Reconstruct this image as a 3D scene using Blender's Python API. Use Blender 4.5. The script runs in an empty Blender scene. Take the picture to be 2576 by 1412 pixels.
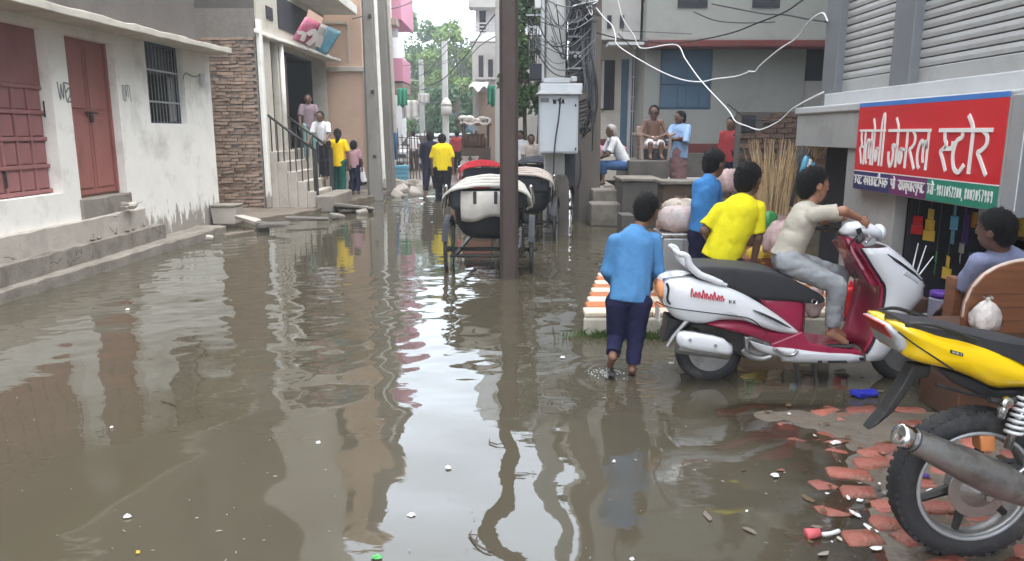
import bpy, bmesh, math, random
import numpy as np
from mathutils import Vector, Matrix, noise as mnoise
random.seed(7)
RNG = np.random.default_rng(11)
R = math.radians
scene = bpy.context.scene
COL = scene.collection

# ---------------------------------------------------------------- camera
CAM_H, PITCH, FOC = 1.6, R(11.1), 26.5
cam_d = bpy.data.cameras.new("camera")
cam = bpy.data.objects.new("camera", cam_d)
COL.objects.link(cam)
cam.location = (0, 0, CAM_H)
cam.rotation_euler = (R(90) - PITCH, 0, 0)
cam_d.sensor_width = 36
cam_d.lens = FOC
cam_d.clip_start = 0.05
cam_d.clip_end = 3000
scene.camera = cam

# ---------------------------------------------------------------- sky, sun, exposure
SUN_EL, SUN_AZ = R(70), R(125)
world = bpy.data.worlds.new("World")
scene.world = world
world.use_nodes = True
wn, wl = world.node_tree.nodes, world.node_tree.links
wn.clear()
w_out = wn.new("ShaderNodeOutputWorld")
w_bg = wn.new("ShaderNodeBackground")
w_sky = wn.new("ShaderNodeTexSky")
w_sky.sky_type = 'NISHITA'
w_sky.sun_disc = False
w_sky.sun_elevation = SUN_EL
w_sky.sun_rotation = SUN_AZ
w_sky.air_density = 1.0
w_sky.dust_density = 3.0
w_sky.ozone_density = 1.0
# thin even overcast: a layer of bright cloud over the clear sky, thicker and thinner in places
w_tc = wn.new("ShaderNodeTexCoord")
w_nz = wn.new("ShaderNodeTexNoise")
w_nz.inputs["Scale"].default_value = 2.6
w_nz.inputs["Detail"].default_value = 5
w_rmp = wn.new("ShaderNodeMapRange")
w_rmp.inputs["From Min"].default_value = 0.3
w_rmp.inputs["From Max"].default_value = 0.7
w_rmp.inputs["To Min"].default_value = 0.72
w_rmp.inputs["To Max"].default_value = 0.95
w_mix = wn.new("ShaderNodeMix")
w_mix.data_type = 'RGBA'
w_mix.inputs["B"].default_value = (14.0, 15.0, 16.4, 1)
wl.new(w_tc.outputs["Generated"], w_nz.inputs["Vector"])
wl.new(w_nz.outputs["Fac"], w_rmp.inputs["Value"])
wl.new(w_rmp.outputs["Result"], w_mix.inputs["Factor"])
wl.new(w_sky.outputs["Color"], w_mix.inputs["A"])
wl.new(w_mix.outputs["Result"], w_bg.inputs["Color"])
w_bg.inputs["Strength"].default_value = 0.125
wl.new(w_bg.outputs["Background"], w_out.inputs["Surface"])

sun_d = bpy.data.lights.new("sun", 'SUN')
sun_d.energy = 1.1
sun_d.angle = R(30)
sun_d.color = (1.0, 0.96, 0.9)
sun = bpy.data.objects.new("sun", sun_d)
COL.objects.link(sun)
_d = Vector((math.sin(SUN_AZ) * math.cos(SUN_EL), math.cos(SUN_AZ) * math.cos(SUN_EL), math.sin(SUN_EL)))
sun.rotation_euler = _d.to_track_quat('Z', 'Y').to_euler()

vs = scene.view_settings
vs.view_transform = 'Standard'
vs.look = 'None'
vs.gamma = 1.0
vs.use_curve_mapping = False
vs.exposure = 1.48
scene.cycles.max_bounces = 5
scene.cycles.diffuse_bounces = 3
scene.cycles.glossy_bounces = 3
scene.cycles.volume_bounces = 0
scene.cycles.transparent_max_bounces = 8
scene.cycles.caustics_reflective = False
scene.cycles.caustics_refractive = False

# ---------------------------------------------------------------- placing helpers
FPX = 2576 * FOC / 36
def ray(px, py):
    a, b = (px - 1288) / FPX, (py - 706) / FPX
    return Vector((a, math.cos(PITCH) - b * math.sin(PITCH), -math.sin(PITCH) - b * math.cos(PITCH)))
def at(px, py, Y):
    d = ray(px, py)
    return Vector((0, 0, CAM_H)) + d * (Y / d.y)
def on(px, py, z=0.0):
    d = ray(px, py)
    return Vector((0, 0, CAM_H)) + d * ((z - CAM_H) / d.z)
def atx(px, py, X):
    d = ray(px, py)
    return Vector((0, 0, CAM_H)) + d * (X / d.x)

# ---------------------------------------------------------------- materials
MATS = {}
def mat(name, col, rough=0.75, metal=0.0, var=0.12, scale=6.0, bump=0.15, bscale=40.0, dirt=None, spec=0.4,
        coat=0.0, stretch=(1, 1, 1), stain=None, hue=0.0):
    """procedural principled material. dirt=(colour, amount, scale); stain=(colour, z0, z1, scale)"""
    if name in MATS:
        return MATS[name]
    m = bpy.data.materials.new(name)
    m.use_nodes = True
    n, l = m.node_tree.nodes, m.node_tree.links
    p = n["Principled BSDF"]
    p.inputs["Roughness"].default_value = rough
    p.inputs["Metallic"].default_value = metal
    p.inputs["Specular IOR Level"].default_value = spec
    p.inputs["Coat Weight"].default_value = coat
    tc = n.new("ShaderNodeTexCoord")
    mp = n.new("ShaderNodeMapping")
    mp.inputs["Scale"].default_value = stretch
    l.new(tc.outputs["Object"], mp.inputs["Vector"])
    vec = mp.outputs["Vector"]
    nz = n.new("ShaderNodeTexNoise")
    nz.inputs["Scale"].default_value = scale
    nz.inputs["Detail"].default_value = 6
    nz.inputs["Roughness"].default_value = 0.62
    l.new(vec, nz.inputs["Vector"])
    rp = n.new("ShaderNodeMapRange")
    rp.inputs["From Min"].default_value = 0.3
    rp.inputs["From Max"].default_value = 0.7
    rp.inputs["To Min"].default_value = 1 - var
    rp.inputs["To Max"].default_value = 1 + var
    l.new(nz.outputs["Fac"], rp.inputs["Value"])
    oi = n.new("ShaderNodeObjectInfo")
    hs = n.new("ShaderNodeHueSaturation")
    hs.inputs["Color"].default_value = (*col, 1)
    if hue:
        # every object of this material is a little lighter or darker than the next
        rr = n.new("ShaderNodeMapRange")
        rr.inputs["To Min"].default_value = 1 - hue
        rr.inputs["To Max"].default_value = 1 + hue
        l.new(oi.outputs["Random"], rr.inputs["Value"])
        ml = n.new("ShaderNodeMath"); ml.operation = 'MULTIPLY'
        l.new(rr.outputs["Result"], ml.inputs[0]); l.new(rp.outputs["Result"], ml.inputs[1])
        l.new(ml.outputs[0], hs.inputs["Value"])
    else:
        l.new(rp.outputs["Result"], hs.inputs["Value"])
    cur = hs.outputs["Color"]
    def blend(colr, fac_socket, cur):
        mx = n.new("ShaderNodeMix"); mx.data_type = 'RGBA'
        l.new(fac_socket, mx.inputs["Factor"]); l.new(cur, mx.inputs["A"])
        mx.inputs["B"].default_value = (*colr, 1)
        return mx.outputs["Result"]
    if dirt:
        dc, amt, ds = dirt
        nd = n.new("ShaderNodeTexNoise")
        nd.inputs["Scale"].default_value = ds
        nd.inputs["Detail"].default_value = 8
        nd.inputs["Roughness"].default_value = 0.7
        l.new(vec, nd.inputs["Vector"])
        rd = n.new("ShaderNodeMapRange")
        rd.inputs["From Min"].default_value = 0.62 - 0.25 * amt
        rd.inputs["From Max"].default_value = 0.82 - 0.2 * amt
        rd.inputs["To Max"].default_value = min(1, 0.45 + amt * 0.6)
        l.new(nd.outputs["Fac"], rd.inputs["Value"])
        cur = blend(dc, rd.outputs["Result"], cur)
    if stain:
        # rising damp: streaky peeling patches at the foot of the wall
        sc_, z0, z1, ss = stain
        sp = n.new("ShaderNodeSeparateXYZ"); l.new(tc.outputs["Object"], sp.inputs[0])
        zr = n.new("ShaderNodeMapRange")
        zr.inputs["From Min"].default_value = z0; zr.inputs["From Max"].default_value = z1
        zr.inputs["To Min"].default_value = 0.34; zr.inputs["To Max"].default_value = -0.3
        l.new(sp.outputs["Z"], zr.inputs["Value"])
        m2 = n.new("ShaderNodeMapping"); m2.inputs["Scale"].default_value = (3.2, 3.2, 1.0)
        l.new(tc.outputs["Object"], m2.inputs["Vector"])
        ns = n.new("ShaderNodeTexNoise"); ns.inputs["Scale"].default_value = ss
        ns.inputs["Detail"].default_value = 7; ns.inputs["Roughness"].default_value = 0.65
        l.new(m2.outputs["Vector"], ns.inputs["Vector"])
        ad = n.new("ShaderNodeMath"); ad.operation = 'ADD'
        l.new(ns.outputs["Fac"], ad.inputs[0]); l.new(zr.outputs["Result"], ad.inputs[1])
        rs = n.new("ShaderNodeMapRange")
        rs.inputs["From Min"].default_value = 0.58; rs.inputs["From Max"].default_value = 0.66
        rs.inputs["To Max"].default_value = 0.9
        l.new(ad.outputs[0], rs.inputs["Value"])
        cur = blend(sc_, rs.outputs["Result"], cur)
    l.new(cur, p.inputs["Base Color"])
    if bump:
        nb = n.new("ShaderNodeTexNoise")
        nb.inputs["Scale"].default_value = bscale
        nb.inputs["Detail"].default_value = 5
        l.new(vec, nb.inputs["Vector"])
        bp = n.new("ShaderNodeBump")
        bp.inputs["Strength"].default_value = bump
        bp.inputs["Distance"].default_value = 0.02
        l.new(nb.outputs["Fac"], bp.inputs["Height"])
        l.new(bp.outputs["Normal"], p.inputs["Normal"])
        rv = n.new("ShaderNodeMapRange")
        rv.inputs["To Min"].default_value = max(0.02, rough - 0.12)
        rv.inputs["To Max"].default_value = min(1, rough + 0.12)
        l.new(nz.outputs["Fac"], rv.inputs["Value"])
        l.new(rv.outputs["Result"], p.inputs["Roughness"])
    MATS[name] = m
    return m

def cloth(name, col, var=0.1, rough=0.9):
    return mat(name, col, rough, 0, var, 9, 0.32, 24, spec=0.15)
GR = (0.12, 0.1, 0.085)
def init_mats():
    mat('plaster_white', (0.82, 0.795, 0.74), 0.85, 0, 0.05, 2.2, 0.12, 30, dirt=((0.45, 0.43, 0.39), 0.42, 1.9),
        stain=((0.27, 0.24, 0.2), 0.0, 1.0, 2.6))
    mat('plaster_cream', (0.54, 0.5, 0.43), 0.88, 0, 0.07, 2.5, 0.15, 30, dirt=((0.3, 0.27, 0.24), 0.4, 2.0))
    mat('plaster_grey', (0.33, 0.325, 0.31), 0.88, 0, 0.1, 2.0, 0.15, 25, dirt=((0.2, 0.19, 0.18), 0.4, 1.4))
    mat('upper_dark', (0.115, 0.1, 0.09), 0.9, 0, 0.12, 1.5, 0.15, 25, dirt=((0.07, 0.065, 0.06), 0.5, 0.9))
    mat('house_d', (0.285, 0.287, 0.262), 0.88, 0, 0.05, 1.3, 0.1, 25, dirt=((0.15, 0.15, 0.14), 0.35, 1.1))
    mat('dado_red', (0.15, 0.035, 0.032), 0.7, 0, 0.12, 6, 0.1, 40, dirt=((0.12, 0.08, 0.07), 0.4, 5))
    mat('peach', (0.62, 0.43, 0.32), 0.88, 0, 0.05, 1.6, 0.1, 25, dirt=((0.42, 0.33, 0.27), 0.3, 1.2))
    mat('pink', (0.52, 0.22, 0.3), 0.8, 0, 0.05, 2, 0.1, 25)
    mat('far_white', (0.66, 0.66, 0.66), 0.9, 0, 0.08, 1.2, 0.1, 20, dirt=((0.42, 0.4, 0.38), 0.4, 0.8))
    mat('far_grey', (0.4, 0.38, 0.36), 0.9, 0, 0.12, 1.2, 0.1, 20, dirt=((0.22, 0.2, 0.19), 0.45, 0.8))
    mat('far_brown', (0.3, 0.22, 0.18), 0.9, 0, 0.12, 1.2, 0.1, 20)
    mat('door_red', (0.33, 0.12, 0.1), 0.6, 0, 0.15, 5, 0.2, 50, dirt=((0.16, 0.06, 0.06), 0.35, 3), stretch=(1, 1, 0.4))
    mat('door_mauve', (0.31, 0.13, 0.125), 0.65, 0, 0.15, 4, 0.2, 50, dirt=((0.17, 0.08, 0.09), 0.35, 2.5), stretch=(1, 1, 0.4))
    mat('crack_and_shade', (0.014, 0.014, 0.016), 0.9, 0, 0.2, 3, 0.1)  # near-black for cracks and for the shade painted inside openings
    mat('inner_shade', (0.035, 0.034, 0.042), 0.9, 0, 0.2, 2, 0.1)  # dark colour stands in for the shade inside rooms and behind glass
    mat('blue_paint', (0.07, 0.125, 0.185), 0.6, 0, 0.12, 3, 0.1, 40, dirt=((0.08, 0.12, 0.17), 0.35, 2))
    mat('blue_bright', (0.05, 0.2, 0.42), 0.6, 0, 0.1, 3, 0.1)
    mat('iron', (0.05, 0.048, 0.046), 0.55, 0.5, 0.2, 12, 0.15, 60, dirt=((0.09, 0.05, 0.03), 0.3, 9))
    mat('iron_pale', (0.4, 0.41, 0.42), 0.5, 0.4, 0.1, 8, 0.1)
    mat('concrete', (0.24, 0.215, 0.18), 0.9, 0, 0.14, 3, 0.4, 30, dirt=((0.1, 0.085, 0.07), 0.6, 3.2))
    mat('concrete_light', (0.43, 0.39, 0.34), 0.9, 0, 0.12, 3, 0.3, 30, dirt=((0.24, 0.21, 0.18), 0.45, 2.2))
    mat('concrete_dark', (0.12, 0.108, 0.095), 0.85, 0, 0.18, 3, 0.4, 30, dirt=((0.07, 0.06, 0.05), 0.5, 2.5))
    mat('pole_concrete', (0.24, 0.225, 0.205), 0.88, 0, 0.1, 2, 0.2, 40, dirt=((0.13, 0.115, 0.1), 0.5, 1.8), stretch=(1, 1, 0.35))
    mat('pole_pale', (0.52, 0.52, 0.5), 0.88, 0, 0.1, 2, 0.2, 40, dirt=((0.33, 0.3, 0.26), 0.4, 1.8), stretch=(1, 1, 0.35))
    mat('pole_dark', (0.15, 0.13, 0.115), 0.88, 0, 0.12, 2, 0.2, 40, dirt=((0.08, 0.07, 0.06), 0.55, 1.6), stretch=(1, 1, 0.35))
    mat('pole_rust', (0.085, 0.063, 0.056), 0.7, 0.25, 0.18, 5, 0.25, 50, dirt=((0.13, 0.09, 0.07), 0.4, 4), stretch=(1, 1, 0.4))
    mat('mud', (0.16, 0.13, 0.1), 0.6, 0, 0.2, 3, 0.5, 18, dirt=((0.08, 0.065, 0.05), 0.5, 2))
    mat('road', (0.36, 0.34, 0.31), 0.9, 0, 0.12, 0.8, 0.3, 20, dirt=((0.2, 0.18, 0.16), 0.5, 0.6))
    mat('brick_side', (0.3, 0.21, 0.155), 0.92, 0, 0.15, 9, 0.5, 45, dirt=((0.36, 0.33, 0.3), 0.4, 5), hue=0.28)
    mat('mortar', (0.2, 0.18, 0.16), 0.95, 0, 0.15, 9, 0.4, 45)
    mat('brick_paver', (0.36, 0.105, 0.07), 0.5, 0, 0.25, 14, 0.6, 45, dirt=((0.13, 0.1, 0.075), 0.75, 11), hue=0.35)
    mat('box_grey', (0.5, 0.54, 0.57), 0.45, 0.1, 0.04, 3, 0.05, 30, dirt=((0.35, 0.36, 0.36), 0.25, 3))
    mat('trafo', (0.04, 0.042, 0.05), 0.55, 0.3, 0.15, 4, 0.1, 40)
    mat('black_rubber', (0.03, 0.03, 0.032), 0.7, 0, 0.25, 10, 0.2, 60, dirt=((0.13, 0.12, 0.11), 0.5, 7))
    mat('black_plastic', (0.02, 0.02, 0.022), 0.4, 0, 0.15, 8, 0.1)
    mat('seat_black', (0.028, 0.028, 0.032), 0.55, 0, 0.12, 9, 0.25, 160)
    mat('paint_white', (0.66, 0.67, 0.69), 0.22, 0, 0.03, 3, 0.02, 20, coat=0.6, dirt=((0.5, 0.47, 0.43), 0.22, 5))
    mat('paint_maroon', (0.33, 0.022, 0.065), 0.3, 0, 0.08, 4, 0.03, 20, coat=0.4, dirt=((0.25, 0.1, 0.1), 0.25, 6))
    mat('plastic_grey', (0.45, 0.46, 0.48), 0.4, 0, 0.06, 6, 0.05, 40)
    mat('paint_yellow', (0.85, 0.55, 0.0), 0.22, 0, 0.04, 4, 0.02, 20, coat=0.6, dirt=((0.5, 0.36, 0.1), 0.18, 6))
    mat('steel', (0.5, 0.5, 0.5), 0.3, 0.9, 0.1, 7, 0.06, 40, dirt=((0.2, 0.17, 0.14), 0.3, 6))
    mat('steel_dull', (0.36, 0.35, 0.34), 0.48, 0.75, 0.15, 7, 0.12, 40, dirt=((0.16, 0.13, 0.1), 0.45, 6))
    mat('chrome', (0.75, 0.75, 0.76), 0.12, 1.0, 0.05, 7, 0.02, 40)
    mat('tin', (0.46, 0.47, 0.48), 0.38, 0.55, 0.1, 5, 0.06, 30, dirt=((0.3, 0.29, 0.27), 0.3, 4))
    mat('red_lamp', (0.5, 0.02, 0.02), 0.2, 0, 0.05, 5, 0)
    mat('orange_lamp', (0.75, 0.28, 0.1), 0.2, 0, 0.05, 5, 0)
    mat('glass_clear', (0.55, 0.6, 0.62), 0.08, 0, 0.05, 5, 0, spec=0.8)
    mat('sign_red', (0.6, 0.018, 0.024), 0.45, 0, 0.06, 2.5, 0.04, 30, dirt=((0.5, 0.03, 0.04), 0.3, 3))
    mat('sign_blue', (0.06, 0.2, 0.55), 0.45, 0, 0.06, 4, 0.04)
    mat('sign_navy', (0.03, 0.03, 0.12), 0.45, 0, 0.1, 4, 0.04)
    mat('sign_purple', (0.16, 0.025, 0.12), 0.45, 0, 0.1, 4, 0.04)
    mat('sign_green', (0.02, 0.22, 0.14), 0.45, 0, 0.1, 4, 0.04)
    mat('sign_white', (0.82, 0.8, 0.76), 0.5, 0, 0.05, 6, 0.04)
    mat('ink', (0.035, 0.035, 0.04), 0.7, 0, 0.1, 6, 0)
    mat('ink_grey', (0.2, 0.2, 0.2), 0.8, 0, 0.3, 20, 0)
    mat('ink_red', (0.55, 0.03, 0.06), 0.4, 0, 0.2, 30, 0)
    mat('shutter', (0.47, 0.465, 0.45), 0.55, 0.35, 0.07, 2.5, 0.08, 30, dirt=((0.25, 0.22, 0.19), 0.35, 1.7), hue=0.06)
    mat('shutter_frame', (0.19, 0.195, 0.205), 0.6, 0.3, 0.08, 4, 0.08, 30)
    mat('slab_white', (0.5, 0.505, 0.5), 0.8, 0, 0.06, 3, 0.1, 30, dirt=((0.4, 0.38, 0.36), 0.35, 2))
    mat('wood', (0.19, 0.075, 0.035), 0.5, 0, 0.25, 3, 0.15, 30, stretch=(1, 1, 8))
    mat('wood_dark', (0.1, 0.05, 0.03), 0.55, 0, 0.25, 3, 0.15, 30, stretch=(1, 8, 1))
    mat('wood_bench', (0.1, 0.065, 0.045), 0.7, 0, 0.2, 5, 0.2, 30)
    mat('straw', (0.5, 0.36, 0.2), 0.85, 0, 0.2, 20, 0, hue=0.3)
    mat('stripe_orange', (0.48, 0.17, 0.07), 0.8, 0, 0.12, 7, 0.25, 40, dirt=((0.35, 0.22, 0.15), 0.4, 5))
    mat('stripe_cream', (0.7, 0.58, 0.44), 0.8, 0, 0.08, 7, 0.25, 40, dirt=((0.42, 0.33, 0.25), 0.4, 5))
    mat('plinth', (0.5, 0.46, 0.38), 0.9, 0, 0.1, 5, 0.3, 30, dirt=((0.22, 0.2, 0.15), 0.5, 4))
    mat('grass', (0.07, 0.12, 0.025), 0.7, 0, 0.3, 10, 0)
    mat('leaf_dark', (0.035, 0.085, 0.03), 0.6, 0, 0.35, 3, 0)
    mat('leaf_mid', (0.065, 0.13, 0.035), 0.6, 0, 0.35, 3, 0)
    mat('leaf_light', (0.13, 0.2, 0.045), 0.6, 0, 0.35, 3, 0)
    mat('bark', (0.1, 0.075, 0.055), 0.9, 0, 0.2, 8, 0.4, 25)
    mat('tarp_green', (0.03, 0.22, 0.13), 0.7, 0, 0.15, 5, 0.1)
    mat('tarp_white', (0.6, 0.58, 0.54), 0.7, 0, 0.12, 5, 0.2, 12)
    mat('cable_black', (0.025, 0.025, 0.028), 0.6, 0, 0.1, 6, 0)
    mat('cable_grey', (0.12, 0.12, 0.13), 0.6, 0, 0.1, 6, 0)
    mat('cable_white', (0.78, 0.77, 0.76), 0.6, 0, 0.06, 6, 0)
    mat('skin', (0.2, 0.1, 0.065), 0.5, 0, 0.08, 20, 0.06, 150, spec=0.4)
    mat('skin_light', (0.33, 0.16, 0.1), 0.5, 0, 0.08, 20, 0.06, 150, spec=0.4)
    mat('skin_dark', (0.155, 0.083, 0.058), 0.5, 0, 0.08, 20, 0.06, 150, spec=0.4)
    mat('hair_black', (0.009, 0.0085, 0.009), 0.6, 0, 0.5, 60, 1.0, 260, spec=0.25, stretch=(1, 1, 0.2))
    mat('hair_white', (0.4, 0.38, 0.36), 0.8, 0, 0.2, 40, 0.5, 180)
    mat('eye_white', (0.3, 0.27, 0.25), 0.2, 0, 0.02, 5, 0)
    cloth('c_blue', (0.085, 0.235, 0.46))
    cloth('c_blue2', (0.055, 0.2, 0.46))
    cloth('c_paleblue', (0.3, 0.44, 0.66))
    cloth('c_navy', (0.022, 0.022, 0.06))
    cloth('c_navyman', (0.022, 0.02, 0.042))
    cloth('c_dark', (0.018, 0.018, 0.025))
    cloth('c_yellow', (0.74, 0.65, 0.02))
    cloth('c_gold', (0.8, 0.52, 0.012))
    cloth('c_yman', (0.83, 0.62, 0.02))
    cloth('c_green', (0.012, 0.09, 0.07))
    cloth('c_beige', (0.44, 0.4, 0.33))
    cloth('c_jeans', (0.27, 0.28, 0.29), 0.18)
    cloth('c_greyblue', (0.2, 0.215, 0.32))
    cloth('c_white', (0.68, 0.68, 0.69))
    cloth('c_denim', (0.06, 0.12, 0.26))
    cloth('c_pink', (0.55, 0.32, 0.36))
    cloth('c_red', (0.36, 0.05, 0.055))
    cloth('c_lungi', (0.27, 0.15, 0.15))
    cloth('c_teal', (0.22, 0.35, 0.33))
    cloth('c_sack', (0.5, 0.43, 0.36), 0.3)
    cloth('c_sackpink', (0.46, 0.33, 0.31), 0.3)
    cloth('hood_beige', (0.55, 0.52, 0.47), 0.12)
    cloth('hood_tan', (0.42, 0.36, 0.32), 0.12)
    cloth('hood_red', (0.36, 0.025, 0.035), 0.12)
    mat('litter_white', (0.72, 0.71, 0.68), 0.7, 0, 0.06, 9, 0.1)
    mat('litter_pink', (0.6, 0.12, 0.13), 0.6, 0, 0.06, 9, 0.1)
    mat('litter_blue', (0.02, 0.03, 0.35), 0.45, 0, 0.06, 9, 0.1)
    mat('litter_green', (0.1, 0.4, 0.12), 0.5, 0, 0.06, 9, 0.1)
    mat('pk_red', (0.6, 0.02, 0.025), 0.35, 0, 0.1, 9, 0)
    mat('pk_orange', (0.7, 0.32, 0.04), 0.35, 0, 0.1, 9, 0)
    mat('pk_yellow', (0.6, 0.42, 0.05), 0.35, 0, 0.1, 9, 0)
    mat('pk_green', (0.04, 0.22, 0.06), 0.35, 0, 0.1, 9, 0)
    mat('pk_violet', (0.09, 0.03, 0.25), 0.35, 0, 0.1, 9, 0)
    mat('pk_blue', (0.1, 0.35, 0.5), 0.35, 0, 0.1, 9, 0)
    mat('pk_white', (0.65, 0.65, 0.66), 0.35, 0, 0.1, 9, 0)
init_mats()

# ---------------------------------------------------------------- mesh helpers
class MB:
    def __init__(self):
        self.v = []; self.f = []
    def add(self, vs, fs):
        o = len(self.v)
        self.v += [tuple(p) for p in vs]
        self.f += [tuple(i + o for i in f) for f in fs]
        return self
    def box(self, a, b):
        x0, y0, z0 = [min(p, q) for p, q in zip(a, b)]; x1, y1, z1 = [max(p, q) for p, q in zip(a, b)]
        return self.add([(x0, y0, z0), (x1, y0, z0), (x1, y1, z0), (x0, y1, z0), (x0, y0, z1), (x1, y0, z1), (x1, y1, z1), (x0, y1, z1)],
                        [(0, 3, 2, 1), (4, 5, 6, 7), (0, 1, 5, 4), (1, 2, 6, 5), (2, 3, 7, 6), (3, 0, 4, 7)])
    def obox(self, c, size, rot=(0, 0, 0)):
        from mathutils import Euler
        m = Euler(rot).to_matrix(); c = Vector(c); hx, hy, hz = [s / 2 for s in size]
        vs = [c + m @ Vector(p) for p in ((-hx, -hy, -hz), (hx, -hy, -hz), (hx, hy, -hz), (-hx, hy, -hz), (-hx, -hy, hz), (hx, -hy, hz), (hx, hy, hz), (-hx, hy, hz))]
        return self.add(vs, [(0, 3, 2, 1), (4, 5, 6, 7), (0, 1, 5, 4), (1, 2, 6, 5), (2, 3, 7, 6), (3, 0, 4, 7)])
    def bar(self, p, q, w, h=None):
        """square bar from p to q"""
        return self.tube([p, q], [w * 0.7071] * 2, 4, twist=math.pi / 4)
    def tube(self, pts, rad, n=8, cap=True, twist=0.0, closed=False):
        pts = [Vector(p) for p in pts]
        if not isinstance(rad, (list, tuple)):
            rad = [rad] * len(pts)
        vs, fs = [], []
        N = len(pts); prev = None
        for i, p in enumerate(pts):
            if closed:
                t = pts[(i + 1) % N] - pts[i - 1]
            else:
                t = pts[min(i + 1, N - 1)] - pts[max(i - 1, 0)]
            t = t.normalized() if t.length > 1e-9 else Vector((0, 0, 1))
            if prev is None:
                up = Vector((0, 0, 1)) if abs(t.z) < 0.9 else Vector((0, 1, 0))
                a = t.cross(up).normalized()
            else:
                a = prev - t * prev.dot(t)
                a = a.normalized() if a.length > 1e-6 else t.orthogonal().normalized()
            prev = a
            b = t.cross(a)
            for k in range(n):
                th = 2 * math.pi * k / n + twist
                vs.append(p + (a * math.cos(th) + b * math.sin(th)) * rad[i])
        for i in range(N if closed else N - 1):
            j = (i + 1) % N
            for k in range(n):
                k2 = (k + 1) % n
                fs.append((i * n + k, i * n + k2, j * n + k2, j * n + k))
        if cap and not closed:
            fs.append(tuple(range(n - 1, -1, -1)))
            fs.append(tuple((N - 1) * n + k for k in range(n)))
        return self.add(vs, fs)
    def torus(self, c, axis, Rr, r, n=40, m=10, sq=1.0, a0=0, a1=2 * math.pi):
        ax = Vector(axis).normalized(); u = ax.orthogonal().normalized(); w = ax.cross(u)
        c = Vector(c); full = abs(a1 - a0 - 2 * math.pi) < 1e-6
        vs, fs = [], []
        cnt = n if full else n + 1
        for i in range(cnt):
            th = a0 + (a1 - a0) * i / n
            d = u * math.cos(th) + w * math.sin(th)
            for k in range(m):
                ph = 2 * math.pi * k / m
                vs.append(c + d * (Rr + r * math.cos(ph)) + ax * (r * sq * math.sin(ph)))
        for i in range(n):
            j = (i + 1) % cnt
            for k in range(m):
                k2 = (k + 1) % m
                fs.append((i * m + k, j * m + k, j * m + k2, i * m + k2))
        return self.add(vs, fs)
    def lathe(self, c, axis, prof, n=20):
        """prof: list of (radius, height along axis)"""
        ax = Vector(axis).normalized(); u = ax.orthogonal().normalized(); w = ax.cross(u); c = Vector(c)
        vs, fs = [], []
        for r, h in prof:
            for k in range(n):
                th = 2 * math.pi * k / n
                vs.append(c + ax * h + (u * math.cos(th) + w * math.sin(th)) * r)
        for i in range(len(prof) - 1):
            for k in range(n):
                k2 = (k + 1) % n
                fs.append((i * n + k, i * n + k2, (i + 1) * n + k2, (i + 1) * n + k))
        fs.append(tuple(range(n - 1, -1, -1)))
        fs.append(tuple((len(prof) - 1) * n + k for k in range(n)))
        return self.add(vs, fs)
    def prism(self, poly, d):
        """poly: list of 3D points (planar outline); d: extrusion vector"""
        poly = [Vector(p) for p in poly]; d = Vector(d); n = len(poly)
        vs = poly + [p + d for p in poly]
        fs = [tuple(range(n - 1, -1, -1)), tuple(range(n, 2 * n))]
        fs += [(k, (k + 1) % n, n + (k + 1) % n, n + k) for k in range(n)]
        return self.add(vs, fs)
    def puff(self, poly, d, bulge, rings=5, power=0.5, smooth=3):
        """domed panel: planar outline, extruded back by -d side wall, face bulging by vector bulge"""
        poly = [Vector(p) for p in poly]
        for _ in range(smooth):      # corner cutting
            q = []
            for i in range(len(poly)):
                a, b = poly[i], poly[(i + 1) % len(poly)]
                q += [a * 0.78 + b * 0.22, a * 0.22 + b * 0.78]
            poly = q
            if len(poly) > 90: break
        d, bulge = Vector(d), Vector(bulge); n = len(poly)
        c = sum(poly, Vector()) / n
        vs = [p + d for p in poly]; fs = []
        vs += poly
        for i in range(n):
            fs.append((i, (i + 1) % n, n + (i + 1) % n, n + i))
        base = n
        for r in range(1, rings + 1):
            t = r / (rings + 0.6)
            h = (1 - (1 - t) ** 2) ** power
            vs += [p.lerp(c, t) + bulge * h for p in poly]
            nb = n * (r + 1)
            for i in range(n):
                fs.append((base + i, base + (i + 1) % n, nb + (i + 1) % n, nb + i))
            base = nb
        vs.append(c + bulge)
        for i in range(n):
            fs.append((base + i, base + (i + 1) % n, len(vs) - 1))
        fs.append(tuple(range(n - 1, -1, -1)))
        return self.add(vs, fs)
    def loft(self, secs, cap=True):
        """secs: list of rings with the same number of points"""
        n = len(secs[0]); vs = []; fs = []
        for s in secs: vs += [Vector(p) for p in s]
        for i in range(len(secs) - 1):
            for k in range(n):
                k2 = (k + 1) % n
                fs.append((i * n + k, i * n + k2, (i + 1) * n + k2, (i + 1) * n + k))
        if cap:
            fs.append(tuple(range(n - 1, -1, -1))); fs.append(tuple((len(secs) - 1) * n + k for k in range(n)))
        return self.add(vs, fs)
    def ball(self, c, r, n=10, m=7, rot=None):
        c = Vector(c); r = r if isinstance(r, (tuple, list)) else (r, r, r)
        vs, fs = [], []
        for i in range(1, m):
            ph = math.pi * i / m
            for k in range(n):
                th = 2 * math.pi * k / n
                v = Vector((r[0] * math.sin(ph) * math.cos(th), r[1] * math.sin(ph) * math.sin(th), r[2] * math.cos(ph)))
                vs.append(c + (rot @ v if rot else v))
        for i in range(m - 2):
            for k in range(n):
                k2 = (k + 1) % n
                fs.append((i * n + k, (i + 1) * n + k, (i + 1) * n + k2, i * n + k2))
        t = Vector((0, 0, r[2])); t = rot @ t if rot else t
        vs += [c + t, c - t]
        a, b = len(vs) - 2, len(vs) - 1
        for k in range(n):
            k2 = (k + 1) % n
            fs.append((a, k, k2)); fs.append((b, (m - 2) * n + k2, (m - 2) * n + k))
        return self.add(vs, fs)
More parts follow.
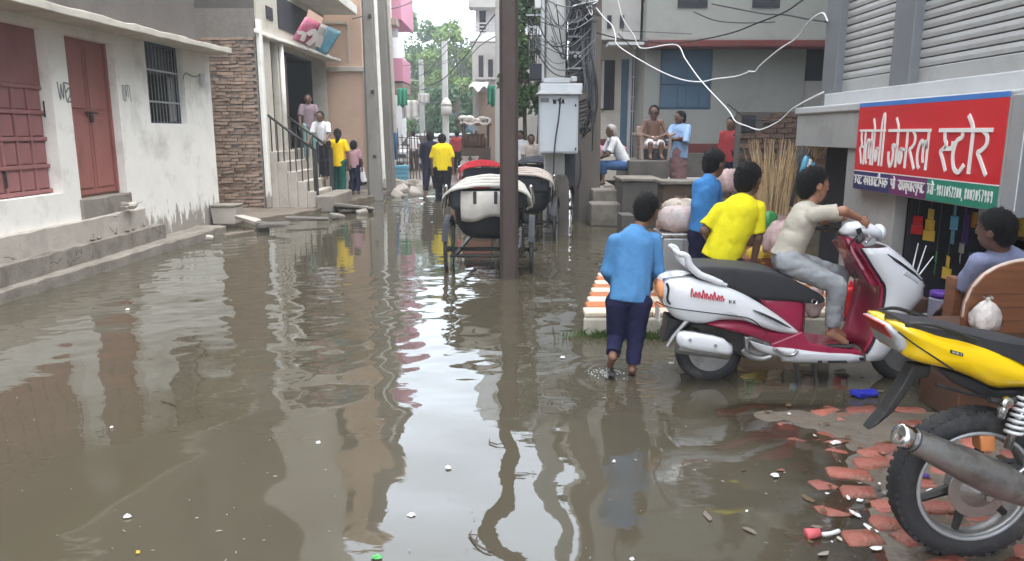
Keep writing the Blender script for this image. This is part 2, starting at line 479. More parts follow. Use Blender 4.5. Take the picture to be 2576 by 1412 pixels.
    def mesh(self, name, m=None, smooth=False):
        me = bpy.data.meshes.new(name)
        me.from_pydata(self.v, [], self.f)
        bm = bmesh.new(); bm.from_mesh(me)
        bmesh.ops.recalc_face_normals(bm, faces=bm.faces)
        bm.to_mesh(me); bm.free()
        if m: me.materials.append(MATS[m] if isinstance(m, str) else m)
        if smooth:
            me.polygons.foreach_set("use_smooth", [True] * len(me.polygons))
        return me
    def build(self, name, m, parent=None, smooth=False, bev=0.0, auto=None):
        me = self.mesh(name, m, smooth or auto is not None)
        o = bpy.data.objects.new(name, me)
        COL.objects.link(o)
        if parent: attach(o, parent)
        if auto is not None:
            me.set_sharp_from_angle(angle=R(auto))
        if bev:
            bv = o.modifiers.new("bevel", 'BEVEL'); bv.width = bev; bv.segments = 2; bv.limit_method = 'ANGLE'; bv.angle_limit = R(40)
        return o
def attach(o, parent):
    o.parent = parent
    o.matrix_parent_inverse = parent_matrix(parent).inverted()
def parent_matrix(p):
    m = p.matrix_basis.copy()
    if p.parent:
        m = parent_matrix(p.parent) @ p.matrix_parent_inverse @ m
    return m
def tag(o, label, cat, group=None, kind=None):
    o['label'] = label; o['category'] = cat
    if group: o['group'] = group
    if kind: o['kind'] = kind
    return o
def struct(o, label=None):
    o['kind'] = 'structure'
    if label: o['label'] = label
    return o
def thing(name, label, cat, loc=(0, 0, 0), group=None):
    o = bpy.data.objects.new(name, None)
    o.empty_display_size = 0.1
    COL.objects.link(o); o.location = loc
    return tag(o, label, cat, group)
def inst(name, me, parent, mtx):
    """a further object that shares mesh data, placed by a world matrix"""
    o = bpy.data.objects.new(name, me)
    COL.objects.link(o)
    o.parent = parent
    o.matrix_basis = parent_matrix(parent).inverted() @ mtx
    return o
def P(name, parent, m, box=None, bev=0.0):
    return MB().box(*box).build(name, m, parent, bev=bev)
def smooth_path(pts, n=8):
    """Catmull-Rom through the points"""
    pts = [Vector(p) for p in pts]
    out = []
    for i in range(len(pts) - 1):
        p0, p1, p2, p3 = pts[max(i - 1, 0)], pts[i], pts[i + 1], pts[min(i + 2, len(pts) - 1)]
        for k in range(n):
            t = k / n
            out.append(0.5 * ((2 * p1) + (p2 - p0) * t + (2 * p0 - 5 * p1 + 4 * p2 - p3) * t * t + (3 * p1 - p0 - 3 * p2 + p3) * t ** 3))
    out.append(pts[-1])
    return out
def ribbon(mb, pts, width, to3d, depth, n=4, taper=False):
    """a brush stroke: flat ribbon along 2D points, given thickness; to3d(x, y, d)"""
    pp = smooth_path([(p[0], p[1], 0) for p in pts], n) if len(pts) > 2 else [Vector((p[0], p[1], 0)) for p in pts]
    L, Rr = [], []
    for i, p in enumerate(pp):
        t = (pp[min(i + 1, len(pp) - 1)] - pp[max(i - 1, 0)]).normalized()
        w = width * (0.5 if not taper else 0.5 * (1 - 0.5 * i / len(pp)))
        nn = Vector((-t.y, t.x, 0)) * w
        L.append(p + nn); Rr.append(p - nn)
    vs = []; fs = []
    for d in (0, depth):
        vs += [to3d(p.x, p.y, d) for p in L] + [to3d(p.x, p.y, d) for p in Rr]
    m = len(pp)
    for i in range(m - 1):
        fs.append((2 * m + i, 2 * m + i + 1, 3 * m + i + 1, 3 * m + i))
        fs.append((i, m + i, m + i + 1, i + 1))
        fs.append((i, i + 1, 2 * m + i + 1, 2 * m + i))
        fs.append((m + i, 3 * m + i, 3 * m + i + 1, m + i + 1))
    fs += [(0, 2 * m, 3 * m, m), (m - 1, 2 * m - 1, 4 * m - 1, 3 * m - 1)]
    mb.add(vs, fs)
# ================================================================ ground and water
def sstep(a, b, x):
    t = np.clip((x - a) / (b - a), 0, 1); return t * t * (3 - 2 * t)
def wob(x, y, s, seed):
    r = np.random.default_rng(seed); o = 0
    for k in range(7):
        a = r.uniform(0, 6.28); f = s * r.uniform(0.5, 1.9)
        o = o + np.sin((x * math.cos(a) + y * math.sin(a)) * f + r.uniform(0, 6.28))
    return o / 4.0
def ground_z(x, y):
    x = np.asarray(x, float); y = np.asarray(y, float)
    z = -0.24 + 0 * x
    far = sstep(20.5, 24.5, y + 0.35 * wob(x, y, 1.1, 5)); z = z * (1 - far) + (0.05 + 0.0016 * np.clip(y - 22, 0, 60)) * far
    # the brick-paved verge on the near right lies just at water level
    e = x - (0.72 + 0.11 * np.clip(y - 1.5, 0, 4)) + 0.12 * wob(x, y, 2.0, 8)
    sh = sstep(-0.9, 0.55, e) * sstep(5.0, 4.1, y)
    z = z * (1 - sh) + (-0.007 + 0.013 * sstep(0.25, 1.1, e) + 0.011 * wob(x, y, 2.6, 9) + 0.006 * wob(x, y, 11, 31) + 0.003 * wob(x, y, 26, 32)) * sh
    rs = sstep(1.0, 3.4, x) * sstep(4.2, 5.2, y) * sstep(13, 11, y); z = z + rs * 0.16
    return z
def axis_pts(segs):
    out = []
    for a, b, s in segs:
        out += list(np.arange(a, b - 1e-6, s))
    out.append(segs[-1][1])
    return np.array(out)
def grid_obj(name, xs, ys, zf, m, uvdepth=False):
    X, Y = np.meshgrid(xs, ys); Z = zf(X, Y)
    v = np.stack([X, Y, Z], -1).reshape(-1, 3)
    nx, ny = len(xs), len(ys)
    i = np.arange(nx * ny).reshape(ny, nx)
    f = np.stack([i[:-1, :-1], i[:-1, 1:], i[1:, 1:], i[1:, :-1]], -1).reshape(-1, 4)
    me = bpy.data.meshes.new(name)
    me.vertices.add(len(v)); me.vertices.foreach_set("co", v.astype(np.float32).ravel())
    me.loops.add(f.size); me.loops.foreach_set("vertex_index", f.astype(np.int32).ravel())
    me.polygons.add(len(f)); me.polygons.foreach_set("loop_start", np.arange(0, f.size, 4, dtype=np.int32))
    me.polygons.foreach_set("use_smooth", np.ones(len(f), bool))
    me.update(calc_edges=True)
    me.materials.append(m)
    o = bpy.data.objects.new(name, me); COL.objects.link(o)
    return o, X, Y
gx = axis_pts([(-400, -40, 60), (-40, -8, 4), (-8, 0.4, 0.2), (0.4, 3.4, 0.05), (3.4, 8, 0.2), (8, 40, 4), (40, 400, 60)])
gy = axis_pts([(-60, -4, 8), (-4, 1.6, 0.2), (1.6, 5.2, 0.05), (5.2, 26, 0.2), (26, 60, 2), (60, 900, 70)])
m_ground = mat('ground_mud', (0.13, 0.107, 0.08), 0.42, 0, 0.3, 2.5, 0.6, 22, dirt=((0.2, 0.17, 0.135), 0.55, 1.3))
gnd, _, _ = grid_obj('ground', gx, gy, ground_z, m_ground)
struct(gnd, 'muddy street ground under the flood water')

def water_z(x, y):
    r = np.random.default_rng(3)
    z = 0 * x
    lay = [  # wavelength range, count, slope, near/far weighting
        (0.9, 2.2, 8, 0.022, 'all'), (0.35, 0.8, 12, 0.028, 'all'), (0.16, 0.32, 14, 0.042, 'mid'), (0.1, 0.17, 10, 0.034, 'mid')]
    patch = np.clip(0.5 + 0.6 * wob(x, y, 0.9, 21), 0.08, 1.2)
    mid = 0.16 + 0.84 * sstep(3.2, 6.5, y)
    for l0, l1, cnt, sl, kind in lay:
        acc = 0 * x
        for k in range(cnt):
            lam = r.uniform(l0, l1); kk = 2 * math.pi / lam
            a = math.pi / 2 + r.normal(0, 0.75)
            acc = acc + (sl / kk) * np.sin(kk * (x * math.cos(a) + y * math.sin(a)) + r.uniform(0, 6.28) + 0.7 * wob(x, y, 1.3, 40 + k))
        w = patch if kind == 'all' else patch * mid
        z = z + acc * w * 1.4 / math.sqrt(cnt)
    # rings round the walking boy's feet, the wading men and the rickshaw wheels
    for cx, cy, am, lam, ext in ((0.82, 4.82, 0.006, 0.13, 0.42), (0.7, 4.95, 0.005, 0.11, 0.36), (-1.7, 18.2, 0.008, 0.4, 2.0), (-2.0, 19.5, 0.008, 0.5, 2.0)):
        d = np.hypot(x - cx, y - cy)
        z = z + am * np.sin(2 * math.pi * d / lam) * np.exp(-(d / ext) ** 2)
    return z
m_water = bpy.data.materials.new('flood_water'); m_water.use_nodes = True
n, l = m_water.node_tree.nodes, m_water.node_tree.links
n.clear()
o_ = n.new("ShaderNodeOutputMaterial")
dif = n.new("ShaderNodeBsdfDiffuse"); gls = n.new("ShaderNodeBsdfGlossy"); tra = n.new("ShaderNodeBsdfTransparent")
gls.inputs["Roughness"].default_value = 0.02
gls.inputs["Color"].default_value = (0.93, 0.97, 1, 1)
tra.inputs["Color"].default_value = (0.62, 0.53, 0.42, 1)
fre = n.new("ShaderNodeFresnel"); fre.inputs["IOR"].default_value = 1.54
att = n.new("ShaderNodeAttribute"); att.attribute_name = "clear"
tc = n.new("ShaderNodeTexCoord")
nz = n.new("ShaderNodeTexNoise"); nz.inputs["Scale"].default_value = 0.8; nz.inputs["Detail"].default_value = 6
cr = n.new("ShaderNodeMix"); cr.data_type = 'RGBA'
cr.inputs["A"].default_value = (0.067, 0.057, 0.038, 1); cr.inputs["B"].default_value = (0.091, 0.078, 0.053, 1)
l.new(tc.outputs["Object"], nz.inputs["Vector"]); l.new(nz.outputs["Fac"], cr.inputs["Factor"])
l.new(cr.outputs["Result"], dif.inputs["Color"])
mp = n.new("ShaderNodeMapping"); mp.inputs["Scale"].default_value = (0.6, 1.5, 1)
l.new(tc.outputs["Object"], mp.inputs["Vector"])
nb = n.new("ShaderNodeTexNoise"); nb.inputs["Scale"].default_value = 7; nb.inputs["Detail"].default_value = 3
l.new(mp.outputs["Vector"], nb.inputs["Vector"])
bp = n.new("ShaderNodeBump"); bp.inputs["Strength"].default_value = 0.05; bp.inputs["Distance"].default_value = 0.02
l.new(nb.outputs["Fac"], bp.inputs["Height"])
l.new(bp.outputs["Normal"], gls.inputs["Normal"]); l.new(bp.outputs["Normal"], fre.inputs["Normal"])
m1 = n.new("ShaderNodeMixShader"); m2 = n.new("ShaderNodeMixShader")
l.new(att.outputs["Fac"], m1.inputs[0]); l.new(dif.outputs[0], m1.inputs[1]); l.new(tra.outputs[0], m1.inputs[2])
l.new(fre.outputs[0], m2.inputs[0]); l.new(m1.outputs[0], m2.inputs[1]); l.new(gls.outputs[0], m2.inputs[2])
l.new(m2.outputs[0], o_.inputs["Surface"])
wx = axis_pts([(-5.9, -4.9, 0.1), (-4.9, 3.2, 0.045), (3.2, 9, 0.2)])
wy = axis_pts([(-3, 1.6, 0.1), (1.6, 9, 0.03), (9, 25.5, 0.05)])
wat, WX, WY = grid_obj('water', wx, wy, water_z, m_water)
dep = -ground_z(WX, WY) + 0.02 * wob(WX, WY, 3.1, 77)
clear = np.clip(np.exp(-np.clip(dep, 0, 1) * 60) * 0.8, 0, 0.7)
ca = wat.data.attributes.new("clear", 'FLOAT', 'POINT')
ca.data.foreach_set("value", clear.astype(np.float32).ravel())
struct(wat, 'brown flood water filling the street and mirroring the sky')

# bricks of the verge that show through or above the water
verge = thing('brick_paving', 'wet red brick paving showing through shallow water beside the yellow motorcycle', 'paving', (1.7, 3.4, 0))
pms = []
for k in range(7):      # worn and broken bricks
    rb = random.Random(90 + k); ring = []
    hw = (0.112, 0.1, 0.075, 0.112, 0.06, 0.105, 0.09)[k]
    for (x, y) in ((-hw, -0.055), (-hw * 0.3, -0.057), (hw * 0.5, -0.054), (hw, -0.05), (hw * 1.01, 0.01), (hw * 0.97, 0.053), (0, 0.056), (-hw * 0.6, 0.054), (-hw * 1.01, 0.04)):
        ring.append((x + rb.uniform(-0.014, 0.014), y + rb.uniform(-0.009, 0.009)))
    b_ = MB(); nn_ = len(ring)
    b_.loft([[(x, y, -0.03) for x, y in ring], [(x, y, 0.012) for x, y in ring], [(x * 0.9, y * 0.86, 0.027 + rb.uniform(-0.006, 0.004)) for x, y in ring]])
    pms.append(b_.mesh('brick', 'brick_paver', smooth=True))
cnt = 0
for row in range(44):
    y = 1.95 + row * 0.062 * 1.9
    if y > 4.75: break
    for c in range(12):
        x = 0.95 + c * 0.238 + (0.119 if row % 2 else 0) + 0.11 * (y - 1.9)
        if x > 3.3: continue
        zz = float(ground_z(x, y))
        if zz < -0.045 or random.random() < 0.22: continue
        z = zz - 0.02 + random.gauss(0, 0.006)
        b = inst('brick', random.choice(pms), verge, Matrix.Translation((x + random.gauss(0, 0.02), y + random.gauss(0, 0.016), z)) @
                 Matrix.Rotation(random.gauss(0.0, 0.22), 4, 'Z') @ Matrix.Rotation(random.gauss(0, 0.035), 4, 'X') @ Matrix.Rotation(random.gauss(0, 0.035), 4, 'Y'))
        cnt += 1

# raised muddy footways along the left house fronts
def rough_strip(name, outline, z0, z1, m, label, amp=0.02, seed=1):
    """kerb-like block with a wavering top edge; outline: list of (x, y)"""
    rr = random.Random(seed)
    pts = []
    for i in range(len(outline)):
        a, b = Vector((*outline[i], 0)), Vector((*outline[(i + 1) % len(outline)], 0))
        k = max(1, int((b - a).length / 0.16))
        for j in range(k):
            p = a.lerp(b, j / k)
            pts.append((p.x + rr.uniform(-amp, amp), p.y + rr.uniform(-amp, amp)))
    mb = MB(); nn = len(pts)
    top = [(x, y, z1 + rr.uniform(-amp, amp) * 0.6) for x, y in pts]
    bot = [(x, y, z0) for x, y in pts]
    mb.v = bot + top
    mb.f = [(i, (i + 1) % nn, nn + (i + 1) % nn, nn + i) for i in range(nn)] + [tuple(range(nn, 2 * nn)), tuple(range(nn - 1, -1, -1))]
    o = mb.build(name, m, bev=0.012)
    return struct(o, label)
rough_strip('kerb', [(-4.86, 4.5), (-4.84, 7), (-4.72, 10), (-4.64, 12.2), (-5.14, 12.35), (-5.14, 4.5)], -0.3, 0.12, 'concrete', 'low wet concrete kerb below the white house steps', 0.014, 3)
rough_strip('footway', [(-4.62, 13.4), (-4.2, 14.0), (-3.95, 15.0), (-3.55, 17.2), (-3.3, 18.4), (-3.25, 21), (-3.2, 24), (-4.9, 24), (-4.9, 15.3), (-6.6, 15.25), (-6.6, 13.3)],
            -0.3, 0.1, 'mud', 'muddy raised footway in front of the stairs', 0.03, 5)

# ================================================================ white house on the left
XA, RX = -5.15, -5.28
def yA(px, py, X=XA): return atx(px, py, X).y
hA = thing('white_house', 'white plastered house with red doors and a concrete sunshade beside the flooded street', 'house', (-5.5, 9.5, 0))
Ys0 = 4.6; Ysr = yA(139, 300); Yd0 = yA(183, 300); Yd1 = yA(303, 300); Yw0 = yA(372, 220); Yw1 = yA(465, 220); Yend = yA(545, 420)
zw0, zw1 = atx(420, 311, XA).z, atx(420, 112, XA).z
zsill = 0.84; zshut = 0.92; ztop = 2.72
mb = MB()
T = 0.42
mb.box((-11, -9, -0.3), (XA, Ys0 - 0.001, 3.0))  # unseen run behind the camera, extended to close off sky light
mb.box((-11, Ys0, -0.3), (XA - T, Yend, 3.0))                       # body behind the front wall
mb.box((XA - T, Ys0, -0.3), (XA, Ysr, zshut))                        # below the shuttered door
mb.box((XA - T, Ysr, -0.3), (XA, Yd0, ztop + 0.3))                   # pier
mb.box((XA - T, Yd0, -0.3), (XA, Yd1, zsill - 0.16))                 # below door
mb.box((XA - T, Yd1, -0.3), (XA, Yw0, ztop + 0.3))
mb.box((XA - T, Yw0, -0.3), (XA, Yw1, zw0)); mb.box((XA - T, Yw0, zw1), (XA, Yw1, ztop + 0.3))
mb.box((XA - T, Yw1, -0.3), (XA, Yend, ztop + 0.3))
mb.box((XA - T, Ys0, ztop), (XA, Ysr, ztop + 0.3)); mb.box((XA - T, Yd0, ztop), (XA, Yd1, ztop + 0.3))
mb.build('wall', 'plaster_white', hA)
# upper storeys
up = MB()
up.box((-11, -9, 3.0), (XA + 0.02, Yend - 0.5, 10.5))  # carried on out of view to keep the street light narrow
up.build('upper_wall', 'upper_dark', hA)
for yy in (6.2, 8.8, 11.2):
    for zz in (4.2, 7.4):
        MB().box((XA + 0.0, yy - 0.5, zz), (XA + 0.05, yy + 0.5, zz + 1.3)).build('upper_window', 'inner_shade', hA)
# sunshade slab with a worn, wavering edge
def shade(parent, pts_wall, pts_edge, z, th, m, name='sunshade', seed=0, sag=0.0, drop=0.0):
    rr = random.Random(seed); mb = MB(); secs = []
    N = 36
    for i in range(N + 1):
        t = i / N
        w = Vector((*pts_wall[0], 0)).lerp(Vector((*pts_wall[1], 0)), t); e = Vector((*pts_edge[0], 0)).lerp(Vector((*pts_edge[1], 0)), t)
        j = rr.uniform(-0.012, 0.012); zz = z[0] + (z[1] - z[0]) * t - sag * 4 * t * (1 - t)
        secs.append([(w.x, w.y, zz), (e.x + j, e.y, zz - drop + rr.uniform(-0.006, 0.006)), (e.x + j * 0.8, e.y, zz - drop + th + rr.uniform(-0.012, 0.014)), (w.x, w.y, zz + th)])
    mb.loft(secs)
    return mb.build(name, m, parent, bev=0.01)
shade(hA, [(XA + 0.003, Ys0), (XA + 0.003, Yend + 0.15)], [(-4.7, Ys0), (-4.7, Yend - 0.1)], (2.78, 2.9), 0.085, 'plaster_cream', seed=2, sag=0.015)
# red doors
sh = thing('shuttered_door', 'wide mauve panelled door of the white house, nearest the camera', 'door', (RX, 6.6, zshut))
P('backing', sh, 'door_mauve', ((RX - 0.06, Ys0, zshut), (RX - 0.02, Ysr, ztop)))
pw = 0.255
zr = [zshut + 0.06, zshut + 0.34, zshut + 0.64, zshut + 0.93, zshut + 1.2]
pan = MB().box((0, 0, 0), (0.018, pw - 0.055, 0.235)).mesh('panel', 'door_mauve')
y = Ysr - pw + 0.02; c = 0
while y > Ys0:
    for k, z in enumerate(zr[:4]):
        o = inst('panel', pan, sh, Matrix.Translation((RX - 0.021, y, z)))
        bv = o.modifiers.new("bevel", 'BEVEL'); bv.width = 0.012; bv.segments = 2
    MB().box((RX - 0.02, y - 0.043, zshut), (RX + 0.012, y - 0.012, zr[4])).build('stile', 'door_mauve', sh, bev=0.005)
    y -= pw; c += 1
for z in zr:
    MB().box((RX - 0.02, Ys0, z - 0.05), (RX + 0.015, Ysr, z - 0.008)).build('rail', 'door_mauve', sh, bev=0.005)
MB().box((RX - 0.02, Ys0, zr[4] + 0.0), (RX + 0.004, Ysr, ztop)).build('top_sheet', 'door_mauve', sh)
for yy, zz in ((yA(108, 275, RX), atx(108, 275, RX).z), (yA(20, 530, RX), 1.12)):
    MB().box((RX + 0.01, yy - 0.012, zz - 0.09), (RX + 0.03, yy + 0.012, zz + 0.09)).build('bolt', 'iron', sh, bev=0.004)
dr = thing('double_door', 'closed dark red double door with iron latch between two white piers', 'door', (RX, (Yd0 + Yd1) / 2, zsill))
ym = (Yd0 + Yd1) / 2 + 0.02
for y0, y1 in ((Yd0, ym - 0.006), (ym + 0.006, Yd1 - 0.05)):
    lf = MB().box((RX - 0.05, y0, zsill - 0.0), (RX, y1, ztop)).build('leaf', 'door_red', dr, bev=0.006)
    MB().box((RX - 0.002, y0 + 0.05, zsill + 0.08), (RX + 0.012, y1 - 0.04, zsill + 0.95)).build('panel', 'door_red', lf, bev=0.01)
    MB().box((RX - 0.002, y0 + 0.05, zsill + 1.05), (RX + 0.012, y1 - 0.04, ztop - 0.08)).build('panel', 'door_red', lf, bev=0.01)
MB().box((RX - 0.05, Yd1 - 0.05, zsill), (RX + 0.03, Yd1 - 0.002, ztop)).build('door_frame', 'door_red', dr)
MB().box((RX - 0.05, Yd0, zsill - 0.03), (RX + 0.02, Yd1, zsill)).build('threshold', 'wood_dark', dr)
zl = atx(250, 285, RX).z
MB().tube([(RX + 0.03, ym - 0.1, zl), (RX + 0.03, ym + 0.17, zl)], 0.013).build('latch', 'iron', dr, smooth=True)
MB().box((RX + 0.012, ym + 0.01, zl - 0.12), (RX + 0.04, ym + 0.07, zl - 0.03)).build('padlock', 'iron', dr, bev=0.012)
# steps
rough_strip
def step(name, X0, X1, y0, y1, z0, z1, m, lab, seed):
    o = rough_strip(name, [(X1, y0), (X1, y1), (X0, y1), (X0, y0)], z0, z1, m, lab, 0.013, seed)
    return o
ye2, ye3 = atx(412, 580, -5.0).y, atx(366, 540, -5.08).y
stp = thing('concrete_steps', 'cracked concrete steps climbing to the red doors of the white house', 'steps', (-5.0, 8, 0))
for (nm, X1, y1, z0, z1, mm, sd) in (('step', -4.98, ye2, 0.09, 0.32, 'concrete', 4), ('step', -5.06, ye3, 0.3, 0.58, 'concrete_light', 6)):
    o = step(nm, XA - 0.04, X1, Ys0, y1, z0, z1, mm, None, sd)
    del o['kind']; attach(o, stp)
o = step('door_step', RX, -5.11, Yd0 - 0.05, Yd1 + 0.06, 0.56, zsill - 0.03, 'concrete', None, 8); del o['kind']; attach(o, stp)
rc = random.Random(17)
for k in range(16):      # cracks in the step faces
    X_, z0_, z1_, ym_ = ((-4.965, 0.13, 0.3, ye2), (-5.045, 0.34, 0.56, ye3))[k % 2]
    y_ = rc.uniform(6.2, ym_ - 0.2); z_ = rc.uniform(z0_, z1_); pts_ = [(y_, z_)]
    for q_ in range(rc.randint(3, 6)):
        y_ += rc.uniform(-0.06, 0.1); z_ = min(z1_, max(z0_, z_ + rc.uniform(-0.07, 0.07))); pts_.append((y_, z_))
    cm_ = MB(); ribbon(cm_, pts_, rc.uniform(0.003, 0.006), lambda a_, b_, d_, X_=X_: Vector((X_ + 0.004 + d_, a_, b_)), 0.002, 1)
    cm_.build('crack', 'crack_and_shade', stp)
for k in range(9):      # loose mortar lumps on the treads
    yy = random.uniform(8.5, 10.4)
    MB().ball((random.uniform(-5.1, -5.02), yy, 0.34), (0.03, 0.04, 0.018), 7, 5).build('mortar_lump', 'concrete', stp)
# barred window
wd = thing('barred_window', 'dark window with white iron bars in the white house wall', 'window', (XA - 0.1, (Yw0 + Yw1) / 2, zw0))
mat('window_navy', (0.03, 0.038, 0.07), 0.7, 0, 0.2, 5, 0.1)
P('back', wd, 'crack_and_shade', ((XA - 0.3, Yw0, zw0), (XA - 0.28, Yw1, zw1)))  # near-black sheet puts the room's shade behind the bars
P('frame', wd, 'window_navy', ((XA - 0.14, Yw0, zw0), (XA - 0.1, Yw0 + 0.05, zw1)))
P('frame', wd, 'window_navy', ((XA - 0.14, Yw1 - 0.05, zw0), (XA - 0.1, Yw1, zw1)))
P('frame', wd, 'window_navy', ((XA - 0.14, Yw0 + 0.05, zw1 - 0.05), (XA - 0.1, Yw1 - 0.05, zw1)))
P('frame', wd, 'window_navy', ((XA - 0.14, Yw0 + 0.05, zw0), (XA - 0.1, Yw1 - 0.05, zw0 + 0.04)))
P('upper_leaf', wd, 'window_navy', ((XA - 0.2, Yw0 + 0.05, zw0 + 0.72), (XA - 0.16, Yw1 - 0.05, zw1 - 0.05)))
nb_ = 11
for k in range(nb_):
    yy = Yw0 + 0.09 + (Yw1 - Yw0 - 0.18) * k / (nb_ - 1)
    MB().tube([(XA - 0.09, yy, zw0 + 0.01), (XA - 0.09, yy, zw1 - 0.05)], 0.007, 6).build('bar', 'steel_dull', wd)
for zz in (0.3, 0.75):
    MB().box((XA - 0.1, Yw0 + 0.05, zw0 + zz), (XA - 0.08, Yw1 - 0.05, zw0 + zz + 0.025)).build('bar', 'iron_pale', wd)
# painted house marks beside the door
mk = thing('wall_marking', 'faded grey painted house number either side of the red double door', 'marking', (XA, Yd0, 1.9))
def wall3(y0, z0, s):
    return lambda x, y, d: Vector((XA + 0.0025 + d, y0 + x * s, z0 + y * s))
ma = MB(); f3 = wall3(yA(146, 235), atx(146, 256, XA).z, 0.22)
for st in ([(0, 1), (.15, .1), (.3, .9)], [(.3, .9), (.42, .15), (.55, 1)], [(.6, 1), (1.1, .95)], [(.65, .9), (.7, .1), (1.05, .05)], [(.7, .5), (1.0, .75), (1.05, .4), (.75, .05)]):
    ribbon(ma, st, 0.09, f3, 0.001)
ma.build('mark', 'ink_grey', mk)
ma = MB(); f3 = wall3(yA(308, 235), atx(308, 254, XA).z, 0.2)
for st in ([(0, .1), (.02, 1)], [(0, .1), (.35, .05), (.38, .9), (.05, 1)], [(.2, .9), (.18, .1)], [(.5, 1.05), (.5, .3)], [(.5, 1), (.7, 1), (.72, .25)], [(.72, 1), (.95, .95), (1, .2), (1.08, 0)]):
    ribbon(ma, st, 0.07, f3, 0.001)
ma.build('mark', 'ink_grey', mk)
# electricity meter and its cable
em = thing('switch_box', 'small grey switch box hung on a wire right of the barred window', 'switch box', (XA, yA(505, 205), atx(505, 205, XA).z))
yy, zz = yA(505, 205), atx(505, 200, XA).z
MB().box((XA, yy - 0.07, zz - 0.09), (XA + 0.05, yy + 0.07, zz + 0.09)).build('case', 'plastic_grey', em, bev=0.01)
MB().tube(smooth_path([(XA + 0.01, yA(459, 200), atx(459, 200, XA).z), (XA + 0.012, yA(465, 184), atx(465, 184, XA).z), (XA + 0.015, yA(485, 193), atx(485, 193, XA).z), (XA + 0.02, yy, zz + 0.08)]), 0.006, 5).build('cable', 'cable_black', em)
pf = MB(); pf.ball((-5.0, yA(320, 495, -5.05), 0.66), (0.06, 0.1, 0.05), 9, 6)
for k in range(14):
    a = random.uniform(0, 6.28)
    pf.tube([(-5.0, yA(320, 495, -5.05), 0.66), (-5.0 + 0.12 * math.cos(a), yA(320, 495, -5.05) + 0.18 * math.sin(a), 0.62 + random.uniform(0, 0.1))], 0.006, 4)
tag(pf.build('rag_heap', 'concrete_light'), 'small heap of rags and twigs on the steps by the red double door', 'rags')

# ================================================================ brick-sided house with the stairs
XB = -4.95; YB0 = 15.3; YB1 = 20.8
hB = thing('stair_house', 'cream house with brick side wall, dark doorway and a white sunshade', 'house', (-6, 18, 0))
mb = MB()
yb = lambda px, py=300: atx(px, py, XB).y
yw0, yw1, yd0, yd1 = yb(690), yb(706), yb(722), YB1 - 0.16
mb.box((-11, YB0, -0.3), (XB - 2.6, YB1, 14.5)); mb.box((XB - 2.6, YB0, -0.3), (XB - 0.35, yw0 - 0.1, 14.5)); mb.box((XB - 2.6, yd1 + 0.1, -0.3), (XB - 0.35, YB1, 14.5))
mb.box((XB - 2.6, yw0 - 0.1, -0.3), (XB - 0.35, yd1 + 0.1, 1.2)); mb.box((XB - 2.6, yw0 - 0.1, 3.47), (XB - 0.35, yd1 + 0.1, 14.5))
mb.box((XB - 0.35, YB0, -0.3), (XB, yw0, 3.45))
mb.box((XB - 0.35, yw0, -0.3), (XB, YB1, 1.22))
mb.box((XB - 0.35, yw1, 1.22), (XB, yd0, 3.45))
mb.box((XB - 0.35, yd1, 1.22), (XB, YB1, 3.45))
mb.box((XB - 0.35, YB0, 3.45), (XB, YB1, 14.5))
mb.build('wall', 'plaster_cream', hB)
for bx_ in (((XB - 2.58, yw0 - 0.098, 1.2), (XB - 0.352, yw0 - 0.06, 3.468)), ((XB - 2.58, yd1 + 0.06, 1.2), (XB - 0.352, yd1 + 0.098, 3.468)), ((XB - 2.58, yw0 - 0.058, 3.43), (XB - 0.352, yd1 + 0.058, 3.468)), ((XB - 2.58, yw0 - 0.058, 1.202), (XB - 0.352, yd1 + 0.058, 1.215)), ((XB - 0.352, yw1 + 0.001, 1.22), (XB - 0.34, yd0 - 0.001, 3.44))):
    P('room_shade_panel', hB, 'crack_and_shade', bx_)  # near-black panels added so the room reads as unlit
P('doorway', hB, 'crack_and_shade', ((XB - 2.59, yd0 - 0.4, 1.21), (XB - 2.5, yd1, 3.46)))  # back panel, its colour standing in for the room's shade
P('side_window', hB, 'inner_shade', ((XB - 2.2, yw0, 1.21), (XB - 0.36, yw1 + 0.1, 3.46)))  # solid dark block in place of the shade behind the grille
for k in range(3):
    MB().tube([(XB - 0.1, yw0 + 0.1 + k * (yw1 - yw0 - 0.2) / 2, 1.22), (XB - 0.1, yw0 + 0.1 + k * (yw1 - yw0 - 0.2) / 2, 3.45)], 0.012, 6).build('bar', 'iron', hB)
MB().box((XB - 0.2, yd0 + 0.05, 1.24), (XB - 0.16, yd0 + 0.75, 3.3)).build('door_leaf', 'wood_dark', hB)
# upper opening behind the banner and small vent (dark panels for their shade), balcony
ub0, ub1 = yb(765, 60), yb(860, 60)
P('upper_opening', hB, 'inner_shade', ((XB + 0.002, yb(700, 80), 3.78), (XB + 0.02, yb(790, 80), 4.45)))
P('vent', hB, 'inner_shade', ((XB + 0.002, yb(668, 30), atx(668, 45, XB).z), (XB + 0.02, yb(684, 30), atx(668, 14, XB).z)))
shade(hB, [(XB + 0.003, YB0 - 0.1), (XB + 0.003, YB1)], [(-4.9, YB0 - 0.35), (-4.55, YB1 + 0.05)], (3.47, 3.45), 0.07, 'plaster_white', seed=5)
MB().box((XB, yb(728, 20), 4.62), (-4.05, YB1 - 0.1, 4.85)).build('balcony', 'plaster_white', hB, bev=0.015)
bl = MB()
for zz in (5.0, 5.2, 5.4):
    bl.tube([(-4.1, yb(728, 20) + 0.1, zz), (-4.1, YB1 - 0.2, zz)], 0.02, 6)
bl.build('balcony_railing', 'iron_pale', hB)
MB().box((XB - 0.02, YB0 - 0.06, 0.1), (XB + 0.07, YB0 + 0.1, 3.75)).build('corner_plaster', 'plaster_white', hB, bev=0.02)
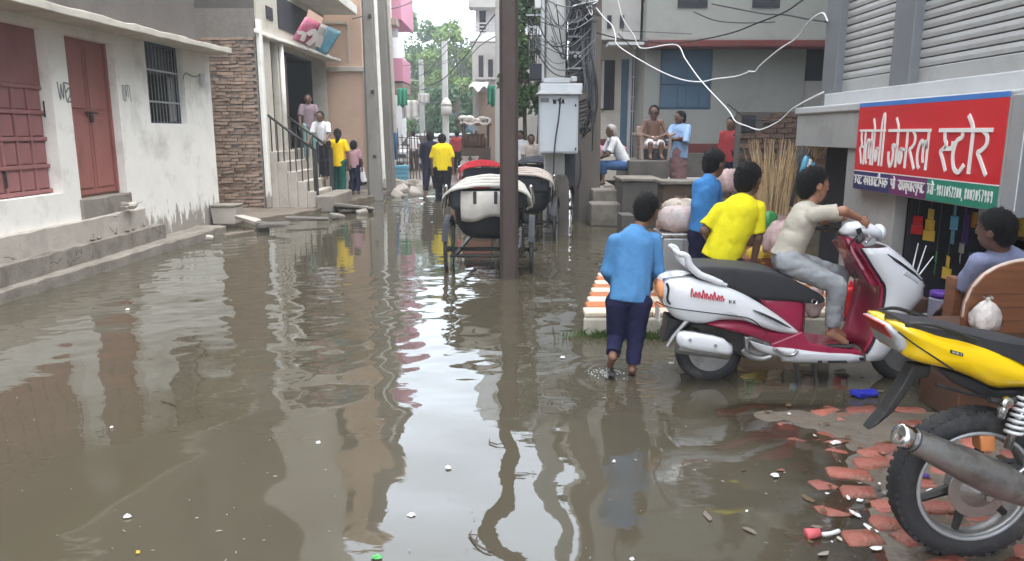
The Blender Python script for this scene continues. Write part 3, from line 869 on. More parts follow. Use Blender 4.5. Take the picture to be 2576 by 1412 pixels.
MB().tube([(XB + 0.05, yw1 + 0.15, 1.25), (XB + 0.05, yw1 + 0.15, 3.45)], 0.05, 8).build('drain_pipe', 'plaster_white', hB, smooth=True)
# brick side wall, brick by brick
bw = MB().box((-6.6, YB0 - 0.065, -0.2), (XB - 0.03, YB0 - 0.005, 3.95)).build('mortar_bed', 'mortar', hB)
bmesh_b = [MB().box((-w / 2, -0.03, -0.025), (w / 2, 0.03, 0.025)).mesh('brick', 'brick_side') for w in (0.29, 0.23, 0.13)]
zz = 0.02; row = 0
while zz < 3.4:
    x = XB - 0.05 - (0.06 if row % 2 else 0.0)
    while x > -6.15:
        w = random.choice((0, 0, 1, 2)) if row % 5 else 2
        wd_ = (0.29, 0.23, 0.13)[w]
        inst('brick', bmesh_b[w], bw, Matrix.Translation((x - wd_ / 2, YB0 - 0.072 + random.gauss(0, 0.014), zz + 0.034 + random.gauss(0, 0.005))) @
             Matrix.Rotation(random.gauss(0, 0.035), 4, 'Y') @ Matrix.Rotation(random.gauss(0, 0.03), 4, 'Z'))
        x -= wd_ + 0.014
    zz += 0.064; row += 1
MB().box((-6.6, YB0 - 0.05, 3.95), (XB - 0.03, YB0 - 0.004, 14.5)).build('side_upper_wall', 'upper_dark', hB)
# painted lettering down the corner
mk2 = MB()
for k in range(5):
    z0 = 3.7 - k * 0.16; f4 = lambda x, y, d: Vector((-5.2 + x * 0.1, YB0 - 0.125 - d, z0 + y * 0.1))
    ribbon(mk2, [(0, 1), (1, 1)], 0.18, f4, 0.004); ribbon(mk2, [(0.2, 0.9), (0.15, 0.2), (0.8, 0.1 + 0.1 * k)], 0.18, f4, 0.004)
tag(mk2.build('wall_lettering', 'ink_grey'), 'faint grey lettering painted down the brick corner under the sunshade', 'marking')

# flex banner slumped on the sunshade
bn = thing('torn_banner', 'faded pink and blue flex banner slumped tilted above the doorway sunshade', 'banner', tuple(at(800, 80, 17.6)))
B0 = [at(768, 42, 17.3), at(857, 80, 17.9), at(822, 140, 18.0), at(737, 100, 17.2)]
def quad_patch(c, u0, u1, v0, v1, off, bend=0.05, n=6):
    f = lambda u, v: (c[0].lerp(c[1], u)).lerp(c[3].lerp(c[2], u), v) + Vector((0, -off - bend * math.sin(u * 5 + v * 2), 0))
    mb = MB(); vs = []; fs = []
    for i in range(n + 1):
        for j in range(n + 1):
            vs.append(f(u0 + (u1 - u0) * i / n, v0 + (v1 - v0) * j / n))
    for i in range(n):
        for j in range(n):
            a = i * (n + 1) + j; fs.append((a, a + 1, a + n + 2, a + n + 1))
    mb.add(vs, fs)
    return mb
def sheet(mb, name, m, parent, th=0.01):
    o = mb.build(name, m, parent, smooth=True)
    s = o.modifiers.new("solid", 'SOLIDIFY'); s.thickness = th
    return o
mat('flex_pink', (0.5, 0.12, 0.2), 0.5, 0, 0.25, 3, 0.05, dirt=((0.6, 0.45, 0.45), 0.5, 3))
mat('flex_white', (0.6, 0.55, 0.52), 0.5, 0, 0.2, 4, 0.05, dirt=((0.5, 0.3, 0.3), 0.4, 4))
mat('flex_blue', (0.12, 0.32, 0.42), 0.5, 0, 0.25, 3, 0.05, dirt=((0.4, 0.45, 0.46), 0.5, 3))
sheet(quad_patch(B0, 0, 0.45, 0, 1, 0.0), 'printed_sheet', 'flex_pink', bn)
sheet(quad_patch(B0, 0.45, 0.62, 0, 1, 0.0), 'printed_sheet', 'flex_white', bn)
sheet(quad_patch(B0, 0.62, 1, 0, 1, 0.0), 'printed_sheet', 'flex_blue', bn)
fig = MB(); fb = lambda u, v, d: (B0[0].lerp(B0[1], u)).lerp(B0[3].lerp(B0[2], u), v) + Vector((0, -0.075 - d, 0))
ribbon(fig, [(.3, .6), (.4, .35), (.5, .6), (.42, .95)], 0.14, fb, 0.004); ribbon(fig, [(.5, .7), (.62, .45), (.68, .85)], 0.16, fb, 0.004)
ribbon(fig, [(.05, .7), (.2, .6), (.25, .9)], 0.12, fb, 0.004)
fig.build('printed_figure', 'flex_white', bn)
MB().prism([p + Vector((0, 0.05, 0)) for p in (at(775, 22, 17.5), at(812, 45, 17.6), at(806, 62, 17.6), at(768, 46, 17.5))], (0, 0.06, 0)).build('backing_board', 'peach', bn)

# stairs and railing
st = thing('stairs', 'white plastered stairs with iron railings climbing to the dark doorway', 'stairs', (-4.5, 16.1, 0.1))
ys0, ys1 = 15.45, 16.95
n_st = 5; xtop, xbot = XB, -4.0; ztp = 1.22
for k in range(n_st):
    x1 = xtop + (xbot - xtop) * (k + 1) / n_st; x0 = xtop + (xbot - xtop) * k / n_st
    z1 = ztp - (k) * (ztp - 0.42) / (n_st - 1)
    MB().box((x0 + 0.001 * k, ys0 + 0.002 * k, 0.08), (x1, ys1, z1)).build('step', 'concrete_light', st, bev=0.012)
MB().box((xbot, ys0 - 0.1, 0.0), (-3.62, ys1 + 0.2, 0.34)).build('bottom_step', 'concrete', st, bev=0.03)
for yr in (ys0 + 0.05, ys1 - 0.08):
    top, bot = Vector((XB + 0.03, yr, 1.95)), Vector((xbot + 0.02, yr, 1.24))
    MB().tube([top, bot], 0.026, 8).build('handrail', 'iron', st, smooth=True)
    MB().box((xbot - 0.02, yr - 0.03, 0.34), (xbot + 0.04, yr + 0.03, 1.25)).build('post', 'iron', st)
    for k in range(8):
        t = (k + 0.5) / 8; x = top.x + (bot.x - top.x) * t
        s = min(n_st - 1, int((x - xtop) / (xbot - xtop) * n_st)); zf = ztp - s * (ztp - 0.42) / (n_st - 1)
        MB().box((x - 0.011, yr - 0.011, zf - 0.12), (x + 0.011, yr + 0.011, top.z + (bot.z - top.z) * t)).build('baluster', 'iron', st)
# planter trough and broken slabs by the brick wall
pl = thing('stone_trough', 'pale stone trough at the foot of the brick side wall', 'trough', (-5.45, 14.4, 0))
a, b = on(535, 560, 0.1), on(600, 557, 0.1)
MB().prism([(a.x, a.y, 0.06), (b.x, a.y, 0.06), (b.x + 0.03, a.y, 0.36), (a.x - 0.03, a.y, 0.36)], (0, 0.35, 0)).build('trough', 'concrete_light', pl, bev=0.02)
P('lid', pl, 'concrete', ((a.x - 0.04, a.y - 0.02, 0.362), (b.x + 0.04, a.y + 0.37, 0.4)), bev=0.012)
def slabstone(px, py, z, size, rot, m, name, label, cat='slab', grp=None):
    c = on(px, py, z)
    o = MB().obox((0, 0, 0), size).build(name, m, bev=min(size) * 0.25)
    me = o.data
    for v in me.vertices:
        v.co += Vector((random.uniform(-.06, .06) * size[0], random.uniform(-.1, .1) * size[1], random.uniform(-.15, .15) * size[2]))
    o.location = c; o.rotation_euler = rot
    return tag(o, label, cat, grp)
slabstone(888, 522, 0.1, (0.78, 0.6, 0.07), (R(-9), R(7), R(12)), 'concrete_light', 'stone_slab', 'large tilted pale stone slab at the footway edge below the girl in yellow')
slabstone(848, 545, 0.05, (0.25, 0.2, 0.12), (0.2, 0.2, 1), 'concrete', 'rubble_stone', 'grey rubble stone under the left end of the tilted slab', 'stone')
slabstone(910, 535, 0.03, (0.22, 0.16, 0.1), (0.3, -0.2, 0.4), 'concrete', 'rubble_stone', 'grey rubble stone under the right end of the tilted slab', 'stone')
slabstone(690, 565, 0.12, (0.5, 0.22, 0.06), (R(6), R(-4), R(-12)), 'concrete_dark', 'broken_slab', 'dark wet slab lying at the footway edge right of the brick corner')
slabstone(625, 552, 0.17, (0.42, 0.18, 0.06), (R(5), R(12), R(-20)), 'concrete_light', 'broken_slab', 'narrow pale slab propped in front of the brick corner')
slabstone(660, 572, 0.06, (0.2, 0.14, 0.16), (0.1, 0.05, 0.1), 'concrete_dark', 'broken_block', 'small dark block standing in water below the brick corner', 'block')
slabstone(770, 550, 0.1, (0.7, 0.16, 0.05), (R(4), R(2), R(6)), 'concrete_dark', 'wet_plank', 'long dark plank along the footway edge in front of the stairs', 'plank')
slabstone(740, 500, 0.22, (0.9, 0.5, 0.1), (R(-4), R(12), R(-10)), 'concrete_light', 'plaster_ramp', 'sloping pale cement apron at the foot of the stair wall', 'ramp')
slabstone(795, 512, 0.17, (0.4, 0.14, 0.1), (0.1, 0.1, -0.3), 'concrete_light', 'rubble_stone', 'pale rubble stone at the toe of the cement apron', 'stone')
slabstone(527, 598, 0.1, (0.1, 0.08, 0.07), (0.1, 0.1, 0.3), 'concrete_light', 'rubble_stone', 'single small stone on the kerb below the white house corner', 'stone')
slabstone(600, 590, 0.02, (0.5, 0.12, 0.08), (0, 0, 0.9), 'mud', 'mud_bank', 'dark mud bank at the end of the kerb beneath the brick corner', 'mud')

# ================================================================ peach house and the row beyond it
XC0, XC1, YC0, YC1 = -9.5, -4.02, 21.0, 23.6
hC = thing('peach_house', 'peach painted house with cream moulding behind the left concrete poles', 'house', (-5, 23, 0))
P('wall', hC, 'peach', ((XC0, YC0, 0), (XC1, YC1, 12.8)))
z1_ = at(880, 178, YC0).z
P('moulding', hC, 'plaster_cream', ((XC0, YC0 - 0.1, z1_ - 0.03), (XC1 + 0.09, YC0 + 0.003, z1_ + 0.1)), bev=0.015)
zA, zB = at(880, 168, YC0).z, at(880, 58, YC0).z
for bx in (((-5.2, YC0 - 0.03, zB - 0.03), (XC1 - 0.35, YC0 + 0.003, zB + 0.03)), ((XC1 - 0.38, YC0 - 0.029, zA + .1), (XC1 - 0.33, YC0 + 0.003, zB - 0.03))):
    P('panel_frame', hC, 'plaster_cream', bx)
P('plinth', hC, 'far_grey', ((XC0, YC0 - 0.06, 0), (XC1 + 0.05, YC0 + 0.002, 0.5)))
MB().tube([(XC1 + 0.06, YC0 - 0.1, z1_), (XC1 + 0.06, YC0 - 0.1, 0.3)], 0.04, 6).build('drain_pipe', 'plaster_cream', hC)
for zz in (6.5, 9.8):
    P('window', hC, 'inner_shade', ((XC1, YC0 + 0.9, zz), (XC1 + 0.04, YC0 + 1.8, zz + 1.3)))
    P('window', hC, 'inner_shade', ((-5.6, YC0 - 0.03, zz), (-4.7, YC0 + 0.001, zz + 1.3)))

def far_block(name, label, m, x0, x1, y0, y1, h, wins=(), m2='inner_shade'):
    t = thing(name, label, 'building', ((x0 + x1) / 2, y0, 0))
    P('wall', t, m, ((x0, y0, -0.1), (x1, y1, h)))
    for (a, b, c, d) in wins:      # windows on the camera-facing side
        w = P('window', t, m2, ((a, y0 - 0.02, c), (b, y0 + 0.002, d)))
        P('sill', w, 'far_grey', ((a - 0.1, y0 - 0.12, c - 0.08), (b + 0.1, y0 - 0.001, c - 0.002)))
    return t
t = far_block('white_house_row', 'narrow white house edge behind the two left concrete poles', 'far_white', -9.5, -4.72, 24.2, 31, 9.5)
t = far_block('pink_house', 'white house with bright pink balconies left of the sky gap', 'far_white', -10, -5.35, 32.5, 39, 9.4)
P('pink_balcony', t, 'pink', ((-5.2, 31.6, at(1000, 205, 31.6).z), (at(1014, 200, 31.6).x, 34, at(1000, 146, 31.6).z)), bev=0.02)
P('pink_upper', t, 'pink', ((-5.4, 31.2, at(1000, 50, 31.2).z), (at(1009, 30, 31.2).x, 35, at(1000, 50, 31.2).z + 3)), bev=0.02)
P('balcony_lower', t, 'far_brown', ((-5.4, 31.7, at(1000, 232, 31.6).z), (at(1012, 200, 31.6).x, 34, at(1000, 207, 31.6).z)))  # brown block below the pink balcony
P('awning', t, 'far_brown', ((-5.4, 30.6, at(990, 62, 30.6).z), (at(996, 50, 30.6).x, 31.5, at(990, 46, 30.6).z)))
P('sign_plate', t, 'far_grey', ((at(984, 80, 31).x, 31.0, at(984, 94, 31).z), (at(1001, 80, 31).x, 31.05, at(984, 73, 31).z)))
bs = MB()
for k in range(9):
    a = at(965, 292, 22.6); z0, z1 = at(990, 402, 22.6).z, a.z
    bs.tube([(at(974 + 2.6 * k, 300, 22.6).x, 22.6 + 0.05 * math.sin(k * 2.1), z0), (at(974 + 2.6 * k, 300, 22.6).x, 22.6 + 0.05 * math.sin(k * 2.1 + 1), z1)], 0.03, 6)
tag(bs.build('blue_curtain', 'blue_bright', smooth=True), 'bright blue hanging tarpaulin beside the second concrete pole on the left', 'tarpaulin')

# ================================================================ grey house facing the camera on the right
YD = 16.2
hD = thing('grey_house', 'pale grey two storey house with red sunshade and blue window facing the camera', 'house', (4.8, YD, 0))
pD = lambda px, py: at(px, py, YD)
xl, xr = pD(1622, 200).x, 9.6
wx0, wx1, wz0, wz1 = pD(1660, 200).x, pD(1791, 200).x, pD(1720, 276).z, pD(1720, 122).z
dx0, dx1, dz0, dz1 = pD(2024, 200).x, pD(2078, 200).x, pD(2050, 283).z, pD(2050, 122).z
zf = 1.18
mb = MB()
mb.box((xl, YD + 0.3, 0), (xr, YD + 9, 13.5))
mb.box((xl, YD, 0), (wx0, YD + 0.3, 13.5)); mb.box((wx0, YD, 0), (wx1, YD + 0.3, wz0)); mb.box((wx0, YD, wz1), (wx1, YD + 0.3, 13.5))
mb.box((wx1, YD, 0), (dx0, YD + 0.3, 13.5)); mb.box((dx0, YD, 0), (dx1, YD + 0.3, dz0)); mb.box((dx0, YD, dz1), (dx1, YD + 0.3, 13.5)); mb.box((dx1, YD, 0), (xr, YD + 0.3, 13.5))
mb.build('wall', 'house_d', hD)
P('dado', hD, 'dado_red', ((xl - 0.01, YD - 0.03, zf), (xr, YD + 0.002, pD(1700, 362).z)))
P('plinth', hD, 'concrete_dark', ((xl - 0.02, YD - 0.25, 0), (xr, YD - 0.002, zf)), bev=0.01)
P('unseen_shade_wall', hD, 'house_d', ((7.05, 8.45, 0), (8.2, YD - 0.01, 12)))  # wall added out of view to shade the courtyard and left house
P('plinth_edge', hD, 'slab_white', ((xl + 0.3, YD - 0.9, 0.62), (xr, YD - 0.251, 0.68)), bev=0.01)
P('lower_step', hD, 'concrete_dark', ((xl + 0.3, YD - 0.88, 0), (xr, YD - 0.252, 0.618)))
zb = pD(1700, 106).z
P('sunshade', hD, 'dado_red', ((xl - 0.05, YD - 0.55, zb - 0.15), (xr, YD - 0.003, zb - 0.02)), bev=0.01)
P('sunshade_top', hD, 'house_d', ((xl - 0.05, YD - 0.5, zb - 0.018), (xr, YD - 0.004, zb + 0.03)))
# blue shuttered window
bwn = MB().box((wx0, YD + 0.06, wz0), (wx1, YD + 0.1, wz1)).build('blue_window', 'blue_paint', hD)
for a, b, c, d in ((0.03, 0.34, 0.03, 0.38), (0.36, 0.49, 0.03, 0.38), (0.53, 0.76, 0.03, 0.4), (0.78, 0.97, 0.03, 0.4), (0.03, 0.49, 0.42, 0.97), (0.53, 0.97, 0.42, 0.97)):
    P('shutter_panel', bwn, 'blue_paint', ((wx0 + (wx1 - wx0) * a, YD + 0.035, wz0 + (wz1 - wz0) * c), (wx0 + (wx1 - wx0) * b, YD + 0.059, wz0 + (wz1 - wz0) * d)), bev=0.006)
P('right_opening', hD, 'inner_shade', ((dx0, YD + 0.2, dz0), (dx1, YD + 0.25, dz1)))
P('right_screen', hD, 'far_grey', ((dx0 + 0.02, YD + 0.1, dz0), (dx1 - 0.02, YD + 0.13, (dz0 + dz1) / 2)))
for a, b in ((1705, 1780), (1893, 1962)):
    P('upper_window', hD, 'inner_shade', ((pD(a, 0).x, YD - 0.02, pD(a, 20).z), (pD(b, 0).x, YD + 0.001, pD(a, 20).z + 1.2)))
for k in range(4):
    P('top_window', hD, 'inner_shade', ((3.2 + k * 1.6, YD - 0.02, 7.6), (4.1 + k * 1.6, YD + 0.001, 9)))
# left wing set back, with grille gate
YW = 17.5
wgx0, wgx1 = at(1492, 200, YW).x, at(1650, 200, YW).x
pW = lambda px, py: at(px, py, YW)
wing = thing('house_wing', 'set back cream wing of the grey house with grille gate and dark window', 'house', ((wgx0 + wgx1) / 2, YW, 0))
P('wall', wing, 'plaster_cream', ((wgx0, YW, 0), (wgx1 + 0.6, YW + 6, 13)))
P('dado', wing, 'dado_red', ((wgx0, YW - 0.03, 1.1), (pW(1602, 300).x, YW + 0.002, pW(1550, 350).z)))
P('window', wing, 'inner_shade', ((pW(1510, 200).x, YW - 0.03, pW(1520, 277).z), (pW(1546, 200).x, YW + 0.001, pW(1520, 152).z)))
P('window_shutter', wing, 'far_grey', ((pW(1512, 200).x, YW - 0.3, pW(1520, 274).z), (pW(1516, 200).x, YW - 0.031, pW(1520, 155).z)))
P('blue_pilaster', wing, 'blue_paint', ((pW(1563, 200).x, YW - 0.06, pW(1570, 365).z), (pW(1579, 200).x, YW + 0.001, pW(1570, 150).z)))
P('gate_back', wing, 'inner_shade', ((pW(1586, 200).x, YW - 0.05, 1.0), (pW(1622, 200).x, YW + 0.001, pW(1600, 145).z)))
for k in range(7):
    x = pW(1587 + k * 5.6, 200).x
    MB().box((x - 0.013, YW - 0.1, 1.0), (x + 0.013, YW - 0.07, pW(1600, 145).z)).build('gate_bar', 'iron_pale', wing)
for zz in (pW(1600, 280).z, pW(1600, 245).z, pW(1600, 195).z):
    MB().box((pW(1586, 200).x, YW - 0.068, zz - 0.015), (pW(1622, 200).x, YW - 0.052, zz + 0.015)).build('gate_rail', 'iron_pale', wing)
P('white_jamb', wing, 'slab_white', ((pW(1579, 200).x + 0.005, YW - 0.12, 1.0), (pW(1586, 200).x - 0.005, YW + 0.001, pW(1570, 148).z)))
P('upper_wall', wing, 'far_grey', ((wgx0 - 0.3, YW - 0.9, pW(1550, 112).z), (xl - 0.06, YW - 0.01, 13)))
P('sunshade', wing, 'slab_white', ((pW(1512, 120).x, YW - 1.4, pW(1540, 131).z), (pW(1612, 120).x, YW - 0.905, pW(1540, 124).z)))
for a in (1515, 1545):
    P('vent', wing, 'inner_shade', ((pW(a, 60).x, YW - 0.93, pW(a, 85).z), (pW(a + 10, 60).x, YW - 0.89, pW(a, 55).z)))
# terrace and block steps in front of the grey house
tr = thing('block_steps', 'heavy grey concrete block steps in front of the grille gate', 'steps', (2.4, 13.8, 0))
b1 = ((at(1582, 430, 13.9).x, 13.9, 0), (at(1682, 430, 13.9).x, 15.6, 1.1)); P('upper_block', tr, 'concrete_dark', b1, bev=0.02)
b2 = ((at(1566, 480, 12.8).x, 12.8, 0), (at(1660, 480, 12.8).x, 13.8, at(1600, 457, 12.8).z)); P('lower_block', tr, 'concrete_dark', b2, bev=0.02)
P('cap', tr, 'concrete', ((b2[0][0] - 0.03, 12.76, b2[1][2] + 0.002), (b2[1][0] + 0.03, 13.78, b2[1][2] + 0.05)), bev=0.01)
te = thing('terrace', 'low broken stone terrace under the white haired man', 'terrace', (1.9, 14.5, 0))
for (a, b, y0, y1, z0, z1) in ((1492, 1570, 13.5, 17.4, 0, 0.6), (1488, 1566, 13.0, 13.5, 0, 0.4)):
    P('ledge', te, 'concrete', ((at(a, 450, y0).x, y0, z0), (at(b, 450, y0).x, y1, z1)), bev=0.03)
P('pink_ledge', te, 'plaster_cream', ((at(1500, 390, 16).x, 16.0, 0.6), (at(1585, 390, 16).x, 17.4, 1.15)), bev=0.02)
for k in range(7):
    c = on(1500 + 14 * k, 505 + 7 * (k % 3), 0.05)
    slabstone(1500 + 12 * k, 500 + 9 * (k % 3), 0.03, (0.3, 0.2, 0.14), (0.2 * (k % 2), 0.1, k), 'concrete_dark', 'rubble_stone', ('first', 'second', 'third', 'fourth', 'fifth', 'sixth', 'seventh')[k] + ' dark rubble stone from the left at the water edge below the terrace', 'stone', 'rubble below the terrace')
# low brick wall with dark opening between the grey house and the shop
lw = thing('low_brick_wall', 'low brown brick wall with dark niche behind the straw brooms', 'wall', (5, 12.6, 0))
YL = 12.6
lx0, lx1 = at(1858, 400, YL).x, at(2100, 400, YL).x
P('core', lw, 'concrete_dark', ((lx0, YL, 0), (lx1 + 1, YL + 0.3, at(1900, 282, YL).z)))
P('niche', lw, 'inner_shade', ((lx0 + 0.02, YL - 0.03, at(1880, 332, YL).z), (at(1900, 300, YL).x, YL + 0.001, at(1880, 290, YL).z)))  # dark panel in place of the shade inside the niche
lb = MB().box((-0.112, -0.03, -0.034), (0.112, 0.03, 0.034)).mesh('brick', mat('brick_low', (0.15, 0.085, 0.062), 0.9, 0, 0.2, 9, 0.5, 45, dirt=((0.17, 0.14, 0.12), 0.55, 4), hue=0.25))
zz = at(1900, 282, YL).z - 0.05; row = 0
while zz > 0.25:
    x = lx0 + 0.12 + (0.12 if row % 2 else 0)
    while x < lx1:
        if not (zz > at(1880, 336, YL).z and x < at(1904, 300, YL).x + 0.1):
            inst('brick', lb, lw, Matrix.Translation((x, YL - 0.015 + random.gauss(0, 0.005), zz)) @ Matrix.Rotation(random.gauss(0, 0.015), 4, 'Y'))
        x += 0.238
    zz -= 0.083; row += 1
# ================================================================ shop building on the right
XS = 3.05           # plane of the fascia, slab edge and sign
yS = lambda px, py, X=XS: atx(px, py, X).y
zS = lambda px, py, X=XS: atx(px, py, X).z
shop = thing('shop_building', 'grey shop building with rolled steel shutters above a white ledge', 'shop', (5, 6, 0))
Yn, Yf = 2.6, yS(1998, 290)
zsl = 1.86
XU = 3.42
P('ledge', shop, 'slab_white', ((XS, Yn, zsl - 0.07), (XU + 0.3, Yf, zsl + 0.0)), bev=0.012)
P('ledge_back', shop, 'slab_white', ((XU - 0.1, Yn, zsl + 0.001), (XU + 0.3, Yf - 0.1, zsl + 0.14)), bev=0.008)
P('upper_wall', shop, 'plaster_grey', ((XU + 0.12, -9, zsl + 0.14), (9.5, yS(2078, 100, XU), 12)))  # stretched behind the camera to cut down open sky
P('end_wall', shop, 'plaster_grey', ((4.2, Yf - 0.15, -0.2), (9.5, Yf, zsl - 0.071)))
# posts and shutters, slat by slat
for (a, b) in ((2076, 2112), (2246, 2300)):
    y0, y1 = sorted((yS(a, 150, XU - 0.06), yS(b, 150, XU - 0.06)))
    P('post', shop, 'shutter_frame', ((XU - 0.08, y0 + 0.03, zsl + 0.002), (XU + 0.119, y1, 12)), bev=0.01)
def shutter(y0, y1, label):
    s = thing('roller_shutter', label, 'shutter', (XU, (y0 + y1) / 2, zsl + 0.15))
    P('bottom_rail', s, 'shutter', ((XU - 0.0, y0, zsl + 0.145), (XU + 0.05, y1, zsl + 0.27)), bev=0.006)
    hgt = 0.076
    sec = [(0.02, 0.003), (0.004, 0.006), (-0.001, 0.036), (0.004, hgt - 0.008), (0.02, hgt - 0.004)]
    mb = MB()
    mb.prism([(XU + 0.05, y0, 0.004)] + [(XU + a, y0, b) for a, b in sec] + [(XU + 0.05, y0, hgt - 0.002)], (0, y1 - y0, 0))
    me = mb.mesh('slat', 'shutter')
    z = zsl + 0.275; k = 0
    while z < 4.6:
        inst('slat', me, s, Matrix.Translation((0, 0, z))); z += hgt; k += 1
    return s
shutter(yS(2252, 150, XU) + 0.06, yS(2105, 150, XU), 'grey steel roller shutter between the two dark posts above the ledge')
shutter(Yn, yS(2290, 150, XU) - 0.1, 'wide grey steel roller shutter above the red shop sign')
# ground floor: beam, pier, interior with its shade put into dark surfaces
ysg0, ysg1 = yS(2531, 400), yS(2160, 400)
P('fascia', shop, 'plaster_grey', ((XS + 0.02, ysg1 - 0.2, zS(2120, 372)), (XS + 0.3, Yf - 0.05, zsl - 0.071)))
P('pier', shop, 'plaster_grey', ((XS + 0.05, yS(2226, 600), -0.2), (XS + 0.16, yS(2100, 600), zS(2120, 372) - 0.002)), bev=0.01)
P('side_gap', shop, 'inner_shade', ((XS + 0.3, yS(2100, 600) + 0.01, -0.2), (XS + 0.34, Yf - 0.2, zS(2120, 372))))
P('floor', shop, 'concrete_dark', ((XS + 0.1, Yn, -0.2), (6.4, yS(2226, 600) - 0.01, 0.22)))
P('back_wall', shop, 'inner_shade', ((5.2, Yn, 0.22), (5.3, 8, zsl - 0.08)))
P('inner_ceiling', shop, 'inner_shade', ((XS + 0.32, Yn, zsl - 0.2), (5.2, 7.4, zsl - 0.075)))
P('far_partition', shop, 'inner_shade', ((XS + 0.17, yS(2226, 600), 0.22), (5.2, yS(2226, 600) + 0.05, zsl - 0.201)))
P('near_partition', shop, 'inner_shade', ((XS + 0.35, Yn - 0.05, 0.0), (5.2, Yn, zsl - 0.201)))
P('near_wall', shop, 'plaster_grey', ((XS + 0.3, -9, -0.2), (9.5, Yn - 0.06, zsl + 0.139)))  # unseen wall behind the camera, added to narrow the sky light
# shelves with packets
shf = thing('goods_rack', 'crowded rack of coloured packets in the dark shop under the sign', 'rack', (4.1, 5.4, 0.22))
for z in (0.5, 0.82, 1.12):
    P('shelf', shf, 'wood_dark', ((3.75, 4.0, z), (4.3, yS(2226, 600) - 0.05, z + 0.025)))
for y in (4.0, 5.2, 6.2):
    P('upright', shf, 'wood_dark', ((4.28, y, 0.22), (4.32, y + 0.05, 1.6)))
pkm = ['pk_red', 'pk_orange', 'pk_yellow', 'pk_green', 'pk_violet', 'pk_blue', 'pk_white']
pk_me = {}
for m_ in pkm:
    for sz in ((0.1, 0.12, 0.16), (0.08, 0.09, 0.21), (0.13, 0.16, 0.12)):
        b = MB(); b.box((-sz[0] / 2, -sz[1] / 2, 0), (sz[0] / 2, sz[1] / 2, sz[2])); pk_me[(m_, sz)] = b.mesh('packet', m_)
keys = list(pk_me)
pks = []
for z in (0.525, 0.845, 1.145):
    y = 4.1
    while y < 6.2:
        m_, sz = random.choice(keys)
        o = bpy.data.objects.new('packet', pk_me[(m_, sz)]); COL.objects.link(o)
        o.location = (3.83 + random.uniform(-0.03, 0.03), y, z); o.rotation_euler = (0, 0, random.uniform(-0.2, 0.2))
        tag(o, 'packet on the shop rack in the dark under the sign', 'packet', 'packets on the shop rack'); pks.append(o)
        y += sz[1] + random.uniform(0.02, 0.07)
# strips of sachets hanging at the shop mouth
rs_ = random.Random(31)
sach = [(2257, 552, 'pk_orange', 'orange sachet strip next to the grey pier'), (2276, 600, 'pk_violet', 'violet sachet strip right of the orange one'), (2262, 640, 'pk_orange', 'low orange sachet strip above the scooter nose'), (2340, 555, 'pk_yellow', 'yellow sachet strip under the middle of the sign'),
        (2320, 600, 'pk_green', 'green sachet strip under the middle of the sign'), (2375, 600, 'pk_violet', 'dark violet sachet strip left of the seated man'), (2400, 560, 'pk_blue', 'slim blue sachet strip left of the seated man'), (2247, 668, 'pk_blue', 'low blue sachet strip beside the pier'),
        (2300, 655, 'pk_red', 'red sachet strip behind the bamboo sticks'), (2356, 640, 'pk_green', 'low green sachet strip left of the seated man'), (2420, 610, 'pk_white', 'white sachet strip beside the seated man'),
        (2288, 560, 'pk_green', 'green sachet strip right of the violet one'), (2310, 540, 'pk_red', 'red sachet strip high under the purple panel'), (2330, 650, 'pk_blue', 'low blue sachet strip above the jar'), (2362, 560, 'pk_orange', 'orange sachet strip under the green panel'), (2385, 650, 'pk_yellow', 'low yellow sachet strip left of the seated man'), (2430, 560, 'pk_violet', 'violet sachet strip touching the head of the seated man')]
for i, (px, py, m_, lab) in enumerate(sach):
    c = atx(px, py, XS + 0.22 + 0.16 * (i % 3))
    t = thing('sachet_strip', lab, 'sachets', tuple(c)); w = rs_.uniform(0.06, 0.12)
    MB().tube([c + Vector((0, 0, -0.1)), (c.x, c.y, zsl - 0.2)], 0.0025, 4).build('string', 'cable_grey', t)
    n_ = rs_.randint(2, 4); hs_ = rs_.uniform(0.07, 0.11)
    for k in range(n_):
        z = c.z - 0.16 + k * hs_; tw = rs_.uniform(-0.6, 0.6); dx, dy = 0.5 * w * math.sin(tw), 0.5 * w * math.cos(tw)
        q = MB(); q.puff([Vector((c.x + dx, c.y + dy, z)), Vector((c.x - dx, c.y - dy, z)), Vector((c.x - dx, c.y - dy, z + hs_ * 0.98)), Vector((c.x + dx, c.y + dy, z + hs_ * 0.98))], (0.003, 0, 0), (-0.006, 0, 0), 2, smooth=0)
        q.build('sachet', m_, t)
# ---- signboard with hand painted Devanagari
sg = thing('shop_sign', 'red shop signboard with white Hindi lettering and a coloured strip below', 'sign', (XS, (ysg0 + ysg1) / 2, 1.1))
sgt, sgb = zsl - 0.012, zS(2345, 503)
zstrip = sgb + 0.155
P('casing', sg, 'plaster_grey', ((XS - 0.02, ysg0 - 0.02, sgb - 0.01), (XS + 0.16, ysg1 + 0.02, sgt)), bev=0.008)
P('side_face', sg, 'tin', ((XS - 0.019, ysg0 - 0.16, sgb - 0.03), (XS + 0.3, ysg0 - 0.022, sgt - 0.02)), bev=0.006)
P('red_field', sg, 'sign_red', ((XS - 0.03, ysg0, zstrip + 0.004), (XS - 0.021, ysg1, sgt - 0.035)))
P('blue_edge', sg, 'sign_blue', ((XS - 0.031, ysg0, sgt - 0.034), (XS - 0.0205, ysg1, sgt)))
P('white_line', sg, 'sign_white', ((XS - 0.032, ysg0, zstrip - 0.004), (XS - 0.0205, ysg1, zstrip + 0.003)))
Ls = ysg1 - ysg0
cuts = [(0, 0.325, 'sign_navy'), (0.325, 0.595, 'sign_purple'), (0.595, 1, 'sign_green')]
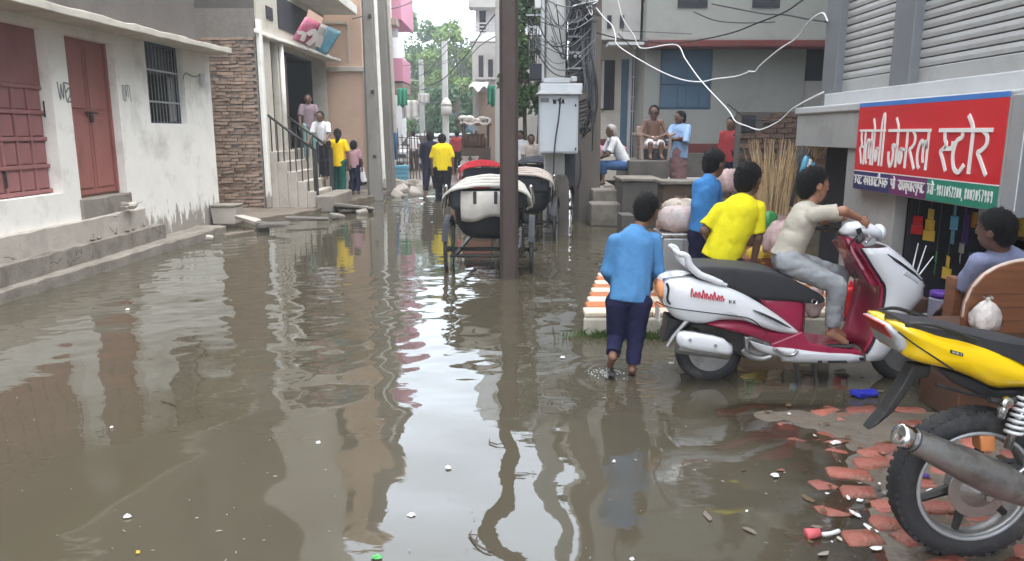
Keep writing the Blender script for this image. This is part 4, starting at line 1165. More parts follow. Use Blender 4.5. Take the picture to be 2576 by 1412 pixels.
for a, b, m_ in cuts:
    P('strip_panel', sg, m_, ((XS - 0.03, ysg1 - Ls * b + 0.004, sgb), (XS - 0.021, ysg1 - Ls * a - 0.001, zstrip - 0.005)))
DEV = {
 'sa': (0.95, [[(.2, 1), (.22, .76), (.36, .62), (.2, .5), (.1, .45), (.26, .3), (.46, .02)], [(.3, .53), (.82, .53)], [(.82, 1), (.82, 0)]]),
 'la': (1.05, [[(.9, .55), (.78, .72), (.6, .66), (.55, .4), (.62, .18)], [(.56, .6), (.4, .74), (.2, .62), (.1, .36), (.2, .12), (.36, .03)], [(.9, 1), (.9, 0)]]),
 'o': (0.42, [[(.2, 1), (.2, 0)], [(.2, 1), (.1, 1.15), (-.12, 1.34)]]),
 'na': (0.9, [[(.72, .5), (.22, .5)], [(.28, .52), (.1, .42), (.1, .2), (.26, .14), (.34, .3), (.26, .5)], [(.72, 1), (.72, 0)]]),
 'ii': (0.42, [[(.22, 0), (.22, 1.12), (.16, 1.4), (.02, 1.46), (-.14, 1.24), (-.18, 1.0)]]),
 'ja': (1.0, [[(.84, .55), (.42, .6), (.52, .4), (.48, .14), (.3, .02), (.1, .2), (.06, .42)], [(.84, 1), (.84, 0)]]),
 'e': (0.0, [[(-.16, 1), (-.22, 1.14), (-.46, 1.34)]]),
 'ra': (0.75, [[(.24, 1), (.5, .88), (.52, .68), (.3, .55), (.14, .5), (.3, .34), (.66, .0)]]),
 'shalf': (0.72, [[(.24, 1), (.28, .78), (.4, .66), (.22, .54), (.1, .48), (.26, .3), (.5, .02)], [(.3, .56), (.72, .58), (.76, .74)]]),
 'ta': (0.85, [[(.5, 1), (.5, .84), (.24, .74), (.1, .44), (.22, .12), (.5, .02), (.76, .2)]]),
 'ma': (0.9, [[(.74, .35), (.2, .35)], [(.2, 1), (.2, .3), (.1, .2), (.2, .1), (.3, .25), (.22, .38)], [(.74, 1), (.74, 0)]]),
 'pa': (0.9, [[(.15, 1), (.15, .6), (.35, .4), (.72, .42)], [(.72, 1), (.72, 0)]]),
 'ka': (1.1, [[(.5, 1), (.5, 0)], [(.5, .55), (.3, .75), (.1, .5), (.3, .3), (.5, .5)], [(.5, .6), (.8, .75), (.95, .5), (.8, .3)]]),
 'ga': (0.95, [[(.25, 1), (.25, .5), (.1, .4)], [(.7, 1), (.7, 0)]]),
 'ha': (0.8, [[(.3, 1), (.3, .8), (.6, .75), (.3, .5), (.15, .6), (.5, .3), (.3, .1), (.2, .15)]]),
 'aa': (0.35, [[(.15, 1), (.15, 0)]]),
 'u': (0.0, [[(-.3, 0), (-.5, -.2), (-.2, -.3)]]),
 'anus': (0.0, [[(-.3, 1.2), (-.24, 1.2)]]),
}
def dev_word(letters, x0, y0, hgt, wid, to3, wst, head=True, name='letters', m_='sign_white', parent=None, seed=0):
    rr = random.Random(seed)
    tot = sum(DEV[k][0] for k in letters); sx = wid / tot
    mb = MB(); x = x0; made = []
    for k in letters:
        w, sts = DEV[k]
        one = MB()
        for s in sts:
            dx = x if w else x
            pts = [(dx + px * sx, y0 + py * hgt) for px, py in s]
            ribbon(one, pts, wst * (0.95 + 0.2 * rr.random()), to3, 0.006, 5)
        mb.add(one.v, one.f)
        x += w * sx
    if head:
        ribbon(mb, [(x0 - 0.1 * sx, y0 + hgt), (x0 + wid, y0 + hgt)], wst * 0.92, lambda a, b, d: to3(a, b, d * 1.4), 0.006)
    return mb.build(name, m_, parent)
# u runs from the far (left-hand) end of the sign towards the near end
to_sign = lambda u, v, d: Vector((XS - 0.0305 - d, ysg1 - u, v))
zbase = zstrip + 0.055; hh = 0.285; W = Ls
dev_word(['sa', 'la', 'o', 'na', 'ii'], 0.035 * W, zbase, hh, 0.22 * W, to_sign, 0.02, name='lettering', parent=sg, seed=1)
dev_word(['ja', 'e', 'na', 'ra', 'la'], 0.29 * W, zbase, hh, 0.3 * W, to_sign, 0.024, name='lettering', parent=sg, seed=2)
dev_word(['shalf', 'ta', 'o', 'ra'], 0.655 * W, zbase, hh, 0.29 * W, to_sign, 0.03, name='lettering', parent=sg, seed=3)
zb2, h2 = sgb + 0.042, 0.072
dev_word(['ha', 'ra', 'ta'], 0.012 * W, zb2, h2, 0.075 * W, to_sign, 0.008, head=True, name='small_lettering', parent=sg, seed=4)
dev_word(['ka', 'aa', 'sa', 'ma', 'ta', 'ii', 'pa', 'ka'], 0.1 * W, zb2, h2, 0.21 * W, to_sign, 0.007, name='small_lettering', parent=sg, seed=5)
dev_word(['pa', 'o'], 0.335 * W, zb2, h2, 0.035 * W, to_sign, 0.007, name='small_lettering', parent=sg, seed=6)
dev_word(['ra', 'aa', 'ma', 'ka', 'u', 'ma', 'aa', 'ra', 'ga', 'u', 'pa', 'ta'], 0.395 * W, zb2, h2, 0.19 * W, to_sign, 0.007, name='small_lettering', parent=sg, seed=7)
dev_word(['ma', 'o'], 0.607 * W, zb2, h2, 0.04 * W, to_sign, 0.007, name='small_lettering', parent=sg, seed=8)
DIG = {'1': [[(.4, 0), (.4, 1)]], '0': [[(.2, .1), (.2, .9), (.6, .9), (.6, .1), (.2, .1)]], '8': [[(.4, .5), (.15, .75), (.4, 1), (.65, .75), (.4, .5), (.15, .25), (.4, 0), (.65, .25), (.4, .5)]],
       '9': [[(.6, .6), (.2, .6), (.25, 1), (.6, .95), (.6, .4), (.5, 0)]], '2': [[(.15, .8), (.4, 1), (.6, .7), (.2, .05), (.65, .05)]], '7': [[(.15, 1), (.65, 1), (.35, 0)]],
       '5': [[(.6, 1), (.2, 1), (.2, .6), (.6, .5), (.5, .05), (.2, .05)]], ',': [[(.2, .1), (.1, -.2)]], '-': [[(.1, .5), (.6, .5)]], 'A': [[(.1, 0), (.4, 1), (.7, 0)], [(.22, .4), (.6, .4)]],
       'W': [[(.05, 1), (.2, 0), (.4, .8), (.6, 0), (.75, 1)]], 'D': [[(.15, 0), (.15, 1), (.6, .8), (.6, .2), (.15, 0)]], 'X': [[(.1, 0), (.7, 1)], [(.1, 1), (.7, 0)]]}
def digits(txt, x0, y0, hgt, wid, to3, wst, m_, parent, name='small_lettering', dep=0.004):
    mb = MB(); sx = wid / len(txt)
    for i, ch in enumerate(txt):
        for s in DIG.get(ch, []):
            pts = [(x0 + sx * (i + px), y0 + py * hgt) for px, py in s]
            for a, b in zip(pts[:-1], pts[1:]):
                ribbon(mb, [a, b], wst, to3, dep)
    return mb.build(name, m_, parent)
digits('-9811052200,8002057989', 0.65 * W, zb2, h2 * 1.0, 0.335 * W, to_sign, 0.006, 'sign_white', sg)

# ================================================================ striped platform in front of the shop
pf = thing('striped_platform', 'low platform with orange and cream painted brick stripes and a white side', 'platform', (1.6, 6.6, 0))
c0 = on(1466, 855, -0.03); ztopp = 0.2
x0p = c0.x
y0p, y1p = c0.y, 7.7
xleft = lambda y: x0p + (y - y0p) * 0.19
MB().prism([(xleft(y0p), y0p, -0.25), (XS + 0.08, y0p, -0.25), (XS + 0.08, y1p, -0.25), (xleft(y1p), y1p, -0.25)], (0, 0, ztopp + 0.2)).build('base', 'plinth', pf, bev=0.02)
rows = []
y = y0p + 0.004; r_ = 0
while y < y1p - 0.1:
    d_ = 0.19
    rows.append((y, min(y + d_, y1p), r_ % 2)); y += d_; r_ += 1
for (ya, yb, od) in rows:
    x = xleft(ya) + 0.012
    while x < XS:
        w = min(random.uniform(0.22, 0.3), XS + 0.06 - x); zt_ = ztopp + random.uniform(-0.008, 0.006)
        if w > 0.04:
            MB().box((x, ya + 0.005, ztopp - 0.048), (x + w - 0.008, yb - 0.004, zt_)).build('painted_brick', 'stripe_orange' if od else 'stripe_cream', pf, bev=0.012)
        x += w
# grass at its foot
gm = MB()
def blades(mb, cx, cy, sx, sy, n, h, z0=-0.02):
    for k in range(n):
        x, y = cx + random.gauss(0, sx), cy - abs(random.gauss(0, sy)); a = random.uniform(0, 6.28); hh_ = h * random.uniform(0.4, 1.2)
        lean = Vector((random.gauss(0, 0.35), random.gauss(-0.1, 0.3), 1)) * hh_; w = Vector((math.cos(a), math.sin(a), 0)) * 0.004
        p = Vector((x, y, z0))
        mb.add([p - w, p + w, p + lean * 0.6 + w * 0.7, p + lean + Vector((lean.x, lean.y, 0)) * 0.4], [(0, 1, 2), (0, 2, 3)])
blades(gm, 0.85, y0p + 0.02, 0.2, 0.06, 700, 0.085); blades(gm, 1.3, y0p + 0.02, 0.22, 0.06, 500, 0.06)
o = gm.build('grass_tuft', 'grass'); o['kind'] = 'stuff'; o['label'] = 'green grass growing at the foot of the striped platform'
gm = MB(); blades(gm, on(1012, 420, 0.08).x, 24.5, 0.7, 0.9, 500, 0.25, 0.05)
o = gm.build('grass_patch', 'leaf_light'); o['kind'] = 'stuff'; o['label'] = 'pale grass on the rubble at the far water edge'

# ================================================================ poles
def pole(name, label, bx, by, top, w0, w1, m, d=0.7, grp=None, lean=(0, 0), dent=False):
    t = thing(name, label, 'pole', (bx, by, -0.2), grp)
    mb = MB(); secs = []
    for i in range(13):
        k = i / 12; z = -0.25 + (top + 0.25) * k; w = w0 + (w1 - w0) * k
        cx, cy = bx + lean[0] * k, by + lean[1] * k; c = 0.18 * w
        hw, hd = w / 2, w * d / 2
        secs.append([(cx - hw + c, cy - hd, z), (cx + hw - c, cy - hd, z), (cx + hw, cy - hd + c, z), (cx + hw, cy + hd - c, z), (cx + hw - c, cy + hd, z), (cx - hw + c, cy + hd, z), (cx - hw, cy + hd - c, z), (cx - hw, cy - hd + c, z)])
    mb.loft(secs); mb.build('shaft', m, t)
    return t
p1 = on(946, 503); p2 = on(981, 487)
t = pole('concrete_pole', 'leaning grey concrete pole nearest the girl in yellow', p1.x, p1.y, 9.5, 0.36, 0.24, 'pole_concrete', 0.7, None, (at(916, 0, p1.y).x - p1.x) and ((at(918, -160, p1.y).x - p1.x), 0))
for z in (1.0, 2.5, 4.2):
    MB().box((p1.x - 0.02, p1.y - 0.135, z), (p1.x + 0.06, p1.y - 0.1, z + 0.08)).build('clamp', 'iron', t)
MB().tube([(p1.x + 0.22, p1.y - 0.05, 0.3), (p1.x + 0.12, p1.y - 0.05, 6)], 0.045, 6).build('conduit', 'plaster_white', t)
t = pole('concrete_pole', 'second leaning grey concrete pole beside the blue tarpaulin', p2.x, p2.y, 9.0, 0.34, 0.25, 'pole_concrete', 0.7, None, ((at(945, -160, p2.y).x - p2.x), 0))
MB().tube([(p2.x + 0.2, p2.y - 0.05, 1.6), (p2.x + 0.08, p2.y - 0.05, 6)], 0.05, 6).build('conduit', 'plaster_cream', t)
MB().box((p2.x - 0.3, p2.y - 0.16, 2.3), (p2.x - 0.18, p2.y - 0.1, 2.62)).build('switch', 'cable_black', t)
cp = on(1281, 700)
t = pole('rusty_pole', 'brown iron pole standing in the water directly in front of the cycle rickshaw', cp.x, cp.y, 8.6, 0.2, 0.195, 'pole_rust', 1.0, None, (at(1279, 0, cp.y).x - cp.x, 0))
MB().box((cp.x - 0.078, cp.y - 0.098, 1.75), (cp.x - 0.03, cp.y - 0.07, 1.95)).build('clamp', 'iron', t)
for i, (px, pyb, Y, w, ptop, lab) in enumerate(((1062, 340, 38, 0.28, 150, 'pale far concrete pole left of the bag wrapped pole'), (1121, 340, 30, 0.27, 104, 'pale far concrete pole wrapped with a white bag above the men'), (1254, 330, 22, 0.2, -60, 'thin pale pole half hidden just left of the rusty pole'))):
    tp = at(px, ptop, Y).z; x = at(px, 300, Y).x
    t = pole('far_pole', lab, x, Y, tp, w, w * 0.8, 'pole_pale', 0.8)
    if i == 1:
        b = MB(); z0 = at(px, 290, Y).z; z1 = at(px, 246, Y).z
        b.lathe((x + 0.04, Y - 0.05, z0), (0, 0, 1), [(0.13, 0), (0.2, 0.05), (0.22, 0.3), (0.2, 0.36), (0.21, 0.42), (0.15, 0.55), (0.06, z1 - z0)], 12)
        b.build('tied_bag', 'tarp_white', t, smooth=True)
        MB().torus((x + 0.04, Y - 0.05, z0 + 0.38), (0, 0, 1), 0.21, 0.015, 16, 5).build('string', 'cable_black', t)
    if i == 0:
        for zz in (at(px, 205, Y).z, at(px, 262, Y).z):
            MB().tube([(x, Y, zz), (x - 0.9, Y, zz + 0.12)], 0.03, 6).build('arm', 'pole_pale', t)

# ---- transformer post with cable box
YX = 12.0
tx = thing('transformer_post', 'electric transformer post with dark fuse racks and cable bundles in the water', 'transformer', (1.0, 12.4, -0.2))
pX = lambda px, py, Y=YX: at(px, py, Y)
def xbox(name, px0, py0, px1, py1, Y0, Y1, m, bev=0.0, par=None):
    a, b = pX(px0, py1, Y0), pX(px1, py0, Y0)
    return MB().box((a.x, Y0, a.z), (b.x, Y1, b.z)).build(name, m, par or tx, bev=bev)
xc = pX(1398, 100, 12.3).x
secs = []
mb = MB()
for z, w in ((-0.3, 0.34), (1.0, 0.33), (4, 0.3), (9, 0.26)):
    secs.append([(xc - w / 2, 12.25, z), (xc + w / 2, 12.25, z), (xc + w / 2, 12.5, z), (xc - w / 2, 12.5, z)])
mb.loft(secs).build('pale_post', 'pole_pale', tx, bev=0.03)
xbox('side_channel', 1361, -90, 1372, 205, 12.2, 12.5, 'tin', 0.01)
for k, (y0, y1) in enumerate(((-60, 10), (12, 92), (95, 158), (160, 200))):
    xbox('plate', 1373, y0, 1391, y1, 12.32, 12.42, 'trafo', 0.005)
xbox('dark_channel', 1416, -90, 1430, 200, 12.35, 12.6, 'trafo', 0.01)
# right-hand fuse rack
for a, b, c, d, m_ in ((1434, -60, 1476, 28, 'trafo'), (1432, 34, 1478, 98, 'trafo'), (1432, 102, 1476, 176, 'black_plastic'), (1428, 180, 1470, 206, 'black_plastic'), (1470, 30, 1480, 235, 'trafo')):
    xbox('fuse_unit', a, b, c, d, 12.4, 12.75, m_, 0.015)
for k in range(4):
    xbox('cross_arm', 1428, 50 + 40 * k, 1482, 54 + 40 * k, 12.33, 12.38, 'iron_pale')
for k in range(5):
    p = pX(1441 + 6 * k, 135 + 8 * (k % 2), 12.36); MB().lathe(p, (0, -1, 0), [(0.02, 0), (0.03, 0.03), (0.015, 0.06)], 8).build('insulator', 'pk_white', tx)
# left-hand busbar cage
for k in range(6):
    px = 1327 + k * 5.6
    xbox('cage_bar', px, 38 - k, px + 2.4, 160, 12.1, 12.14, 'iron')
for py in (36, 66, 88, 128):
    xbox('cage_rail', 1324, py, 1362, py + 4, 12.06, 12.09, 'iron_pale' if py < 70 else 'iron')
for k in range(4):
    xbox('fuse_link', 1331 + 7.5 * k, 72 + 3 * (k % 2), 1335 + 7.5 * k, 140, 12.15, 12.2, 'iron_pale')
xbox('cage_box', 1333, 160, 1363, 200, 12.1, 12.5, 'trafo', 0.01)
xbox('insulator_top', 1346, -10, 1362, 22, 12.1, 12.3, 'pk_white', 0.02)
# platform and box
xbox('bracket', 1366, 196, 1436, 209, 12.1, 12.5, 'tin', 0.008)
xbox('platform', 1358, 210, 1466, 230, 11.95, 12.6, 'tin', 0.01)
xbox('cup', 1436, 192, 1452, 206, 12.0, 12.1, 'pk_white', 0.02)
eb = xbox('cable_box', 1357, 238, 1456, 386, 11.85, 12.35, 'box_grey', 0.012)
a, b = pX(1347, 232, 11.78), pX(1466, 238, 11.78)
MB().prism([(a.x, 11.75, b.z), (b.x, 11.75, b.z), (b.x - 0.03, 11.75, b.z + 0.05), (a.x + 0.06, 11.75, b.z + 0.05)], (0, 0.65, 0)).build('roof', 'tin', eb, bev=0.006)
xbox('door', 1362, 246, 1452, 382, 11.835, 11.849, 'box_grey', 0.004, eb)
xbox('name_plate', 1360, 247, 1381, 258, 11.828, 11.834, 'shutter_frame', 0, eb)
for py in (262, 372):
    xbox('hinge', 1446, py, 1450, py + 7, 11.825, 11.834, 'iron', 0, eb)
f5 = lambda x, y, d: Vector((pX(1391, 262, 11.83).x + x, 11.832 - d, pX(1391, 262, 11.83).z + y))
digits('W9A', 0, 0, 0.075, 0.19, f5, 0.018, 'ink', eb, 'box_lettering', 0.003)
MB().tube(smooth_path([pX(1410, 246, 11.82), pX(1405, 300, 11.81), pX(1398, 345, 11.8), pX(1394, 386, 11.79), pX(1392, 440, 11.8), pX(1388, 520, 11.85)]), 0.012, 5).build('hanging_cable', 'cable_black', eb)
# lower stub post, dark panel, thick post
a, b = pX(1391, 592, 12.05), pX(1432, 440, 12.05)
secs = []
for t_, s_ in ((0, 1), (0.7, 1), (0.82, 0.97), (0.92, 0.85), (0.98, 0.65), (1.0, 0.4)):
    z = -0.25 + (b.z + 0.25) * t_; cxm = (a.x + b.x) / 2; hw = (b.x - a.x) / 2 * s_
    secs.append([(cxm - hw, 11.95, z), (cxm + hw, 11.95, z), (cxm + hw, 12.18, z), (cxm - hw, 12.18, z)])
MB().loft(secs).build('stub_post', 'pole_dark', tx, bev=0.03)
xbox('dark_panel', 1390, 387, 1448, 470, 12.38, 12.6, 'trafo', 0.01)
# cable bundles
cb = thing('cable_bundle', 'tangle of black and grey cables hanging right of the electric box', 'cables', tuple(pX(1475, 300, 12.3)))
rr = random.Random(4)
for k in range(22):
    x0 = 1466 + rr.uniform(0, 26); sw = rr.uniform(4, 20)
    pts = [pX(x0 + rr.uniform(-8, 8), rr.uniform(-40, 90), 12.3), pX(x0 + rr.uniform(-4, 8), 150, 12.2), pX(x0 + sw * 0.7, 230 + rr.uniform(-20, 20), 12.1), pX(x0 + sw * 0.5, 290 + rr.uniform(-10, 20), 12.05), pX(1462 + rr.uniform(-4, 10), 330 + rr.uniform(-20, 25), 12.1)]
    MB().tube(smooth_path(pts, 6), rr.choice((0.008, 0.011, 0.014)), 5).build('cable', rr.choice(('cable_black', 'cable_grey', 'cable_grey', 'cable_black')), cb)
for k in range(12):
    z = rr.uniform(250, 330); pts = [pX(1458, z, 11.95), pX(1470 + rr.uniform(0, 10), z - 6, 11.8), pX(1478 + rr.uniform(0, 14), z + rr.uniform(-25, 5), 11.9), pX(1486 + rr.uniform(0, 8), z - 60 - rr.uniform(0, 60), 12.1)]
    MB().tube(smooth_path(pts, 6), 0.01, 5).build('cable', 'cable_black', cb)
for k in range(26):    # the knot of wires at the pole head
    c = pX(1460 + rr.uniform(-12, 22), 12 + rr.uniform(-30, 30), 12.2); pts = [c + Vector((rr.uniform(-.2, .2), rr.uniform(-.1, .1), rr.uniform(-.18, .18))) for _ in range(5)]
    MB().tube(smooth_path(pts, 5), 0.007, 4).build('cable', rr.choice(('cable_black', 'cable_white', 'cable_grey')), cb)
for k in range(20):    # slack loops across the transformer
    xa, xb = rr.uniform(1322, 1400), rr.uniform(1430, 1500); ya, yb_ = rr.uniform(-20, 110), rr.uniform(-20, 140); sg_ = rr.uniform(15, 60)
    MB().tube(smooth_path([pX(xa, ya, 12.0), pX((xa * 2 + xb) / 3, max(ya, yb_) + sg_ * 0.8, 11.9), pX((xa + xb * 2) / 3, max(ya, yb_) + sg_, 11.95), pX(xb, yb_, 12.1)], 6), rr.choice((0.006, 0.009)), 4).build('cable', rr.choice(('cable_black', 'cable_black', 'cable_grey')), cb)
MB().tube(smooth_path([pX(1485, 130, 12), pX(1500, 200, 11.9), pX(1503, 260, 11.9), pX(1492, 320, 11.9), pX(1490, 380, 12)]), 0.012, 5).build('cable', 'cable_black', cb)
tk = on(1474, 552)
t = pole('concrete_pole', 'thick grey concrete post behind the electric box', tk.x, tk.y, 9, 0.5, 0.3, 'pole_dark', 0.7)
MB().tube(smooth_path([pX(1458, 380, 13.7), pX(1460, 440, 13.6), pX(1452, 475, 13.6)]), 0.015, 5).build('cable', 'cable_black', t)
# ---- overhead wires
def wire(name, label, pts, r, m, grp=None):
    o = MB().tube(smooth_path(pts, 8), r, 5).build(name, m, smooth=True)
    return tag(o, label, 'cable', grp)
W_ = lambda *a: [at(px, py, Y) for px, py, Y in a]
wire('white_cable', 'white cable sagging from the transformer across the blue window to the shop post', W_((1553, -10, 11.5), (1566, 45, 11.5), (1595, 90, 11.5), (1605, 115, 11.5), (1625, 122, 11.4), (1700, 113, 11.3), (1725, 150, 11), (1765, 205, 10.6), (1830, 275, 9.8), (1850, 305, 9.4), (1880, 318, 9.2), (1903, 326, 9.1), (1920, 325, 9), (1960, 305, 8.7), (2000, 270, 8.3), (2072, 232, 7.75)), 0.0085, 'cable_white')
wire('white_cable', 'white cable in a wide loop from the wall bracket to the dark shop post', W_((1500, 20, 12), (1520, 45, 11.9), (1540, 65, 11.8), (1548, 90, 11.7), (1556, 116, 11.6), (1625, 160, 11.3), (1680, 188, 11), (1725, 203, 10.7), (1766, 206, 10.6), (1800, 199, 10.4), (1850, 193, 10), (1878, 184, 9.6), (1884, 180, 9.5), (1900, 180, 9.4), (1912, 165, 9.3), (1960, 125, 8.9), (2005, 95, 8.5), (2035, 55, 8.1), (2068, 33, 7.8), (2082, 54, 7.7)), 0.0085, 'cable_white')
wire('black_cable', 'thick black cable sweeping down from the upper right to the sunshade of the grey house', W_((2030, -8, 9), (1975, 30, 9.8), (1900, 60, 10.8), (1850, 80, 11.4), (1780, 97, 12), (1700, 108, 12.4), (1620, 104, 12.4), (1560, 98, 12.4), (1500, 82, 12.3)), 0.011, 'cable_black')
wire('black_cable', 'black cable strung between the two upper windows of the grey house', W_((1790, 10, 15), (1840, 20, 14.8), (1920, 35, 14), (1975, 38, 13), (2030, 48, 11), (2080, 55, 8.2)), 0.012, 'cable_black')
wire('black_cable', 'thin black cable drooping across the upper wall of the grey house', W_((1745, 30, 15.6), (1800, 52, 15.5), (1870, 58, 15.4), (1950, 56, 15.3)), 0.011, 'cable_black')
wire('black_cable', 'short slack black cable ending at the low brick wall', W_((1830, 262, 12.4), (1860, 285, 12.4), (1890, 300, 12.4), (1960, 305, 12.4)), 0.009, 'cable_black')
wire('black_cable', 'straight black cable running down to the corner of the sunshade', W_((1555, 85, 14.8), (1590, 120, 15.2), (1604, 135, 15.6)), 0.01, 'cable_black')
wire('black_cable', 'pair of thin wires drawn almost level over the upper wall', W_((1565, 78, 15.6), (1660, 82, 15.7), (1740, 86, 15.8)), 0.007, 'cable_black')
wire('black_cable', 'taut black wire from the far bagged pole up to the right hand houses', W_((1080, 215, 30), (1120, 195, 29), (1180, 130, 27), (1215, 75, 26), (1255, 25, 25)), 0.02, 'cable_black')
wire('black_cable', 'second slack wire over the street joining the far poles', W_((1010, 200, 34), (1060, 225, 38), (1110, 205, 33), (1150, 180, 29), (1205, 118, 26), (1260, 85, 24)), 0.018, 'cable_grey')
wire('black_cable', 'wire from the left concrete pole up past the pink balcony', W_((985, 22, 19), (1010, 16, 20), (1045, 2, 21)), 0.012, 'cable_black')
wire('black_cable', 'wire from the balcony of the stair house to the leaning concrete pole', W_((886, 48, 18.5), (910, 42, 18.4), (925, 36, 18.3)), 0.012, 'cable_black')

rw = random.Random(44)
for k in range(9):      # the web of thin wires down the street
    a_ = (rw.uniform(985, 1062), rw.uniform(90, 250), rw.uniform(24, 38)); b_ = (rw.uniform(1121, 1256), rw.uniform(40, 260), rw.uniform(22, 34))
    m_ = ((a_[0] + b_[0]) / 2, (a_[1] + b_[1]) / 2 + rw.uniform(12, 34), (a_[2] + b_[2]) / 2)
    wire('service_wire', 'thin dark service wire strung across the far street', W_(a_, m_, b_), 0.011, rw.choice(('cable_black', 'cable_grey')), 'thin wires over the far street')
# ================================================================ trees
def tree(name, label, base, h, rad, m, nleaf, leaf, trunk_r=0.25, clumps=26, seed=0, zc=0.62, squash=1.0):
    t = thing(name, label, 'tree', base); rr = np.random.default_rng(seed); bx, by, bz = base
    tb = MB(); rs = random.Random(seed)
    top = Vector((bx + rs.uniform(-.4, .4), by, bz + h * 0.62))
    tb.tube(smooth_path([(bx, by, bz - 0.2), (bx + rs.uniform(-.2, .2), by, bz + h * 0.3), top], 4), [trunk_r * (1 - 0.075 * i) for i in range(9)], 8)
    cl = []
    for k in range(clumps):
        a = rs.uniform(0, 6.28); u = rs.uniform(-1, 1); q = rs.uniform(0.3, 1) ** 0.5
        c = Vector((bx + math.cos(a) * rad * q * math.sqrt(1 - u * u * 0.7), by + math.sin(a) * rad * q * 0.8, bz + h * zc + u * h * (1 - zc) * squash * q))
        cl.append((c, rad * rs.uniform(0.2, 0.42)))
        if k < 9:
            tb.tube(smooth_path([top.lerp(Vector((bx, by, bz + h * 0.4)), rs.random()), (top + c) * 0.5 + Vector((0, 0, -0.2)), c], 4), [trunk_r * 0.35 * (1 - 0.09 * i) for i in range(9)], 5)
    tb.build('trunk', 'bark', t, smooth=True)
    per = nleaf // clumps; V = []; F = []
    for c, r_ in cl:
        d = rr.normal(size=(per, 3)); d /= np.linalg.norm(d, axis=1)[:, None]
        p = np.array(c) + d * (r_ * rr.uniform(0.35, 1.0, per)[:, None] ** 0.5) * np.array([1, 1, 0.8])
        a = rr.normal(size=(per, 3)); a /= np.linalg.norm(a, axis=1)[:, None]
        b = np.cross(a, rr.normal(size=(per, 3))); b /= np.linalg.norm(b, axis=1)[:, None]
        s = leaf * rr.uniform(0.6, 1.3, per)[:, None]
        q = np.stack([p - a * s, p + b * s * 0.45, p + a * s, p - b * s * 0.45], 1)
        V.append(q.reshape(-1, 3))
    V = np.concatenate(V); N = len(V) // 4
    me = bpy.data.meshes.new('crown'); me.from_pydata(V.tolist(), [], np.arange(N * 4).reshape(N, 4).tolist())
    me.materials.append(MATS[m]); o = bpy.data.objects.new('crown', me); COL.objects.link(o); attach(o, t)
    return t
# base positions on the far ground
def treeat(px, Y, **k):
    x = at(px, 300, Y).x
    return dict(base=(x, Y, 0.05), **k)
tree('street_tree', 'tall feathery green tree against the white sky', **treeat(1082, 56, h=10.4, rad=2.0, m='leaf_mid', nleaf=5200, leaf=0.16, seed=1, zc=0.68))
tree('street_tree', 'broad dark green tree behind the far bagged pole', **treeat(1122, 60, h=9.4, rad=3.0, m='leaf_dark', nleaf=6500, leaf=0.18, seed=2, zc=0.55))
tree('street_tree', 'yellow green tree rising beside the pink balcony', **treeat(1035, 52, h=7.2, rad=2.0, m='leaf_light', nleaf=4200, leaf=0.16, seed=3, zc=0.6))
tree('street_tree', 'yellow green tree left of the far white house', **treeat(1160, 50, h=8.4, rad=1.8, m='leaf_light', nleaf=4200, leaf=0.16, seed=4, zc=0.6))
tree('street_tree', 'low dark tree filling the end of the street under the taller crowns', **treeat(1075, 66, h=7.2, rad=4.6, m='leaf_dark', nleaf=9500, leaf=0.22, seed=5, zc=0.42, clumps=40, squash=1.1))
tree('street_tree', 'low dark tree at the street end right of the bagged pole', **treeat(1165, 64, h=7.0, rad=4.2, m='leaf_mid', nleaf=8500, leaf=0.22, seed=15, zc=0.42, clumps=38, squash=1.1))
tree('roadside_bush', 'grey green bush at the left of the street end behind the stick fence', **treeat(1040, 46, h=4.6, rad=2.2, m='leaf_mid', nleaf=5200, leaf=0.15, seed=16, zc=0.45, trunk_r=0.12, clumps=30, squash=1.1))
tree('roadside_bush', 'dark bush at the street end right of the bag wrapped pole', **treeat(1150, 44, h=4.4, rad=1.8, m='leaf_dark', nleaf=5000, leaf=0.15, seed=17, zc=0.45, trunk_r=0.12, clumps=30, squash=1.1))
tree('street_tree', 'tall dark tree behind the transformer cage', **treeat(1362, 24, h=10.5, rad=1.45, m='leaf_dark', nleaf=12000, leaf=0.12, seed=6, zc=0.6, clumps=44, squash=1.1))
tree('roadside_bush', 'lighter leafy bush between the rusty pole and the electric box', **treeat(1335, 19.5, h=4.6, rad=0.72, m='leaf_mid', nleaf=5200, leaf=0.09, trunk_r=0.08, seed=7, zc=0.7, clumps=30))
# ================================================================ the far end of the street
t = far_block('far_white_house', 'tall white far house with balcony right of the sky gap', 'far_white', at(1196, 100, 34).x, 1.4, 34, 40, 12.5, [(at(1206, 50, 34).x, at(1222, 50, 34).x, at(1200, 92, 34).z, at(1200, 20, 34).z)])
P('balcony', t, 'far_white', ((at(1180, 90, 33).x, 33, at(1180, 104, 33).z), (1.0, 34.01, at(1180, 82, 33).z)))
for k in range(3):
    P('balcony_rail', t, 'far_grey', ((at(1183, 90, 33).x, 33.02, at(1180, 78 - 9 * k, 33).z), (at(1240, 90, 33).x, 33.06, at(1180, 75 - 9 * k, 33).z)))
P('upper_overhang', t, 'far_grey', ((at(1178, 10, 33).x, 33, at(1180, 18, 33).z), (1.0, 34.02, at(1180, 18, 33).z + 1.2)))
t = far_block('far_grey_house', 'grey brown far house with cluttered front below the white balcony', 'far_grey', at(1188, 150, 30).x, 1.2, 30, 33.9, at(1200, 108, 30).z,
              [(at(1204, 150, 30).x, at(1216, 150, 30).x, at(1200, 195, 30).z, at(1200, 140, 30).z), (at(1228, 150, 30).x, at(1240, 150, 30).x, at(1200, 195, 30).z, at(1200, 150, 30).z)])
P('shop_mouth', t, 'far_brown', ((at(1206, 250, 30).x, 29.9, 0), (at(1248, 250, 30).x, 30.001, at(1206, 232, 30).z)))
